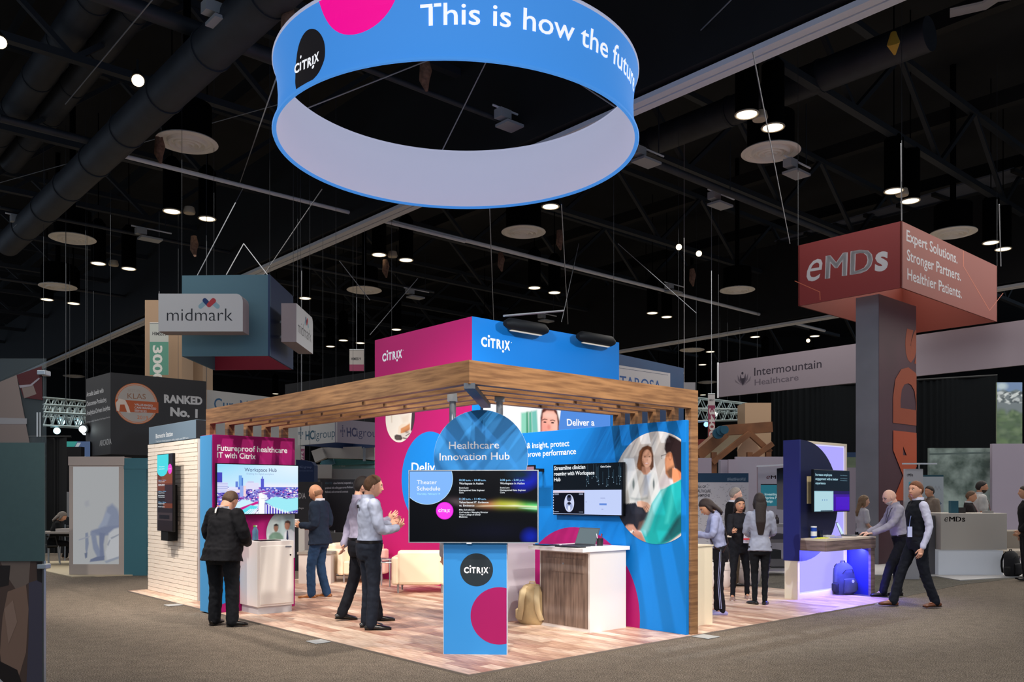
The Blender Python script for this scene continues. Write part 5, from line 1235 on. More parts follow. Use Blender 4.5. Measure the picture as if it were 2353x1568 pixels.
    if po.get('glasses'):
        gq = M()
        for sx in (-1, 1):
            gq.tube([hc_+HR @ (Vector((sx*.031+.021*math.cos(a), .094-.01*abs(math.cos(a)) , .006+.016*math.sin(a)))*S) for a in [2*PI*k/16 for k in range(17)]], .0022*S, 6, cap=False)
            gq.tube([hc_+HR @ (Vector((sx*.052,.085,.010))*S), hc_+HR @ (Vector((sx*.078,.0,.012))*S)], .0025*S, 6)
        gq.bar(hc_+HR @ (Vector((-.01,.097,.008))*S), hc_+HR @ (Vector((.01,.097,.008))*S), .003, .003)
        gq.build('glasses', ink((24,24,30)), t, F, smooth=True)
    # ---- trousers and shoes
    if lower:
        TF = fab('trousers_%d_%d_%d' % pc, pc, .12); q = M(); slim = po.get('slim', 0)
        P = []; 
        torso(q, .013, .45, .58 if top in ('shirt','polo','vest','tee','sweater') else .53)
        for s in 'RL':
            a_, k_, h_ = J['ank'+s], J['knee'+s], J['hip'+s]
            r3 = [.053*h*bulk, (.037-.004*slim)*h*bulk, (.034-.010*slim)*h*bulk]
            limb(q, [h_, k_, a_.lerp(k_, .05)+Vector((0,0,-.012*h))], r3)
        tq = remesh(q, vc, 4, (.016,.055)); tq.build('trousers', TF, t, F, smooth=True, sharp=0)
        SH = mat('shoe_%d_%d_%d' % sc, sc, .3, spec=.5)
        for s in 'RL':
            a_, o_ = J['ank'+s], J['toe'+s]; d = (o_-a_); d.z = 0; d.normalize(); g = Vector((a_.x, a_.y, min(a_.z, o_.z+.045*h)-.040*h)); sv = Vector((d.y,-d.x,0))
            pitch = max(0, a_.z-.05*h); q = M()
            heel = g-d*.040*h+Vector((0,0,pitch*.6)); toe = Vector((o_.x,o_.y,o_.z))+d*.02*h
            m1 = heel.lerp(toe,.3); m2 = heel.lerp(toe,.65)
            q.tube([heel+Vector((0,0,.016*h)), heel+d*.02*h+Vector((0,0,.022*h)), m1+Vector((0,0,.024*h)), m2+Vector((0,0,.014*h)), toe.lerp(m2,.25)+Vector((0,0,.009*h)), toe+Vector((0,0,.006*h))],
                   [(.014*h,.014*h),(.022*h,.022*h),(.023*h,.024*h),(.027*h,.017*h),(.024*h,.012*h),(.010*h,.007*h)], 16, ref=sv)
            so_ = q.build('shoe', SH, t, F, smooth=True, sharp=60)
            M().tube([heel+Vector((0,0,.004*h)), m1+Vector((0,0,.003*h)), m2+Vector((0,0,.003*h)), toe+Vector((0,0,.002*h))], [(.020*h,.005*h),(.022*h,.005*h),(.027*h,.004*h),(.012*h,.003*h)], 14, ref=sv).build('sole', ink((30,26,24) if sc[0] < 120 else (236,234,232)), so_, F, smooth=True)
    # ---- upper garment
    TM = fab('cloth_%d_%d_%d' % tc, tc, .08, .3)
    lowz = {'shirt':.56,'jacket':.48,'tee':.53,'polo':.55,'blouse':.48,'vest':.53,'coat':.45,'sweater':.53}[top]; off = {'jacket':.020,'coat':.030,'vest':.016}.get(top, .011)
    q = M(); torso(q, off, lowz, .86)
    if top in ('jacket','coat','blouse'):
        zz = {'jacket':.475,'coat':.38,'blouse':.485}[top]
        q.tube([V(0,-.004,.56), V(0,-.008,.51), V(0,-.010,zz)], [(.090*h*lerp(1,fat,.7)*bulk+off,.064*h*lerp(1,fat,.7)*bulk+off),(.096*h*bulk*lerp(1,fat,.5)+off,.070*h*bulk*lerp(1,fat,.5)+off),(.100*h*bulk*lerp(1,fat,.5)+off+.008,.074*h*bulk*lerp(1,fat,.5)+off+.008)], 28, ref=(1,0,0))
    if top != 'vest':
        for s in 'RL':
            so = off*.55; e_, w_ = J['el'+s], J['wr'+s]
            if top in ('tee','polo'): limb(q, [J['sh'+s], J['sh'+s].lerp(e_, .68)], [.037*h*wf+so, .031*h*wf+so])
            else: limb(q, [J['sh'+s], e_, e_.lerp(w_, .93)], [.037*h*wf+so, .0285*h*wf+so, .0215*h*wf+so])
    else:
        for s in 'RL': q.ell(J['sh'+s].lerp(up(V(0,0,.80)), .25), (.034*h+off,)*3, 14, 10)
    tq = remesh(q, vc, 3, (.020 if fine else .014,.07)); 
    tq.build({'shirt':'shirt','jacket':'jacket','tee':'t_shirt','polo':'polo_shirt','blouse':'blouse','vest':'vest','coat':'coat','sweater':'sweater'}[top], TM, t, F, smooth=True, sharp=0)
    if top == 'vest' or jc:                       # sleeves / inner shirt of another colour
        IM_ = fab('inner_%d_%d_%d' % (jc or (200,206,226)), jc or (200,206,226), .06, .3); q = M()
        if top == 'vest':
            for s in 'RL': limb(q, [J['sh'+s], J['el'+s], J['el'+s].lerp(J['wr'+s], .93)], [.036*h, .0285*h, .0225*h])
            tq = remesh(q, vc, 2, (.016,.05)); tq.build('sleeve', IM_, t, F, smooth=True, sharp=0)
    if top in ('shirt','jacket','polo','vest','coat'):
        cm = TM if top in ('shirt','polo') else fab('inner_%d_%d_%d' % (jc or (220,224,236)), jc or (220,224,236), .05, .1)
        cn = up(V(0,-.006,.835)); 
        M().tube([up(V(0,-.008,.835)), up(V(0,-.010,.855)), up(V(0,-.010,.872))], [(.048*h,.046*h),(.043*h,.043*h),(.040*h,.041*h)], 20, cap=False, ref=(1,0,0)).build('collar', cm, t, F, smooth=True, sharp=0)
    if top in ('shirt','polo','vest') and lower and not fem:
        gb = 1+(fat-1)*.9
        M().tube([up(V(0,-.002,.562)), up(V(0,-.002,.580))], [(.0875*h*bulk*gb+.016,.0625*h*bulk*gb+.016)]*2, 28, ref=(1,0,0), cap=False).build('belt', ink((18,16,18), .4), t, F, smooth=True)
    if extras: extras(t, F, J, h, hc_, HR, up, V)
    return t
def lanyard(col, badge=True):
    def f(t, F, J, h, hc_, HR, up, V):
        M().tube([up(V(-.036,-.02,.845)), up(V(-.042,.045,.825)), up(V(-.02,.092,.74)), up(V(0,.108,.66))], [(.008,.003)]*4, 6).build('lanyard', ink(col), t, F, smooth=True)
        M().tube([up(V(.036,-.02,.845)), up(V(.042,.045,.825)), up(V(.02,.092,.74)), up(V(0,.108,.66))], [(.008,.003)]*4, 6).build('lanyard', ink(col), t, F, smooth=True)
        M().tube([up(V(-.036,-.02,.845)), up(V(0,-.052,.838)), up(V(.036,-.02,.845))], [(.008,.003)]*3, 6).build('neck_strap', ink(col), t, F, smooth=True)
        if badge: c = up(V(0,.112,.62)); M().obox(c, (.045,0,0), (0,.002,0), (0,0,.065)).build('badge', ink((226,226,240)), t, F)
    return f
def gp(px, py): v = gnd(px, py, 0); return (v.x, v.y)
# --- man in black suit, seen from behind
def x1(t, F, J, h, hc_, HR, up, V):
    M().tube([up(V(-.050,-.02,.872)), up(V(-.03,-.054,.868)), up(V(0,-.064,.864)), up(V(.03,-.054,.868)), up(V(.050,-.02,.872))], [(.010,.004)]*5, 6).build('neck_ribbon', ink((236,128,60)), t, F, smooth=True)
    M().tube([up(V(-.012,-.068,.862)), up(V(-.014,-.080,.84)), up(V(-.012,-.084,.815))], [(.004,.003),(.016,.006),(.012,.005)], 8).build('ribbon_tail', ink((240,236,232)), t, F, smooth=True)
person('heavy man in a black suit seen from behind, head bent at the white cabinet counter', (-3.56, 10.62), R(-28), 1.70, dict(
    elR=(.20,.02,.645), wrR=(.08,.16,.60), elL=(-.20,.02,.645), wrL=(-.05,.15,.60), hdR=(-.6,.7,0), hdL=(.6,.7,0), pnR=(0,-.2,-1), pnL=(0,-.2,-1), ankR=(.085,.01,.045), toeR=(.15,.07,.012), kneeR=(.075,.02,.285), hipR=(.06,0,.515), ankL=(-.085,-.0,.045), toeL=(-.10,.08,.012), kneeL=(-.075,.01,.285), hipL=(-.06,0,.515)),
    'jacket', (27,27,31), (24,26,31), (24,20,18), 'fair', 'short', (92,70,54), fat=1.30, bulk=1.32, lean=5, head=(24,0), extras=x1)
# --- man in navy blazer with coffee
def x2(t, F, J, h, hc_, HR, up, V): pass
cofp = (-3.0, 13.45)
person('bald man in a navy blazer and jeans holding a paper coffee cup', cofp, R(78), 1.80, dict(
    elR=(.13,-.05,.64), wrR=(.08,.10,.615), hdR=(-.15,1,.0), pnR=(-1,0,0), curlR=.55, elL=(-.13,-.03,.63), wrL=(-.09,.13,.64), hdL=(.2,1,.05), pnL=(1,0,0), curlL=.6, ankR=(.05,-.05,.045), toeR=(.055,.05,.012), kneeR=(.05,.02,.285), ankL=(-.05,.05,.045), toeL=(-.06,.15,.012), kneeL=(-.05,.06,.29)),
    'jacket', (32,44,62), (40,66,100), (150,92,44), 'warm', 'fringe', (150,112,86), beard=None, fat=1.12, lean=1, head=(14,0))
MP = Matrix.Translation((cofp[0], cofp[1], 0)) @ Matrix.Rotation(R(78), 4, 'Z'); c = Vector((.004*1.8-.0,.215*1.8,.655*1.8))
t = thing('coffee_cup', 'white paper coffee cup in the hand of the man in the navy blazer', 'cup', c-Vector((0,0,.05)), MP)
M().cyl(c-Vector((0,0,.06)), c+Vector((0,0,.05)), .030, .038, 20).build('cup', ink((236,232,228)), t, MP, smooth=True); M().cyl(c+Vector((0,0,.05)), c+Vector((0,0,.065)), .041, .036, 20).build('lid', ink((250,248,246)), t, MP, smooth=True)
# --- two men in grey shirts
def x3(t, F, J, h, hc_, HR, up, V):
    M().cyl(up(V(-.005,-.073,.795)), up(V(-.005,-.080,.795)), .022, seg=18).build('back_logo', ink((16,16,20)), t, F, smooth=True)
person('man in a light grey shirt gesturing with both hands, beside the kiosk', (-1.70, 10.30), R(-62), 1.86, dict(
    elR=(.14,.02,.635), wrR=(.09,.155,.66), hdR=(-.35,.9,.45), pnR=(-.8,-.3,.6), curlR=.4, elL=(-.14,.03,.64), wrL=(-.07,.165,.68), hdL=(.35,.9,.35), pnL=(.8,-.3,.6), curlL=.45,
    ankR=(.06,-.01,.045), toeR=(.10,.09,.012), ankL=(-.07,.0,.045), toeL=(-.06,.09,.012)), 'shirt', (160,168,190), (28,34,46), (16,14,14), 'fair', 'receding', (96,66,42), beard=None, fat=1.1, head=(8,-14), extras=x3)
person('bearded man in a light grey shirt, one hand behind his back, behind his colleague', (-1.93, 10.95), R(-72), 1.86, dict(
    elL=(-.15,-.055,.645), wrL=(-.06,-.10,.525), hdL=(.5,-.2,-.6), pnL=(0,-1,0), elR=(.13,.05,.66), wrR=(.09,.18,.70), hdR=(0,.8,.6), pnR=(-1,0,.2), curlR=.2,
    ankL=(-.05,-.12,.06), toeL=(-.06,-.03,.012), kneeL=(-.055,-.03,.285), ankR=(.05,.12,.045), toeR=(.06,.21,.012), kneeR=(.05,.07,.29)), 'shirt', (166,160,184), (24,26,34), (18,16,16), 'fair', 'short', (34,26,24), beard=(50,36,30), fat=1.05, head=(4,-6))
# --- person almost hidden behind kiosk
person('person in grey shirt and black trousers almost hidden behind the blue kiosk', (-.66, 11.0), R(20), 1.72, None, 'shirt', (168,170,182), (20,20,24), (16,16,16), 'fair', 'short', (60,44,34), fine=False)
# --- woman typing
def x5(t, F, J, h, hc_, HR, up, V):
    for k, (o_, w_) in enumerate(((.0,.004),(.012,.004))):
        M().tube([V(-.105+.0,-.004+o_,.535), V(-.112,.000+o_,.42), V(-.094,.008+o_,.285), V(-.098,-.008+o_,.07)], [(w_,w_)]*4, 6).build('side_stripe', ink((176,186,236)), t, F, smooth=True)
    M().tube([up(V(.05,.03,.815)), up(V(0,.075,.70)), up(V(-.085,.04,.58)), V(-.115,-.02,.53), up(V(-.09,-.075,.60)), up(V(0,-.075,.72)), up(V(.055,-.03,.815))], [(.018,.004)]*7, 8).build('bag_strap', ink((58,38,30)), t, F, smooth=True)
    M().tube([V(-.135,.0,.555), V(-.14,.0,.50), V(-.13,.0,.46)], [(.012,.006)]*3, 8).build('strap_buckle', STL, t, F, smooth=True)
    M().cyl(J['wrL'].lerp(J['elL'],.12), J['wrL'].lerp(J['elL'],.22), .030, seg=14).build('watch', ink((28,26,30)), t, F, smooth=True)
person('dark-haired woman in a pale shirt and side-striped trousers bent over the cream counter', (2.78, 11.55), R(80), 1.62, dict(
    elL=(-.125,.06,.655), wrL=(-.07,.21,.675), hdL=(.2,1,.05), pnL=(0,.1,-1), curlL=.5, elR=(.125,.06,.655), wrR=(.06,.22,.68), hdR=(-.2,1,.05), pnR=(0,.1,-1), curlR=.5, slim=.5,
    ankR=(.05,.02,.045), toeR=(.055,.11,.012), ankL=(-.05,-.02,.045), toeL=(-.055,.07,.012)), 'shirt', (150,156,190), (24,24,30), (150,146,200), 'warm', 'bob', (38,24,24), fem=True, lean=9, head=(30,0), extras=x5)
# --- long-haired woman
person('woman with very long dark hair seen from behind in a pale blouse', (3.62, 12.60), R(-12), 1.65, dict(elR=(.13,.02,.64), wrR=(.05,.13,.62), elL=(-.13,.03,.64), wrL=(-.04,.14,.61), hdR=(-.8,.5,0), hdL=(.8,.5,0), pnR=(0,0,-1), pnL=(0,0,-1), slim=1,
    ankR=(.04,-.0,.045), toeR=(.06,.08,.012), kneeR=(.044,.012,.285), ankL=(-.045,.0,.045), toeL=(-.09,.07,.012), kneeL=(-.044,.012,.285)), 'blouse', (150,154,170), (16,18,22), (14,14,16), 'warm', 'long', (36,24,20), fem=True, head=(2,4))
# --- woman hidden behind her
def x7(t, F, J, h, hc_, HR, up, V):
    M().tube([up(V(-.03,.082,.56)), up(V(-.03,.094,.66)), up(V(-.03,.085,.75))], [(.034*h,.006)]*3, 12, ref=(1,0,0)).build('white_top_front', ink((222,224,240)), t, F, smooth=True)
    c = up(V(-.02,.100,.60)); M().obox(c, (.05,0,0), (0,.002,0), (0,0,.012)).build('red_tag', ink((226,70,80)), t, F)
person('woman in a dark cardigan and flat shoes mostly hidden by the long haired woman', (3.50, 13.30), R(196), 1.58, dict(elL=(-.12,.04,.63), wrL=(-.08,.15,.66), hdL=(.3,.9,.2), pnL=(1,0,0), elR=(.13,.05,.65), wrR=(.16,.15,.67), hdR=(.3,.9,.3), pnR=(-1,0,0), curlR=.8, slim=1,
    ankR=(.10,.05,.045), toeR=(.15,.13,.012), kneeR=(.08,.03,.285), ankL=(-.10,-.02,.045), toeL=(-.07,.06,.012), kneeL=(-.085,.0,.285)), 'sweater', (26,26,32), (18,20,26), (150,120,110), 'tan', 'bob', (34,24,22), fem=True, head=(2,-10), extras=x7)
# --- grey haired man in coat
person('grey-haired man in a black coat walking past behind the stand', (3.93, 15.3), R(-88), 1.76, dict(elR=(.13,.0,.64), wrR=(.10,.12,.56)), 'coat', (22,22,24), (74,64,52), (20,18,18), 'pale', 'receding', (150,144,138), head=(4,-16), fine=False, extras=lanyard((140,150,190)))
# --- bald man at desk
person('bald man with glasses and white beard leaning on the grey oak desk', (6.22, 13.75), R(84), 1.74, dict(
    elL=(-.13,.13,.66), wrL=(-.09,.285,.585), hdL=(.05,1,-.1), pnL=(0,0,-1), curlL=.28, elR=(.13,.12,.66), wrR=(.10,.27,.585), hdR=(-.05,1,-.1), pnR=(0,0,-1), curlR=.28, glasses=1,
    ankL=(-.05,.19,.045), toeL=(-.06,.28,.012), kneeL=(-.055,.13,.29), ankR=(.05,.02,.045), toeR=(.06,.11,.012), kneeR=(.055,.03,.285)), 'shirt', (164,162,178), (22,24,30), (26,20,22), 'pale', 'bald', (200,190,184), beard=(206,196,190), fat=1.18, lean=13, head=(8,0), extras=lanyard((40,38,44), False))
# --- man in vest
def x10(t, F, J, h, hc_, HR, up, V):
    M().cyl(J['wrL'].lerp(J['elL'],.06), J['wrL'].lerp(J['elL'],.18), .034, seg=16).build('watch', ink((20,20,24)), t, F, smooth=True)
    M().obox(up(V(-.055,.080,.60)), (.010,.0,0), (0,.03,0), (0,0,.075)).build('badge', ink((206,214,252)), t, F)
    M().tube([up(V(-.04,.05,.78)), up(V(-.058,.078,.70)), up(V(-.056,.085,.64))], [(.006,.003)]*3, 6).build('lanyard', ink((150,170,230)), t, F)
person('man in a black quilted vest and white sleeves walking off the stand', (5.83, 12.42), R(88), 1.82, dict(
    elL=(-.135,-.045,.64), wrL=(-.14,.02,.475), hdL=(-.05,.35,-1), pnL=(1,.2,0), curlL=.3, elR=(.13,-.03,.63), wrR=(.13,.0,.48), hdR=(0,.3,-1),
    ankL=(-.04,-.13,.05), toeL=(-.06,-.04,.012), kneeL=(-.05,-.03,.285), ankR=(.05,.17,.045), toeR=(.055,.26,.018), kneeR=(.05,.10,.295)), 'vest', (24,27,34), (24,27,36), (104,58,36), 'fair', 'short', (118,72,44), jc=(206,208,232), head=(0,24), extras=x10)
# --- background people
person('blonde woman in a white t-shirt standing beyond the desk', (6.70, 16.5), R(-84), 1.62, dict(elR=(.12,.0,.64), wrR=(.05,.13,.60), elL=(-.12,.0,.64), wrL=(-.02,.14,.60), hdR=(-.5,.8,0), hdL=(.5,.8,0)), 'tee', (196,192,198), (22,22,26), (20,20,22), 'fair', 'wavy', (132,104,76), fem=True, head=(2,-12), fine=False)
person('dark-suited man seen from behind at the brochure stand', (7.95, 17.0), R(30), 1.74, None, 'jacket', (26,26,28), (24,24,26), (18,16,16), 'tan', 'short', (26,22,20), head=(0,18), fine=False)
person('man in a white polo shirt with red lanyard behind the white counter', (10.25, 18.9), R(-100), 1.94, None, 'polo', (196,194,192), (30,30,34), (20,20,20), 'tan', 'short', (34,28,26), beard=(52,42,36), head=(2,-14), fine=False, extras=lanyard((130,50,50), False))
person('woman with short brown hair and dark cardigan behind the white counter', (9.70, 18.3), R(-112), 1.72, dict(elR=(.13,.05,.64), wrR=(.10,.18,.60)), 'jacket', (38,34,36), (30,30,34), (20,20,20), 'tan', 'receding', (98,72,52), fem=True, head=(6,-20), fine=False, jc=(206,206,206), extras=lanyard((150,60,60), False))
person('dark-haired man in a taupe shirt, leftmost behind the white counter', (9.60, 19.8), R(98), 1.84, None, 'shirt', (120,108,98), (30,30,34), (20,20,20), 'tan', 'short', (30,24,22), head=(2,10), fine=False)
person('dark-clothed man cut off by the right edge of the picture', (9.72, 16.3), R(70), 1.80, dict(elL=(-.14,-.02,.64), wrL=(-.12,.08,.53)), 'jacket', (30,28,30), (34,32,34), (18,16,16), 'warm', 'short', (60,46,38), fine=False)
person('person in a black jacket standing in front of the black wall with white text', (-4.25, 20.0), R(100), 1.72, None, 'jacket', (20,20,22), (20,20,22), (16,16,16), 'warm', 'short', (28,24,22), head=(0,-30), fine=False)
person('person with grey hair in a dark coat beside the bald man in the blazer', (-4.62, 19.0), R(-110), 1.66, None, 'coat', (36,36,40), (30,30,32), (16,16,16), 'warm', 'short', (96,84,74), fine=False)
SIT = dict(hipR=(.05,-.0,.30), hipL=(-.05,.0,.30), kneeR=(.06,.24,.30), kneeL=(-.06,.24,.30), ankR=(.06,.24,.045), ankL=(-.06,.26,.045), toeR=(.07,.33,.012), toeL=(-.07,.35,.012))
def sitting(label, x, y, yaw, h, **kw):
    # shift the whole upper body down so that the seat height is right
    d = .215
    po = dict(SIT); 
    for k, v in dict(hipR=(.05,0,.515), hipL=(-.05,0,.515), kneeR=(.06,.24,.515), kneeL=(-.06,.24,.515), ankR=(.06,.25,.045+d), ankL=(-.06,.27,.045+d), toeR=(.07,.34,.012+d), toeL=(-.07,.36,.012+d)).items(): po[k] = v
    po.update(kw.pop('pose', {})); return person(label, (x, y), yaw, h, po, z0=-d*h, fine=False, **kw)
sitting('grey-haired woman in black seated at the far table at left', -10.75, 20.2, R(-60), 1.64, pose=dict(elR=(.12,.08,.64), wrR=(.06,.24,.64), elL=(-.12,.08,.64), wrL=(-.03,.24,.64), hdR=(-.3,1,0), hdL=(.3,1,0)), top='sweater', tc=(24,24,26), pc=(22,22,24), skin='warm', hair='bob', hc=(120,112,104), fem=True, lean=12, head=(20,0))
sitting('dark-haired person seated behind the grey-haired woman', -11.05, 21.8, R(40), 1.72, top='jacket', tc=(28,30,34), pc=(24,24,26), skin='warm', hair='bob', hc=(34,28,26), head=(6,10))
# ================================================================== neighbouring stands and the rest of the hall
GW = mat('panel_grey_white', (176,168,176), .6); GW2 = mat('panel_warm_grey', (200,190,184), .6)
def wbox(nm, mt, x0,y0,z0,x1,y1,z1, t=None, **k): return M().box(x0,y0,z0,x1,y1,z1).build(nm, mt, t, MW, **k)
def fplane(Y): return Print((0,Y,0), (1,0,0))
def rect(P, a, b, m): P.px([(a[0],a[1]),(b[0],a[1]),(b[0],b[1]),(a[0],b[1])], m)
# --- glass screen at far left, close to the camera
Yg = 4.6
t = thing('glass_screen', 'tall clear glass screen with a teal panel and large printed photo, at the left edge', 'glass screen', (-2.9,Yg,0), MW)
xr = at(104,0,Yg).x; xl = -3.6
M().box(xl,Yg,0,xr,Yg+.012,at(0,824,Yg).z).build('glass_sheet', glass('sheet_glass',(150,165,170),.04,.10), t, MW, label='clear glass sheet')
zt, zb = at(0,1018,Yg).z, at(0,1290,Yg).z
M().box(xl,Yg-.012,zb,xr,Yg-.002,zt).build('teal_panel', mat('teal_panel', (66,92,92), .6, noise=.03, nscale=40), t, MW, label='flat teal panel')
P = fplane(Yg-.004); P.clip = (xl, .02, xr-.015, zb)
for pts, c in [([(-200,1290),(98,1290),(96,1600),(-200,1600)],(84,66,58)), ([(0,1290),(70,1290),(66,1340),(40,1360),(20,1330)],(120,104,94)), ([(18,1360),(60,1345),(66,1400),(60,1500),(40,1568),(10,1568),(0,1500),(6,1420)],(134,106,90)), ([(66,1340),(98,1330),(98,1600),(60,1600),(66,1460)],(74,70,84)),
    ([(0,1300),(24,1300),(20,1345),(0,1350)],(40,34,32)), ([(0,1520),(40,1540),(60,1600),(-200,1600),(-200,1500)],(36,28,26)), ([(10,1400),(30,1380),(40,1430),(20,1480)],(150,122,106)), ([(84,1292),(98,1292),(97,1340),(86,1335)],(36,30,30)), ([(0,1560),(10,1570),(20,1600),(0,1600)],(190,188,190))]: P.px(pts, ink(c))
P.build('photo_print', t)
P = fplane(Yg-.003); P.clip = (xl, zt, xr-.012, at(0,826,Yg).z)
for pts, c in [([(-200,930),(0,878),(38,862),(68,1018),(-200,1018)],(132,118,112)), ([(38,862),(96,842),(98,920),(54,914),(46,890)],(78,30,34)), ([(50,890),(76,884),(84,906),(56,916)],(126,112,106)), ([(-200,955),(62,962),(62,975),(-200,975)],(150,148,150)), ([(84,948),(88,948),(88,1004),(84,1004)],(190,196,200)), ([(91,948),(94,948),(94,1004),(91,1004)],(190,196,200)), ([(44,886),(70,884),(90,868),(92,871),(72,888),(46,892)],(150,142,150))]: P.px(pts, ink(c))
P.build('painted_reflection', t)  # reflections and things behind the glass, painted on it as flat shapes
for y_ in (858,1302):
    c = at(101,y_,Yg); M().obox(c+Vector((0,.0,0)), (.022,0,0), (0,.03,0), (0,0,.013)).build('glass_clamp', STL, t, MW, bevel=.004)
M().box(xr-.03,Yg+.02,0,xr-.018,Yg+.04,zb).build('back_post', STL, t, MW)
# --- seated people corner: curtain, table, chairs, screen
t = thing('drape', 'tall black drape behind the seated women at left', 'curtain', (-12,23.6,0), MW)
q = M(); n = 36
def curtain(x0, y0, x1, y1, z0, z1, amp=.06, n=60, per=5):
    q = M(); vs = []; fs = []; d = Vector((x1-x0, y1-y0, 0)); nn = Vector((-d.y, d.x, 0)).normalized()
    for i in range(n+1):
        s = i/n; p = Vector((x0,y0,0))+d*s+nn*amp*(math.sin(s*n*2*PI/per+math.sin(s*23)*2.5)*(.55+.45*math.sin(s*11+1))+.6*math.sin(s*n*.9/per))
        vs += [(p.x,p.y,z0),(p.x,p.y,z1)]
    for i in range(n): fs.append((2*i,2*i+2,2*i+3,2*i+1))
    return q.add(vs, fs)
BC = mat('black_drape', (15,17,20), .9)
curtain(-13.6,23.5,-12.1,23.5,.05,3.2).build('drape_panel', BC, t, MW)
M().cyl((-13.6,23.5,3.22),(-12.0,23.5,3.22),.03,seg=10).build('drape_rail', CAN, t, MW)
t = thing('high_table', 'small pale table between the seated women at left', 'table', (-10.0,20.3,0), MW)
c = at(140,1220,20.0); wbox('table_top', mat('table_pale', (150,142,136), .5), c.x-.6, 19.7, .74, c.x+.55, 20.5, .78, t)
for sx in (-.5,.45):
    for sy in (19.8,20.4): M().cyl((c.x+sx,sy,0),(c.x+sx,sy,.74),.025,seg=8).build('leg', STL, t, MW)
tag(M().box(c.x-.1,19.95,.78,c.x+.3,20.2,.85).build('papers', ink((196,188,182)), None, MW), 'stack of pale papers on the far table at left', 'papers')
CHM = mat('chair_dark', (36,36,38), .6)
def mesh_chair(label, x, y, rz):
    F = Matrix.Translation((x,y,0)) @ Matrix.Rotation(rz,4,'Z'); t = thing('chair', label, 'chair', (x,y,0), MW, rz=rz, group='dark visitor chairs')
    M().box(-.24,-.24,.43,.24,.24,.47).build('seat', CHM, t, F, bevel=.015); M().box(-.23,-.27,.58,.23,-.24,.88).build('backrest', CHM, t, F, bevel=.012)
    for sx in (-1,1):
        M().tube([(sx*.25,-.25,.9),(sx*.25,-.25,.45),(sx*.26,-.27,0)], .012, 8).build('leg', STL, t, F); M().tube([(sx*.25,.22,.45),(sx*.26,.26,0)], .012, 8).build('leg', STL, t, F); M().tube([(sx*.26,-.2,.66),(sx*.27,.16,.66),(sx*.26,.2,.45)], .013, 8).build('armrest', CHM, t, F)
    return t
mesh_chair('dark chair under the grey-haired woman at left', -10.85, 20.15, R(-60)); mesh_chair('dark chair under the dark-haired person at left', -11.05, 21.75, R(40))
mesh_chair('dark visitor chair right of the bald man in the blazer', -3.55, 16.9, R(150)); mesh_chair('dark visitor chair behind the two men in grey shirts', -3.0, 17.9, R(200)); mesh_chair('third dark visitor chair by the black text wall', -4.0, 17.9, R(120))
# --- screen with teal triangle
t = thing('hanging_screen', 'bright screen with a teal triangle shape left of the black box sign', 'screen', (-12,25,2), MW)
P = fplane(25); a, b = P.hit(147,1090), P.hit(207,1015); wbox('screen_body', SCB, a[0],25.0,a[1],b[0],25.1,b[1], t)
P = fplane(24.99); rect(P,(147,1015),(207,1090), em((84,104,140),.7)); P.px([(147,1015),(178,1015),(150,1062),(147,1062)], em((70,170,160),.6)); P.px([(178,1018),(186,1018),(156,1068),(150,1066)], em((200,210,214),.6)); P.px([(165,1036),(206,1054),(206,1060),(165,1044)], em((190,200,210),.6)); rect(P,(147,1066),(160,1090), em((90,150,170),.6)); P.build('screen_image', t)
t = thing('booth_wall', 'dark stand with white poster panels behind the seated women', 'display wall', (-11.5,24.5,0), MW)
P = fplane(24.4); a, b = P.hit(143,1300), P.hit(162,1092); wbox('panel', ink((30,30,34)), a[0]-.1,24.4,0,b[0]+.3,24.6,3.0, t); rect(P,(150,1131),(160,1200), ink((170,172,176))); rect(P,(144,1092),(149,1128), ink((150,152,158))); P.build('poster', t)
# --- framed light box stand
FR = mat('frame_taupe', (196,184,176), .6); TL = mat('teal_side', (66,122,136), .6)
t = thing('light_box', 'taupe framed back-lit panel with a pale drawing of a seated patient', 'display wall', (-8.2,17.5,0), MW)
Y = 17.4; P = fplane(Y); l, b = P.hit(159,1324); r, _ = P.hit(285,1324); tz = P.hit(0,1051)[1]
wbox('frame', FR, l,Y,.0,r,Y+.35,tz, t); wbox('top_rail', FR, l-.01,Y-.02,P.hit(0,1070)[1],r+.01,Y,tz+.01, t)
P = fplane(Y-.004); a, b = P.hit(168,1297), P.hit(273,1073); A = Paint(P, rect=(a[0],a[1],b[0],b[1]), n=(90,190), bg=(156,158,160))
for pts, c_, sf in [([(246,1166),(258,1158),(270,1170),(276,1186),(276,1216),(250,1214),(236,1206),(240,1190)],(120,128,148),.03), ([(244,1176),(236,1196),(226,1212),(232,1220),(246,1206),(254,1184)],(134,142,160),.02),
    ([(276,1208),(240,1210),(210,1220),(208,1230),(236,1232),(276,1228)],(112,120,142),.02), ([(208,1222),(220,1226),(224,1250),(236,1280),(226,1286),(214,1262)],(118,126,146),.015), ([(228,1224),(242,1226),(238,1252),(240,1280),(230,1282),(228,1250)],(104,112,136),.015),
    ([(222,1280),(240,1278),(240,1288),(206,1292),(208,1286)],(96,104,128),.01), ([(196,1226),(202,1224),(204,1250),(199,1278),(196,1262)],(116,124,142),.01), ([(194,1272),(201,1270),(200,1282),(196,1284)],(96,104,124),.008),
    ([(250,1226),(262,1216),(276,1212),(276,1282),(246,1288),(242,1270),(248,1250)],(170,172,176),.02), ([(254,1236),(276,1226),(276,1229),(256,1240)],(136,140,150),.006), ([(246,1252),(252,1240),(254,1242),(249,1256)],(136,140,150),.006), ([(240,1290),(276,1278),(276,1283),(244,1295)],(132,138,150),.008), ([(181,1240),(206,1232),(206,1235),(181,1243)],(138,142,152),.006), ([(196,1152),(204,1150),(206,1162),(198,1166),(194,1160)],(148,150,156),.02)]: A.poly(pts, c_, sf)
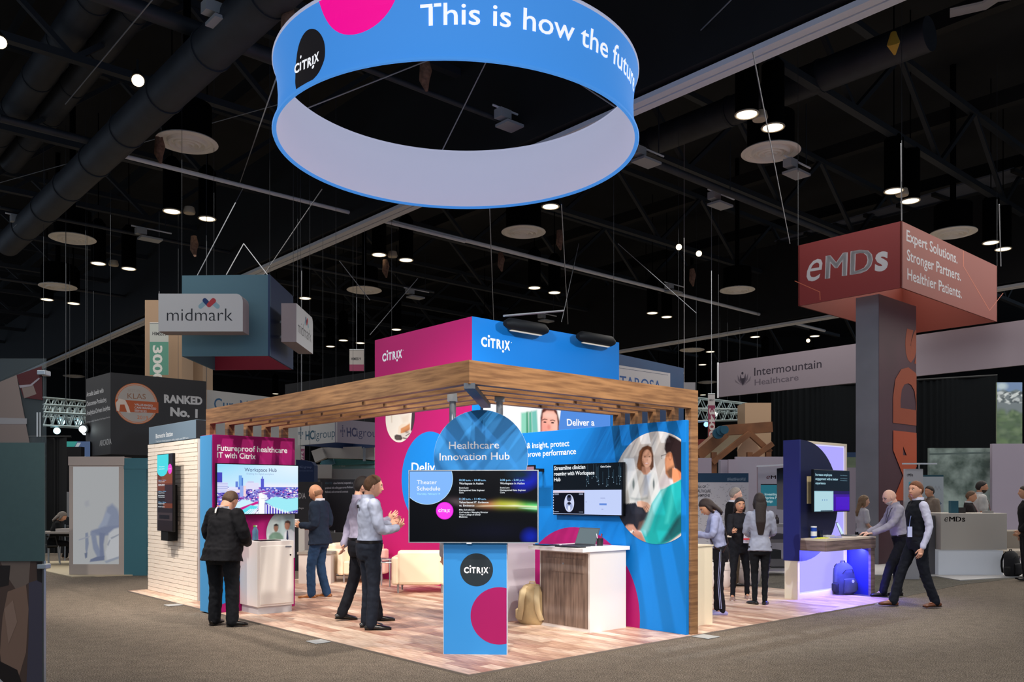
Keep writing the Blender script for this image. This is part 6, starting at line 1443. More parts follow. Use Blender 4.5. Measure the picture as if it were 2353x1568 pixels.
A.build('light_panel', t, 1, True, 'back-lit drawing'); 
wbox('teal_side', TL, r,Y+.0,0,r+.45,Y+.9,tz-.02, t); wbox('teal_header', TL, r,Y-.01,tz-.24,r+.95,Y+.8,tz-.02, t); wbox('teal_counter', TL, r+.25,Y+.2,.14,r+.62,Y+.8,1.08, t)
t = thing('display_wall', 'white graphic wall with a printed nurse figure beyond the teal counter', 'display wall', (-8,20,0), MW)
P = fplane(20.4); l, _ = P.hit(296,1300); r, _ = P.hit(400,1300); wbox('panel', ink((176,174,174)), l,20.4,.0,r,20.5,P.hit(0,1070)[1], t)
P = fplane(20.4); rect(P,(297,1076),(345,1081), ink((150,60,74))); 
P.px([(326,1165),(334,1160),(342,1170),(345,1240),(327,1240),(324,1200)], ink((112,112,138))); P.px([(328,1132),(332,1120),(338,1120),(341,1134),(338,1156),(334,1160),(330,1150)], ink((120,92,80))); P.px([(322,1200),(330,1196),(345,1204),(345,1214),(324,1216)], ink((140,110,96))); P.px([(332,1080),(334,1080),(334,1120),(332,1120)], ink((90,90,92)))
for k in range(5): rect(P,(302,1114+k*6),(324,1115.5+k*6), ink((130,130,134)))
P.px([(300,1265),(345,1280),(345,1300),(300,1296)], ink((74,118,134))); P.build('wall_print', t)
t = thing('equipment_stand', 'medical device on a pole standing on the teal counter', 'device', (-7.4,17.9,1.08), MW)
c = at(304,1206,17.8); M().cyl((c.x,17.8,1.08),(c.x,17.8,1.9),.02,seg=10).build('pole', STL, t, MW); M().obox((c.x-.03,17.75,1.30),(.10,0,0),(0,.06,0),(0,0,.04)).build('device_head', CAN, t, MW); M().obox((c.x,17.8,1.92),(.06,0,0),(0,.02,0),(0,0,.015)).build('cross_bar', STL, t, MW); M().bar((c.x,17.8,1.12),(c.x+.38,17.8,1.12),.03,.02).build('arm', CAN, t, MW)
t = thing('stand_floor', 'cream laminate floor of the stand with the back-lit patient drawing', 'floor', (-8.5,19,0), MW)
M().prism([gnd(100,1292,.0),gnd(101,1314,.0),gnd(166,1328,.0),gnd(345,1322,.0),gnd(420,1306,.0),gnd(345,1288,.0)], (0,0,.02)).build('floor_panel', mat('cream_floor', (200,186,156), .5), t, MW)
# --- black box sign
def box_sign(name_label, corner, xr_, xl_, z0, z1, mats, cat='hanging sign', th=.04, inner=None, back=True, name='box_sign'):
    """four fabric panels hung as an open box; corner nearest, vectors to the right and left ends"""
    c = Vector((*corner,0)); r_ = Vector((*xr_,0)); l_ = Vector((*xl_,0)); f4 = r_+l_-c
    t = thing(name, name_label, cat, (c.x,c.y,z0), MW)
    H_ = Vector((0,0,z1-z0)); cen = (r_+l_)/2
    for k, (a, b, m_) in enumerate(((c,r_,mats[0]),(c,l_,mats[1]),(l_,f4,mats[2]),(f4,r_,mats[3]))):
        d = (b-a).normalized(); n_ = Vector((-d.y,d.x,0)); 
        if n_.dot(cen-(a+b)/2) < 0: n_ = -n_
        z = Vector((0,0,z0)); M().prism([a+z, b+z, b+z+H_, a+z+H_], n_*th).build('fabric_panel', m_, t, MW)
    hang(t, [q_+Vector((0,0,z1)) for q_ in (c, r_, l_, f4)]); return t
BKS = mat('sign_black', (30,32,38), .7)
cA, rA, lA = at(254,0,24).xy, at(474,0,25.9).xy, at(197,0,25.4).xy
t = box_sign('black box sign lettered RANKED No. 1 with an orange round award', cA, rA, lA, at(0,1044,24).z, at(0,856,24).z, [BKS]*4)
d = Vector((rA.x-cA.x, rA.y-cA.y, 0)); P = Print((cA.x,cA.y,0), d)
ORG = ink((186,104,56)); GRY = ink((156,152,150)); WG = ink((176,178,182))
cc_ = P.hit(314,928); r0 = abs(P.hit(314,881)[1]-cc_[1])
for k, (f_, m_) in enumerate(((1,ORG),(.96,GRY),(.93,ORG),(.90,GRY))): P.ellipse(cc_, r0*f_*1.02, r0*f_, m_)
P.px([(265,918),(364,925),(364,950),(267,946)], ink((160,78,44)))
P.px([(266,926),(274,916),(288,920),(296,936),(300,950),(292,948),(286,930),(276,930),(274,946),(268,944)], ink((196,184,176)))
P.text('BEST IN', (294,900),(322,901.5), 6, ink((150,140,132))); P.text('KLAS', (293,916),(335,918), 12, ink((128,92,70)))
P.text('VALUE-BASED', (309,932),(351,935), 4.5, WG, .02); P.text('CARE MANAGED', (309,939),(359,942), 4.5, WG, .02); P.text('SERVICES', (309,946),(337,948), 4.5, WG, .02); P.text('2019', (315,963),(340,965), 8, ORG)
P.text('RANKED', (377,925),(465,930), 17, WG, .05); P.text('No. 1', (391,955),(454,960), 18, WG, .05); P.build('lettering', t)
d = Vector((cA.x-lA.x, cA.y-lA.y, 0)); P = Print((lA.x,lA.y,0), d)
for s, p0, p1, c_ in (('Arcadia Leads with',(199,912),(238,902),10),('Outcomes-Producing,',(199,934),(245,923),10),('Analytics-Driven Insights',(199,955),(253,942),10)): P.text(s,p0,p1,c_,WG,.02)
P.text('2019 Best in KLAS Value-Based Care Managed Services', (199,973),(253,960), 3.5, WG); P.text('ARCADIA', (229,1026),(256,1021), 13, WG, 0); P.build('lettering', t)
# --- teal cube sign with two white name boxes
TQ = mat('sign_teal', (84,124,140), .65); NVY = mat('sign_navy', (30,54,96), .65); CRI = mat('sign_crimson', (140,22,52), .65)
cM, rM, lM = at(620,0,20).xy, at(674,0,22.2).xy, at(418,0,20.1).xy
t = box_sign('teal and navy cube sign hung at left with a crimson inside', cM, rM, lM, at(0,818,20).z, at(0,631,20).z, [NVY,TQ,TQ,CRI], name='cube_sign')
c = Vector((lM.x,lM.y,0))+Vector((rM.x-cM.x,rM.y-cM.y,0))
z0_, z1_ = at(0,818,20).z, at(0,631,20).z
M().prism([c+Vector((.7,-.06,z0_)), Vector((rM.x,rM.y-.06,z0_)), Vector((rM.x,rM.y-.06,z1_)), c+Vector((.7,-.06,z1_))], (0,.02,0)).build('crimson_inside', CRI, t, MW)
WB = mat('name_box_white', (188,190,192), .5, emit=.12); WBS = mat('name_box_side', (160,148,150), .5)
def namebox(label, pl, l, b, r, tp, dep, tx):
    P = Print(pl.o, pl.u, n=pl.n); u, v, n_ = pl.u, pl.v, pl.n; t = thing('name_box', label, 'sign', P.o+u*((l+r)/2)+v*b, MW)
    rr_ = .16; pts = [(l,b),(r,b),(r,tp-rr_)]+[(r-rr_+rr_*math.cos(a), tp-rr_+rr_*math.sin(a)) for a in (.5,1.0,1.4)]+[(l,tp)]
    M().prism([P.o+u*x+v*y-n_*dep for x, y in pts], n_*dep).build('box_body', [WBS], t, MW); P.L = 1
    P.poly(pts, WB); tx(P, l, b, r, tp); P.build('box_face', t)
    for f_ in (.3,.7): p = P.o+u*lerp(l,r,.5)+v*lerp(b,tp,f_)-n_*dep; M().bar(p, p-n_*.25, .06, .06).build('bracket', STL, t, MW)
def mid(P, l, b, r, tp):
    W_, H_ = r-l, tp-b; g = lambda x, y: (l+W_*x, b+H_*y)
    DKc = ink((44,50,58)); P.line('midmark', g(.10,.28), g(.88,.28), H_*.33, DKc, -.008)
    def cap(p, q, m_, w_=.05):
        (x0,y0),(x1,y1) = g(*p), g(*q); dx, dy = x1-x0, y1-y0; L_ = math.hypot(dx,dy); nx, ny = -dy/L_*W_*w_/2, dx/L_*W_*w_/2
        P.poly([(x0+nx,y0+ny),(x1+nx,y1+ny),(x1-nx,y1-ny),(x0-nx,y0-ny)], m_); P.ellipse((x0,y0), W_*w_/2, W_*w_/2, m_, n=16); P.ellipse((x1,y1), W_*w_/2, W_*w_/2, m_, n=16)
    cap((.50,.66),(.56,.78), ink((150,190,204)), .055); cap((.70,.66),(.64,.78), ink((150,190,204)), .055); cap((.55,.82),(.60,.70), ink((40,70,124)), .055); cap((.65,.82),(.60,.70), ink((196,70,78)), .055)
    cap((.655,.81),(.60,.70), ink((196,70,78)), .055)
Pm = fplane(19.3); l, b = Pm.hit(364,762); r, tp = Pm.hit(558,675); namebox('white name box lettered midmark on the teal face of the cube sign', Pm, l, b, r, tp, .45, mid)
dv = Vector((rM.x-cM.x, rM.y-cM.y, 0)).normalized(); nn = Vector((dv.y,-dv.x,0))
o_ = Vector((cM.x,cM.y,0))+nn*.62; Pm = Print(o_, dv); l, b = Pm.hit(681,790); r, tp = Pm.hit(719,704)
Pm2 = Print(o_, dv); tp = Pm.hit(681,697)[1]; l = Pm.hit(681,700)[0]; r = Pm.hit(719,720)[0]; b = Pm.hit(700,800)[1]
namebox('white name box lettered midmark on the navy side of the cube sign', Pm2, l, b, r, tp, .35, mid)
# --- beige building column and aisle banners
COL = mat('column_beige', (148,122,98), .7)
def column(p0, p1, Y, label, zt=16, mt=None):
    a, b = at(p0,0,Y).x, at(p1,0,Y).x; tag(M().box(a,Y,0,b,Y+1.2,zt).build('building_column', mt or COL, None, MW), label, 'column')
zc_ = at(0,690,34).z; column(333,418, 34, 'beige building column behind the cube sign, with green banner', zc_); column(424,466, 36, 'second beige building column right behind the first', at(0,690,36).z)
column(1712,1772, 36, 'beige building column behind the tent at right', at(0,926,36).z)
def banner(label, Y, x0, y0, x1, y1, parts_, txt=()):
    P = fplane(Y); l, b = P.hit(x0,y1); r, tp = P.hit(x1,y0); t = thing('aisle_banner', label, 'banner', ((l+r)/2,Y,b), MW, group='aisle banners')
    wbox('cloth', ink(parts_[0][2]), l,Y,b,r,Y+.02,tp, t)
    for ya, yb, c_ in parts_[1:]: rect(P,(x0,ya),(x1,yb), ink(c_))
    for s, p0, p1, c_, col_ in txt:
        P.L += .5; a0, a1 = P.hit(*p0), P.hit(*p1); P.line(s, a0, a1, c_/FPX*Y, ink(col_), .03, P.L)
    P.build('banner_print', t); M().cyl((l,Y+.01,tp+.02),(r,Y+.01,tp+.02),.02,seg=8).build('top_rod', STL, t, MW); M().cyl(((l+r)/2,Y+.01,tp),((l+r)/2,Y+.01,12.5),.01,seg=6).build('hanger_wire', WIRE, t, MW)
banner('green aisle banner numbered 3000 in front of the beige column', 33, 344, 744, 387, 862, [(0,0,(160,164,160)),(786,862,(76,128,112))], [('3000',(352,794),(352,880),20,(190,190,186)),('HIMSS19',(350,770),(382,772),7,(60,60,64))])
banner('small white and pink aisle banner between the cube sign and the tower', 34, 803, 805, 836, 853, [(0,0,(176,170,166)),(838,853,(150,66,98))], [('HIMSS19',(807,828),(829,828),6,(60,60,64))])
banner('pink aisle banner numbered 3400 left of the tower', 30, 686, 1026, 700, 1062, [(0,0,(170,164,170)),(1032,1062,(136,70,104))], [('340',(688,1036),(688,1061),9,(190,180,186))])
banner('red aisle banner numbered 3400 right of the wooden end post', 30, 1627, 907, 1643, 1014, [(0,0,(168,164,166)),(932,972,(116,44,72)),(972,1014,(124,48,50))], [('3400',(1630,939),(1630,1007),12,(186,180,180)),('HIMSS19',(1629,922),(1641,922),4,(60,60,64))])
# --- grey white banner, black band, navy ring, stepped white sign
t = thing('hanging_banner', 'grey white hanging banner lettered CureMD behind the pergola', 'banner', at(560,930,27), MW)
a, b = at(475,0,26.5), at(690,0,29.5); P = Print((a.x,a.y,0), Vector((b.x-a.x,b.y-a.y,0))); l, tp = P.hit(475,896); r, bb = P.hit(690,985)
M().prism([P.o+P.u*l+P.v*(tp-2.4), P.o+P.u*r+P.v*(tp-2.4), P.o+P.u*r+P.v*tp, P.o+P.u*l+P.v*tp], (0,.1,0)).build('cloth', ink((158,158,158)), t, MW)
hang(t, [P.o+P.u*l+P.v*tp, P.o+P.u*r+P.v*tp]); P.text('Cure', (492,941),(549,946), 26, ink((36,80,116)), .01); P.text('MD', (552,946),(592,949), 26, ink((60,84,120))); P.build('lettering', t)
t = thing('hanging_sign', 'plain black hanging sign band left of the magenta tower', 'hanging sign', at(760,900,31), MW)
a, b = at(655,0,30.5), at(870,0,31.5); M().prism([Vector((a.x,a.y,at(0,990,30.5).z)), Vector((b.x,b.y,at(0,990,31.5).z)), Vector((b.x,b.y,at(0,852,31.5).z)), Vector((a.x,a.y,at(0,884,30.5).z))], (0,.3,0)).build('fabric_panel', ink((20,22,26)), t, MW); hang(t, [a+Vector((0,0,.0)), b])
cH, rH, lH = at(772,0,23).xy, at(900,0,24.8).xy, at(684,0,24.4).xy
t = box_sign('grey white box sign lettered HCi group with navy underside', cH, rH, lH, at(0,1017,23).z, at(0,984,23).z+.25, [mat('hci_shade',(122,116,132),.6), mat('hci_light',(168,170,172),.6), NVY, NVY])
TC = ink((34,74,96)); NV2 = ink((40,44,84))
for (q0, q1, m_, s1, s2, pts) in ((lH, cH, TC, None, None, ((702,1011),(725,1009),(770,1004),(690,995))), (cH, rH, NV2, None, None, ((797,1003),(822,1003),(876,1006),(786,990)))):
    d = Vector((q1.x-q0.x, q1.y-q0.y, 0)); P = Print((q0.x,q0.y,0), d); P.text('HCi', pts[0], pts[1], 19, m_, .03); P.text('group', (pts[1][0]+1.5,pts[1][1]), pts[2], 19, m_, -.005)
    for i in range(3):
        for j in range(8): 
            if (j in (3,4)) or i in (1,): 
                p = (pts[3][0]+(i-1)*4, pts[3][1]-12+j*3.4); rect(P, p, (p[0]+2.6,p[1]+2.2), m_)
    P.build('lettering', t)
t = thing('stepped_sign', 'white and teal stepped hanging structure between the bald man and the tower', 'hanging sign', at(790,1050,26), MW)
WSt = mat('stepped_white', (168,166,162), .6); TLs = mat('stepped_teal', (56,122,124), .6); TLp = mat('stepped_pale', (120,160,160), .6)
def slab(pts, Y, dep, mt, nm): M().prism([at(x,y,Y) for x, y in pts], (0,dep,0)).build(nm, mt, t, MW)
slab([(715,1037),(738,1029),(749,1052),(724,1063)], 25.5, .3, WSt, 'end_slab'); slab([(738,1029),(860,1026),(860,1058),(833,1055),(749,1053)], 25.8, .4, WSt, 'upper_slab'); slab([(834,1028),(839,1028),(839,1060),(834,1060)], 25.7, .1, ink((130,140,150)), 'upright')
slab([(735,1064),(770,1054),(860,1060),(860,1066),(770,1070),(738,1074)], 26.3, .4, TLs, 'teal_band'); slab([(737,1060),(764,1054),(768,1066),(742,1076)], 26.1, .2, ink((70,116,134)), 'screen_band'); slab([(742,1077),(780,1062),(860,1065),(860,1076),(800,1079)], 26.6, .3, TLp, 'lower_band')
hang(t, [at(742,1030,25.7), at(838,1028,25.8)]); slab([(798,1076),(860,1072),(860,1100),(808,1100)], 27.2, .3, ink((116,150,152)), 'back_band'); P = fplane(26.55); P.text('The', (778,1073),(793,1074), 5, ink((200,210,210))); P.build('lettering', t)
t = thing('hanging_sign', 'rounded navy hanging sign lettered HCi group over the Workspace Hub television', 'hanging sign', at(705,1085,22), MW)
P = fplane(22); M().prism([at(x,y,22) for x, y in ((680,1110),(722,1110),(722,1070),(716,1062),(700,1058),(680,1057))], (0,.4,0)).build('fabric_panel', ink((24,44,84)), t, MW); hang(t, [at(690,1058,22), at(712,1062,22)]); P.text('HCi group', (686,1076),(716,1076), 5, ink((110,124,160))); P.text('MANAGED SERVICES', (686,1084),(719,1084), 3, ink((90,104,140))); P.build('lettering', t)
t = thing('booth_wall', 'pale grey stand wall with white panels behind the black text wall', 'display wall', at(790,1100,24), MW)
wbox('panel', ink((120,120,118)), at(722,0,23.5).x,23.5,0,at(870,0,23.5).x,23.7,at(0,1078,23.5).z, t); wbox('white_panel', ink((168,166,160)), at(722,0,23.4).x,23.4,at(0,1100,23.4).z,at(762,0,23.4).x,23.45,at(0,1068,23.4).z, t); wbox('white_base', ink((150,148,144)), at(686,0,16.5).x,16.5,.0,at(700,0,16.5).x,16.9,1.0, t)
# --- black text walls
t = thing('text_wall', 'black stand wall with lines of white text behind the two men in grey shirts', 'display wall', at(790,1150,19.5), MW)
P = fplane(19.5); l, tp = P.hit(736,1102); r, _ = P.hit(870,1102); wbox('panel', BKS, l,19.5,.0,r,19.6,tp, t)
P.text('ANALYZE', (747,1113),(763,1113), 4.5, ink((70,100,116)), .01); P.text('close historical, suspected, a', (766,1113),(810,1112), 4.5, WG, .03); P.text('predicted risk coding gaps across Medicare,', (747,1124),(812,1122), 4.5, WG, .03); P.text('Medicaid, and commercial contracts', (747,1133),(800,1132), 4.5, WG, .03); P.build('lettering', t)
t = thing('text_wall', 'black stand wall with white letters right beside the Workspace Hub television', 'display wall', at(710,1150,17), MW)
P = fplane(18.5); l, tp = P.hit(676,1108); r, _ = P.hit(738,1108); wbox('panel', BKS, l,18.5,.0,r,18.6,tp, t); P.text('ARCADIA', (660,1146),(702,1146), 13, WG); P.text('managed packages', (664,1170),(698,1170), 4, WG); P.build('lettering', t)
for x0_, x1_, Y_, z_, lb in ((686,760,15.6,.55,'low grey bench block right of the magenta end wall'),(742,790,17.6,.48,'low grey bench block behind the bald man in the blazer')):
    t = thing('bench_block', lb, 'bench', (at(x0_,0,Y_).x,Y_,0), MW); wbox('block', GW2, at(x0_,0,Y_).x,Y_,0,at(x1_,0,Y_).x,Y_+.5,z_, t); wbox('seat_top', ink((140,132,124)), at(x0_,0,Y_).x-.02,Y_-.02,z_,at(x1_,0,Y_).x+.02,Y_+.52,z_+.04, t)
# --- lighting trusses far away
TRS = mat('truss_alu', (150,168,172), .4, .6)
def truss(label, a, b, h=.5, n=12, lamps=()):
    t = thing('lighting_truss', label, 'truss', (a+b)/2, MW, group='far lighting trusses'); z = Vector((0,0,h)); d = (b-a); y = Vector((0,.4,0))
    for o_ in (Vector((0,0,0)), z, y, y+z): M().cyl(a+o_, b+o_, .035, seg=6).build('chord', TRS, t, MW)
    q = M()
    for i in range(n): q.bar(a+d*(i/n)+(z if i%2 else Vector((0,0,0))), a+d*((i+1)/n)+(Vector((0,0,0)) if i%2 else z), .03,.03); q.bar(a+y+d*(i/n)+(z if i%2 else Vector((0,0,0))), a+y+d*((i+1)/n)+(Vector((0,0,0)) if i%2 else z), .03,.03)
    stuff(q.build('lacing', TRS, t, MW)); hang(t, [a, a+d*.5, b])
    for f_, c_ in lamps: M().ell(a+d*f_-Vector((0,0,.15)), (.10,.10,.10)).build('lamp', em(c_,3), t, MW)
truss('aluminium lighting truss left of the black box sign, uppermost', at(100,940,30), at(215,948,33), .4, 12)
truss('aluminium lighting truss left of the black box sign, middle', at(100,958,28), at(200,962,30), .4, 12, ((.4,(170,220,230)),(.8,(200,240,250))))
truss('aluminium lighting truss left of the black box sign, lowest', at(100,978,26), at(200,982,27), .4, 10, ((.3,(180,230,240)),(.95,(225,250,255))))
truss('aluminium lighting truss right of the wooden end post, upper', at(1600,940,38), at(1740,955,40), .5, 12, ((.3,(255,250,230)),))
truss('aluminium lighting truss right of the wooden end post, lower', at(1600,968,34), at(1700,965,40), .5, 10, ((.2,(120,180,255)),))
t = thing('follow_spot', 'dazzling white spotlight by the black box sign', 'spotlight', at(190,987,25), MW); c = at(190,987,25)
M().ell(c, (.10,.10,.10)).build('lens', em((240,255,255),8), t, MW); M().cyl(c+Vector((0,.05,.02)), c+Vector((0,.4,.1)), .14, seg=14).build('housing', CAN, t, MW)
# --- blue sign behind the tower
t = thing('hanging_sign', 'blue hanging sign with a pale plate lettered TAROSA right behind the tower', 'hanging sign', at(1490,860,24), MW)
a, b = at(1395,0,22.5), at(1558,0,25.2); P = Print((a.x,a.y,0), Vector((b.x-a.x,b.y-a.y,0))); zz = P.hit(1422,814)[1]
M().prism([P.o+P.v*(zz-2.2), P.o+P.u*(b-a).length+P.v*(zz-2.2), P.o+P.u*(b-a).length+P.v*zz, P.o+P.v*zz], (0,.4,0)).build('fabric_panel', mat('sign_royal',(28,84,136),.65,noise=.4,nscale=.7,rgb2=(22,54,96)), t, MW)
hang(t, [P.o+P.u*.3+P.v*zz, P.o+P.u*((b-a).length-.3)+P.v*zz]); P.L = 4; P.px([(1400,836),(1540,858),(1540,905),(1400,905)], ink((168,166,170))); P.px([(1400,842),(1535,862),(1535,863),(1400,843)], ink((60,70,90))); P.text('TAROSA', (1424,890),(1519,901), 26, ink((36,76,132)), .01); P.build('plate_print', t)
tag(M().cyl(at(1575,885,26)+Vector((0,.2,0)),(at(1575,885,26).x,26.2,13),.01,seg=5).box(at(1558,0,26).x,26,at(0,905,26).z,at(1598,0,26).x,26.4,at(0,879,26).z).build('white_box_sign', ink((150,148,152)), None, MW), 'small plain white box sign above the pergola end', 'sign')
# --- tent
WT2 = mat('tent_wood', (118,76,46), .6, noise=.2, nscale=2); CAN2 = mat('tent_canvas', (226,218,186), .8); CAN3 = mat('tent_canvas_warm', (196,164,138), .8)
t = thing('timber_tent', 'canvas tent on timber beams right of the wooden end post', 'tent', at(1690,1100,28), MW)
def beam(a, b, Y0_, Y1_, w_=.3): M().bar(at(*a,Y0_), at(*b,Y1_), w_, w_).build('timber_beam', WT2, t, MW)
beam((1660,990),(1772,982),27,27,.32); beam((1636,1064),(1722,996),26.6,26.8,.16); beam((1722,996),(1770,1040),26.8,26.8,.16); beam((1730,1052),(1775,1020),26.7,26.7,.16); beam((1600,1048),(1662,995),26.8,27,.34)
M().prism([at(1668,996,27.3),at(1722,994,27.3),at(1640,1070,27.3),at(1615,1056,27.3)], (0,.04,0)).build('canvas_roof', CAN2, t, MW)
M().prism([at(1722,994,27.4),at(1760,1058,27.4),at(1700,1060,27.4),at(1694,1035,27.4)], (0,.04,0)).build('canvas_side', CAN3, t, MW)
for px_ in (1640,1722,1765): c = at(px_,1040,26.7); M().bar((c.x,26.7,0),(c.x,26.7,c.z),.16,.16).build('post', WT2, t, MW)
for k, (x, y) in enumerate(((1651,996),(1658,990),(1665,988))): M().cyl(at(x,y,26.5-k*.05), at(x,y,26.5-k*.05)+Vector((0,.12,0)), .17-.02*k, seg=20).build('blue_disc', ink((36,86,110)), t, MW)
tag(M().box(at(1600,0,29).x,29,0,at(1640,0,29).x,29.2,at(0,1010,29).z).build('red_wall', ink((104,38,34)), None, MW), 'dark red stand wall behind the tent', 'display wall')
tag(M().box(at(1615,0,26).x,26,0,at(1695,0,26).x,26.2,at(0,1052,26).z-.9).build('low_wall', ink((170,168,182)), None, MW), 'low pale wall under the tent', 'display wall')
# --- walls of the neighbour at right
PG = mat('lavender_grey', (182,174,188), .65)
t = thing('partition_wall', 'long lavender grey partition wall behind the women', 'display wall', at(1760,1180,21), MW)
for (x0_, x1_, y_, Y_) in ((1690,1812,1050,21.5),(1600,1635,1053,20.8),(1653,1674,1057,21.2),(1674,1696,1056,21.0),(1990,2008,1070,21.4),(1900,1995,1075,22)):
    wbox('panel', PG, at(x0_,0,Y_).x,Y_,0,at(x1_,0,Y_).x,Y_+.1,at(0,y_,Y_).z, t)
wbox('white_post', ink((150,150,160)), at(1652,0,20.9).x,20.9,0,at(1656,0,20.9).x,21,at(0,1059,20.9).z, t)
t = thing('signature_banner', 'white banner scribbled with signatures under a blue header #HealthHeroWall', 'banner', at(1660,1200,17.6), MW)
P = fplane(17.6); l, tp = P.hit(1560,1088); r, _ = P.hit(1720,1088); wbox('panel', ink((198,198,204)), l,17.6,0,r,17.66,tp, t); rect(P,(1560,1088),(1720,1109), ink((30,64,92))); P.text('#HealthHeroWall', (1671,1105),(1713,1105), 7, ink((130,150,166)), .01)
for s, y in (('WALL OF',1122),('HEALTHCARE',1132),('CHAMPIONS',1142)): P.text(s, (1596,y),(1596+{'WALL OF':26,'HEALTHCARE':37,'CHAMPIONS':35}[s],y), 6, ink((50,54,66)), .02)
random.seed(9)
SC = ink((92,96,110))
for i in range(260):
    x, y = 1602+random.random()*114, 1112+random.random()*150; w_ = 1+random.random()*5; a_ = random.random()*1.2-.9; P.px([(x,y),(x+w_*math.cos(a_),y+w_*math.sin(a_)),(x+w_*math.cos(a_),y+w_*math.sin(a_)+.6),(x,y+.6)], SC, 4+(i%7)*.2)
P.build('banner_print', t, 'scribbles')
t = thing('poster_wall', 'pale poster panel with a teal screen lettered Investing behind the dark television', 'display wall', at(1775,1150,18.2), MW)
P = fplane(18.2); l, tp = P.hit(1742,1074); r, _ = P.hit(1812,1074); wbox('panel', ink((184,180,192)), l,18.2,0,r,18.3,tp, t); 
def emds(P, p0, p1, cap, m_, ser=True):
    (x0,y0),(x1,y1) = p0, p1; w_ = x1-x0; dy = (y1-y0)
    P.text('e', p0, (x0+w_*.19, y0+dy*.19), cap*1.38, m_, .0, shear=.3); P.word(1); P.join = True
    for k_ in (-1, -.5, 0, .5, 1): o_ = k_*cap*.045; P.L -= .5; P.text('MD', (x0+w_*.24+o_,y0+dy*.24), (x0+w_*.80+o_,y0+dy*.80), cap, m_, 0)
    P.join = False; P.word(0); P.text('s', (x0+w_*.84,y0+dy*.84), (x1,y1), cap*1.12, m_, .03)
emds(P, (1761,1101), (1805,1101), 8, ink((92,30,42))); rect(P,(1748,1113),(1806,1163), em((50,130,150),.55)); rect(P,(1748,1113),(1806,1115), ink((20,24,30)))
for s, y, x1_ in (('Investing in',1139,1795),('Aprima PM',1147,1790),('Design',1155,1776)): P.text(s, (1757,y),(x1_,y), 5.5, em((176,206,212),.7), .03)
P.build('poster_print', t)
t = thing('picture_light', 'slim white bar light above the poster panel', 'lamp', at(1775,1070,17.8), MW); M().bar(at(1738,1072,17.8), at(1812,1068,17.8), .05, .03).build('bar', TRK, t, MW)
t = thing('shelf_unit', 'grey storage shelf with bottles and boxes behind the desk wing', 'shelf', at(1790,1230,17.4), MW)
for x0_, x1_, y0_, y1_, c_ in ((1772,1812,1205,1212,(150,148,152)),(1772,1812,1240,1248,(120,116,120)),(1770,1795,1265,1285,(44,46,50)),(1772,1812,1285,1305,(120,118,122)),(1772,1812,1303,1309,(150,148,152)),(1777,1808,1228,1240,(70,68,78))):
    P = fplane(17.4); a = P.hit(x0_,y1_); b = P.hit(x1_,y0_); wbox('shelf_piece', ink(c_), a[0],17.4,max(0,a[1]),b[0],17.8,b[1], t)
t = thing('bottle', 'small dark bottle on the grey shelf', 'bottle', at(1785,1206,17.6), MW); M().lathe(at(1785,1206,17.6), [(.04,0),(.045,.06),(.04,.13),(.014,.17),(.014,.2)], 14).build('bottle', mat('bottle_dark',(40,26,28),.2), t, MW, smooth=True)
# --- red hanging sign, its tower
ca = at(2072,0,19.0); rv, lv = XA*5.62, XB*2.5
RDm = mat('sign_red', (112,24,25), .6); RD2 = mat('sign_orange_red', (118,32,9), .6); RDi = mat('sign_inner_red', (104,34,18), .7)
z0_, z1_ = at(0,661,19).z, at(0,508,19).z
t = box_sign('red hanging box sign lettered eMDs and Expert Solutions', (ca.x,ca.y), ((ca+rv).x,(ca+rv).y), ((ca+lv).x,(ca+lv).y), z0_, z1_, [RD2,RDm,RDi,RDi], name='box_sign')
LG = ink((172,172,178)); 
P = Print((ca.x,ca.y,0), XA)
for s, p0, p1 in (('Expert Solutions.',(2083,553),(2200,606)),('Stronger Partners.',(2084,598),(2208,646)),('Healthier Patients.',(2085,642),(2210,686))): P.text(s, p0, p1, 25, LG, .012)
PL = ink((176,96,72))
for a, b in (((2213,576),(2213,612)),((2213,612),(2273,714)),((2273,714),(2304,674))): P.px([a, b, (b[0]+1.6,b[1]), (a[0]+1.6,a[1])], PL)
P.build('lettering', t)
P = Print((ca+lv).xy.to_3d(), -XB); emds(P, (1853,648), (2040,618), 52, LG)
for a, b in (((1826,645),(1883,670)),((1883,670),(1884,690))): P.px([a, b, (b[0],b[1]+1.6) if a[1] != 670 else (b[0]+1.6,b[1]), (a[0],a[1]+1.6) if a[1] != 670 else (a[0]+1.6,a[1])], PL)
P.build('lettering', t)
tb_ = at(2019,0,20.0); t = thing('tower', 'tall plum coloured tower with orange letters under the red hanging sign', 'tower', (tb_.x,tb_.y,0), MW)
zt_ = at(0,676,20).z; w_ = 1.97; PLM = mat('plum', (70,36,48), .6, noise=.1, nscale=1); GRS = mat('tower_side', (112,116,126), .5, noise=.1, nscale=1)
M().prism([tb_.xy.to_3d(), tb_.xy.to_3d()+XA*w_, tb_.xy.to_3d()+XA*w_+XB*.55, tb_.xy.to_3d()+XB*.55], (0,0,zt_)).build('core', GRS, t, MW)
M().prism([tb_.xy.to_3d()-XB*.01, tb_.xy.to_3d()+XA*w_-XB*.01, tb_.xy.to_3d()+XA*w_-XB*.01+Vector((0,0,zt_)), tb_.xy.to_3d()-XB*.01+Vector((0,0,zt_))], XB*.009).build('front_face', PLM, t, MW, label='plum printed face')
P = Print((tb_.xy.to_3d()-XB*.012), XA); P.clip = (0, 1.5, w_-.01, zt_-.1); OR_ = ink((146,70,44)); OR2 = ink((170,76,46))
uu = P.hit(2075,900)[0]; 
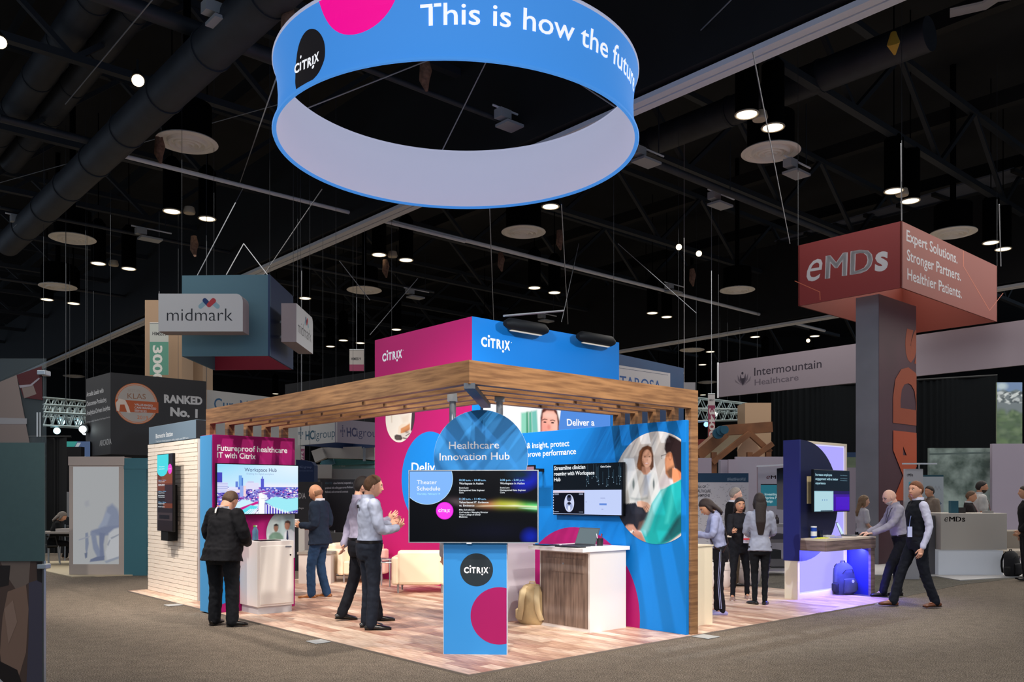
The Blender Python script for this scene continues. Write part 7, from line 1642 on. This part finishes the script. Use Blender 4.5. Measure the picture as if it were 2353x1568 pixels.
# letters turned on their side, reading upwards: 's', 'D', 'M'
def vtext(s, x_left_px, yb, yt, capm, m_):
    vs, fs = glyphs(s, .05); x0 = min(v[0] for v in vs); x1 = max(v[0] for v in vs); zb_ = P.hit(2075,yb)[1]; zt2 = P.hit(2075,yt)[1]; P.L += .5
    base_u = w_+.25; Pv = []
    for v in vs: Pv.append((base_u-v[1]/CAP*capm, zb_+(v[0]-x0)/(x1-x0)*(zt2-zb_)))
    for f_ in fs: P.poly([Pv[i] for i in f_], m_, P.L)
vtext('s', 0, 830, 748, 1.15, OR_); vtext('D', 0, 975, 842, 1.42, OR_); vtext('M', 0, 1195, 992, 1.42, OR2); P.build('tower_print', t)
# --- long white banner and curtain
bl, br = at(1651,0,30.5), at(2353,0,23.0); d = (br-bl); br2 = bl+d*1.15
t = thing('long_banner', 'long lavender white hanging banner lettered Intermountain Healthcare', 'hanging sign', ((bl+br)/2).xy.to_3d()+Vector((0,0,5.1)), MW)
zb_, zt_ = at(0,913,30.5).z, at(0,835,30.5).z; BNR = mat('banner_lavender', (134,124,134), .65)
M().prism([Vector((bl.x,bl.y,zb_)), Vector((br2.x,br2.y,zb_)), Vector((br2.x,br2.y,zt_)), Vector((bl.x,bl.y,zt_))], (.05,.06,0)).build('fabric_panel', BNR, t, MW)
hang(t, [(bl.x,bl.y,zt_), (br2.x,br2.y,zt_)]); M().cyl((bl.x-.02,bl.y,zb_-.03),(bl.x-.02,bl.y,zt_+.02),.03,seg=8).build('end_rod', TRK, t, MW)
P = Print((bl.x,bl.y,0), d.xy.to_3d()); P.text('Intermountain', (1733,864),(1888,845), 18, ink((46,40,52)), .006); P.text('Healthcare', (1734,886),(1835,874), 13, ink((92,84,96)), .015)
for k, (dx, top_, c_) in enumerate(((-19,872,(104,96,106)),(-12,862,(92,84,96)),(-6,860,(60,52,66)),(6,858,(60,52,66)),(12,858,(92,84,96)),(19,864,(104,96,106)))):
    P.px([(1707+dx*.15,886),(1707+dx*.75-2.5,(886+top_)/2),(1707+dx,top_),(1707+dx*.75+2.5,(886+top_)/2)], ink(c_))
P.px([(1703,870),(1711,869),(1707,888)], ink((46,40,52))); P.circ((1706,858),(1706,855), ink((46,40,52))); P.build('lettering', t)
t = thing('drape', 'wide black drape hanging below the long lavender banner', 'curtain', (15,33.5,0), MW)
a, b = at(1772,0,33), at(2292,0,29.5); q = curtain(a.x,a.y,b.x,b.y, at(0,1100,31).z, at(0,868,30).z, .05, 260, 6.3); q.build('drape_panel', mat('drape_charcoal', (11,14,17), .95, spec=.1), t, MW)
M().cyl((a.x,a.y,at(0,868,30).z),(b.x,b.y,at(0,868,30).z),.04,seg=8).build('drape_rail', CAN, t, MW)
# mountain prints
MT = mat('mountain_print', (86,108,100), .7, noise=.35, nscale=2.2, rgb2=(160,178,172), detail=8); MT2 = mat('forest_print', (92,110,88), .7, noise=.3, nscale=1.6, rgb2=(110,124,100), detail=8)
t = thing('mountain_banner', 'tall upright banner printed with a snowy mountain at the right edge', 'banner', at(2320,950,28), MW)
P = fplane(27.5); l, tp = P.hit(2291,879); r, bb = P.hit(2349,1024); wbox('cloth', MT2, l,27.5,bb-.3,r,27.56,tp, t); M().box((l+r)/2-.05,27.6,0,(l+r)/2+.05,27.68,bb).build('pole', STL, t, MW); A = Paint(P, rect=(l,bb,r,tp), n=(60,140), bg=(86,108,84)); rg_ = random.Random(4)
A.poly([(2280,860),(2360,860),(2360,905),(2335,897),(2318,903),(2305,896),(2280,908)], (108,134,172), .05); A.ell((2302,888), 12, 8, (176,196,206), 1.0)
A.poly([(2280,908),(2305,896),(2318,903),(2335,897),(2360,906),(2360,950),(2280,955)], (112,124,130), .05)
for k in range(60): A.ell((2288+rg_.random()*64, 902+rg_.random()*24), 2+rg_.random()*6, 1+rg_.random()*3, rg_.choice([(206,216,218),(64,74,80),(190,200,204),(80,92,98)]), .6, rg_.random()*80-40, k=.8)
for k in range(90): A.ell((2288+rg_.random()*64, 945+rg_.random()*80), 3+rg_.random()*8, 2+rg_.random()*6, rg_.choice([(70,92,70),(104,128,92),(86,104,88),(120,140,112)]), 1.2, k=.6)
A.build('banner_picture', t, .3); 
t = thing('mountain_wall', 'wall printed with a misty green mountain lake behind the white counter', 'display wall', at(2210,1130,21.5), MW)
P = fplane(21.6); l, tp = P.hit(2136,1030); r, _ = P.hit(2280,1030); wbox('panel', MT, l,21.6,0,r,21.7,tp, t); rect(P,(2280,1030),(2279,1200), ink((60,80,74))); P.px([(2136,1042),(2279,1039),(2279,1043),(2136,1046)], ink((92,108,106))); P.build('panel_print', t)
t = thing('partition_wall', 'plain lavender partition wall right of the mountain lake wall', 'display wall', at(2320,1130,21), MW)
wbox('panel', mat('lavender_wall', (168,158,174), .65), at(2280,0,21.3).x,21.3,0,at(2353,0,21.3).x+3,21.4,at(0,1020,21.3).z, t)
t = thing('roll_up_banner', 'pale roll-up banner with reversed letters left of the mountain lake wall', 'banner', at(2150,1150,20), MW)
P = fplane(20.2); l, tp = P.hit(2110,1092); r, _ = P.hit(2168,1092); wbox('cloth', ink((160,170,178)), l,20.2,0,r,20.24,tp, t); rect(P,(2110,1092),(2168,1096), ink((30,70,84))); P.text('WE', (2163,1117),(2137,1117), 10, ink((150,156,164)), .03); P.px([(2146,1156),(2156,1148),(2164,1158),(2154,1166)], ink((96,108,130))); P.build('banner_print', t)
t = thing('blue_wall', 'low dark blue wall strip between the navy unit and the plum tower', 'display wall', at(1960,1060,26), MW); wbox('panel', ink((20,44,76)), at(1940,0,27).x,27,0,at(2010,0,27).x,27.1,at(0,1040,27).z, t)
t = thing('mountain_wall', 'small printed mountain panel behind the blonde woman', 'display wall', at(1960,1070,24), MW); wbox('panel', MT2, at(1944,0,24).x,24,0,at(1978,0,24).x,24.1,at(0,1051,24).z, t); wbox('panel', MT, at(1978,0,24.3).x,24.3,0,at(2008,0,24.3).x,24.4,at(0,1064,24.3).z, t)
wb_ = tag(M().box(at(2003,0,21).x,21,at(0,1170,21).z,at(2009,0,21).x,21.05,at(0,1098,21).z).build('maroon_panel', ink((44,16,26)), None, MW), 'narrow dark maroon panel left of the plum tower', 'panel')
# --- totem, brochure stand
t = thing('totem', 'white totem with screen lettered eMDs in front of the plum tower', 'totem', at(2100,1280,17.6), MW)
P = fplane(17.6); l, tp = P.hit(2080,1078); r, _ = P.hit(2121,1078); wbox('panel', ink((200,198,202)), l,17.6,0,r,17.68,tp, t); emds(P,(2084,1095),(2098,1095), 6, ink((60,48,50))); rect(P,(2088,1108),(2108,1148), em((80,140,156),.55)); P.build('totem_print', t)
t = thing('picture_light', 'slim white bar light above the white totem', 'lamp', at(2112,1066,17.4), MW); M().bar(at(2074,1066,17.4), at(2152,1066,17.4), .05, .03).build('bar', TRK, t, MW); M().cyl(at(2112,1066,17.4), at(2112,1078,17.6), .012, seg=6).build('arm', STL, t, MW)
t = thing('brochure_stand', 'tall grey brochure stand behind the man in the vest', 'stand', at(2098,1280,16.6), MW)
P = fplane(16.6); l, tp = P.hit(2080,1153); r, _ = P.hit(2113,1153); wbox('back_panel', ink((190,188,192)), l,16.6,0,r,16.66,tp, t); rect(P,(2084,1158),(2110,1168), ink((50,54,58)))
for y_, c_ in ((1192,(70,90,60)),(1230,(96,116,66)),(1268,(80,96,70))): rect(P,(2085,y_),(2092,y_+8), ink(c_)); rect(P,(2082,y_+9),(2111,y_+10), ink((190,188,190)))
P.build('brochures', t)
# --- white counter
CT = mat('counter_taupe', (206,198,188), .5)
t = thing('reception_counter', 'broad taupe reception counter lettered eMDs on a lit white plinth', 'counter', at(2236,1325,17.3), MW)
P = fplane(17.3); l, tp = P.hit(2162,1180); r, mb = P.hit(2314,1264); wbox('upper_body', CT, l,17.3,mb,r,18.1,tp, t, bevel=.006)
emds(P, (2170,1199), (2218,1199), 11, ink((44,36,32))); P.build('lettering', t)
l2, _ = P.hit(2160,1325); r2, _ = P.hit(2309,1325); wbox('lit_plinth', mat('plinth_lit', (196,200,208), .5, emit=.2), l2,17.36,.02,r2,17.9,mb-.02, t); wbox('side_return', ink((96,94,98)), l2-.35,17.5,.02,l2,18.2,tp-.05, t)
for lb, x_, y_, w2, h2, c_ in (('teal brochure stand on the taupe counter',2191,1178,17,28,(50,96,112)),('dark card terminal on the taupe counter',2208,1178,16,13,(54,50,50)),('pale tray on the right end of the taupe counter',2270,1178,20,5,(150,148,146))):
    c = at(x_,y_,17.5); tag(M().box(c.x-w2/2/FPX*17.5,17.45,tp,c.x+w2/2/FPX*17.5,17.55,tp+h2/FPX*17.5).build(lb.split()[1] if False else {'teal':'brochure_holder','dark':'card_terminal','pale':'paper_tray'}[lb.split()[0]], ink(c_), None, MW), lb, {'teal':'brochure holder','dark':'terminal','pale':'tray'}[lb.split()[0]])
t = thing('stand_floor', 'pale laminate floor edge of the stand with the taupe counter', 'floor', at(2100,1330,17), MW)
M().prism([gnd(1745,1318,0),gnd(2148,1326,0),gnd(2206,1336,0),gnd(2349,1327,0),gnd(2500,1300,0),gnd(2100,1262,0),gnd(1800,1290,0)], (0,0,.02)).build('floor_panel', mat('pale_floor', (200,198,198), .5), t, MW)
t = thing('aisle_carpet', 'lighter grey carpet strip beyond the wooden floor at right', 'carpet', at(1900,1345,16), MW)
M().prism([gnd(1560,1350,0),gnd(2060,1376,0),gnd(2206,1345,0),gnd(2352,1328,0),gnd(1800,1290,0),gnd(1500,1300,0)], (0,0,.004)).build('carpet_panel', CARPET2, t, MW)
t = thing('sofa', 'cream sofa cut by the right edge of the picture', 'sofa', at(2340,1290,18), MW); c = at(2330,0,18.4)
M().box(c.x-.35,18.2,.30,c.x+1.4,19.0,.46).build('seat', ink((160,150,138)), t, MW, bevel=.04); M().box(c.x-.35,18.9,.3,c.x+1.4,19.1,.86).build('backrest', ink((160,150,138)), t, MW, bevel=.04)
for sx in (-.25,1.3):
    for sy in (18.3,18.95): M().cyl((c.x+sx,sy,0.02),(c.x+sx,sy,.3),.02,seg=8).build('leg', ink((40,38,38)), t, MW)
backpack('black backpack on the floor by the taupe counter', (at(2326,0,17.1).x,17.1,.02), R(30), 1.1, ('pack_black',(26,26,30)), ('pack_black2',(18,18,20)), MW)
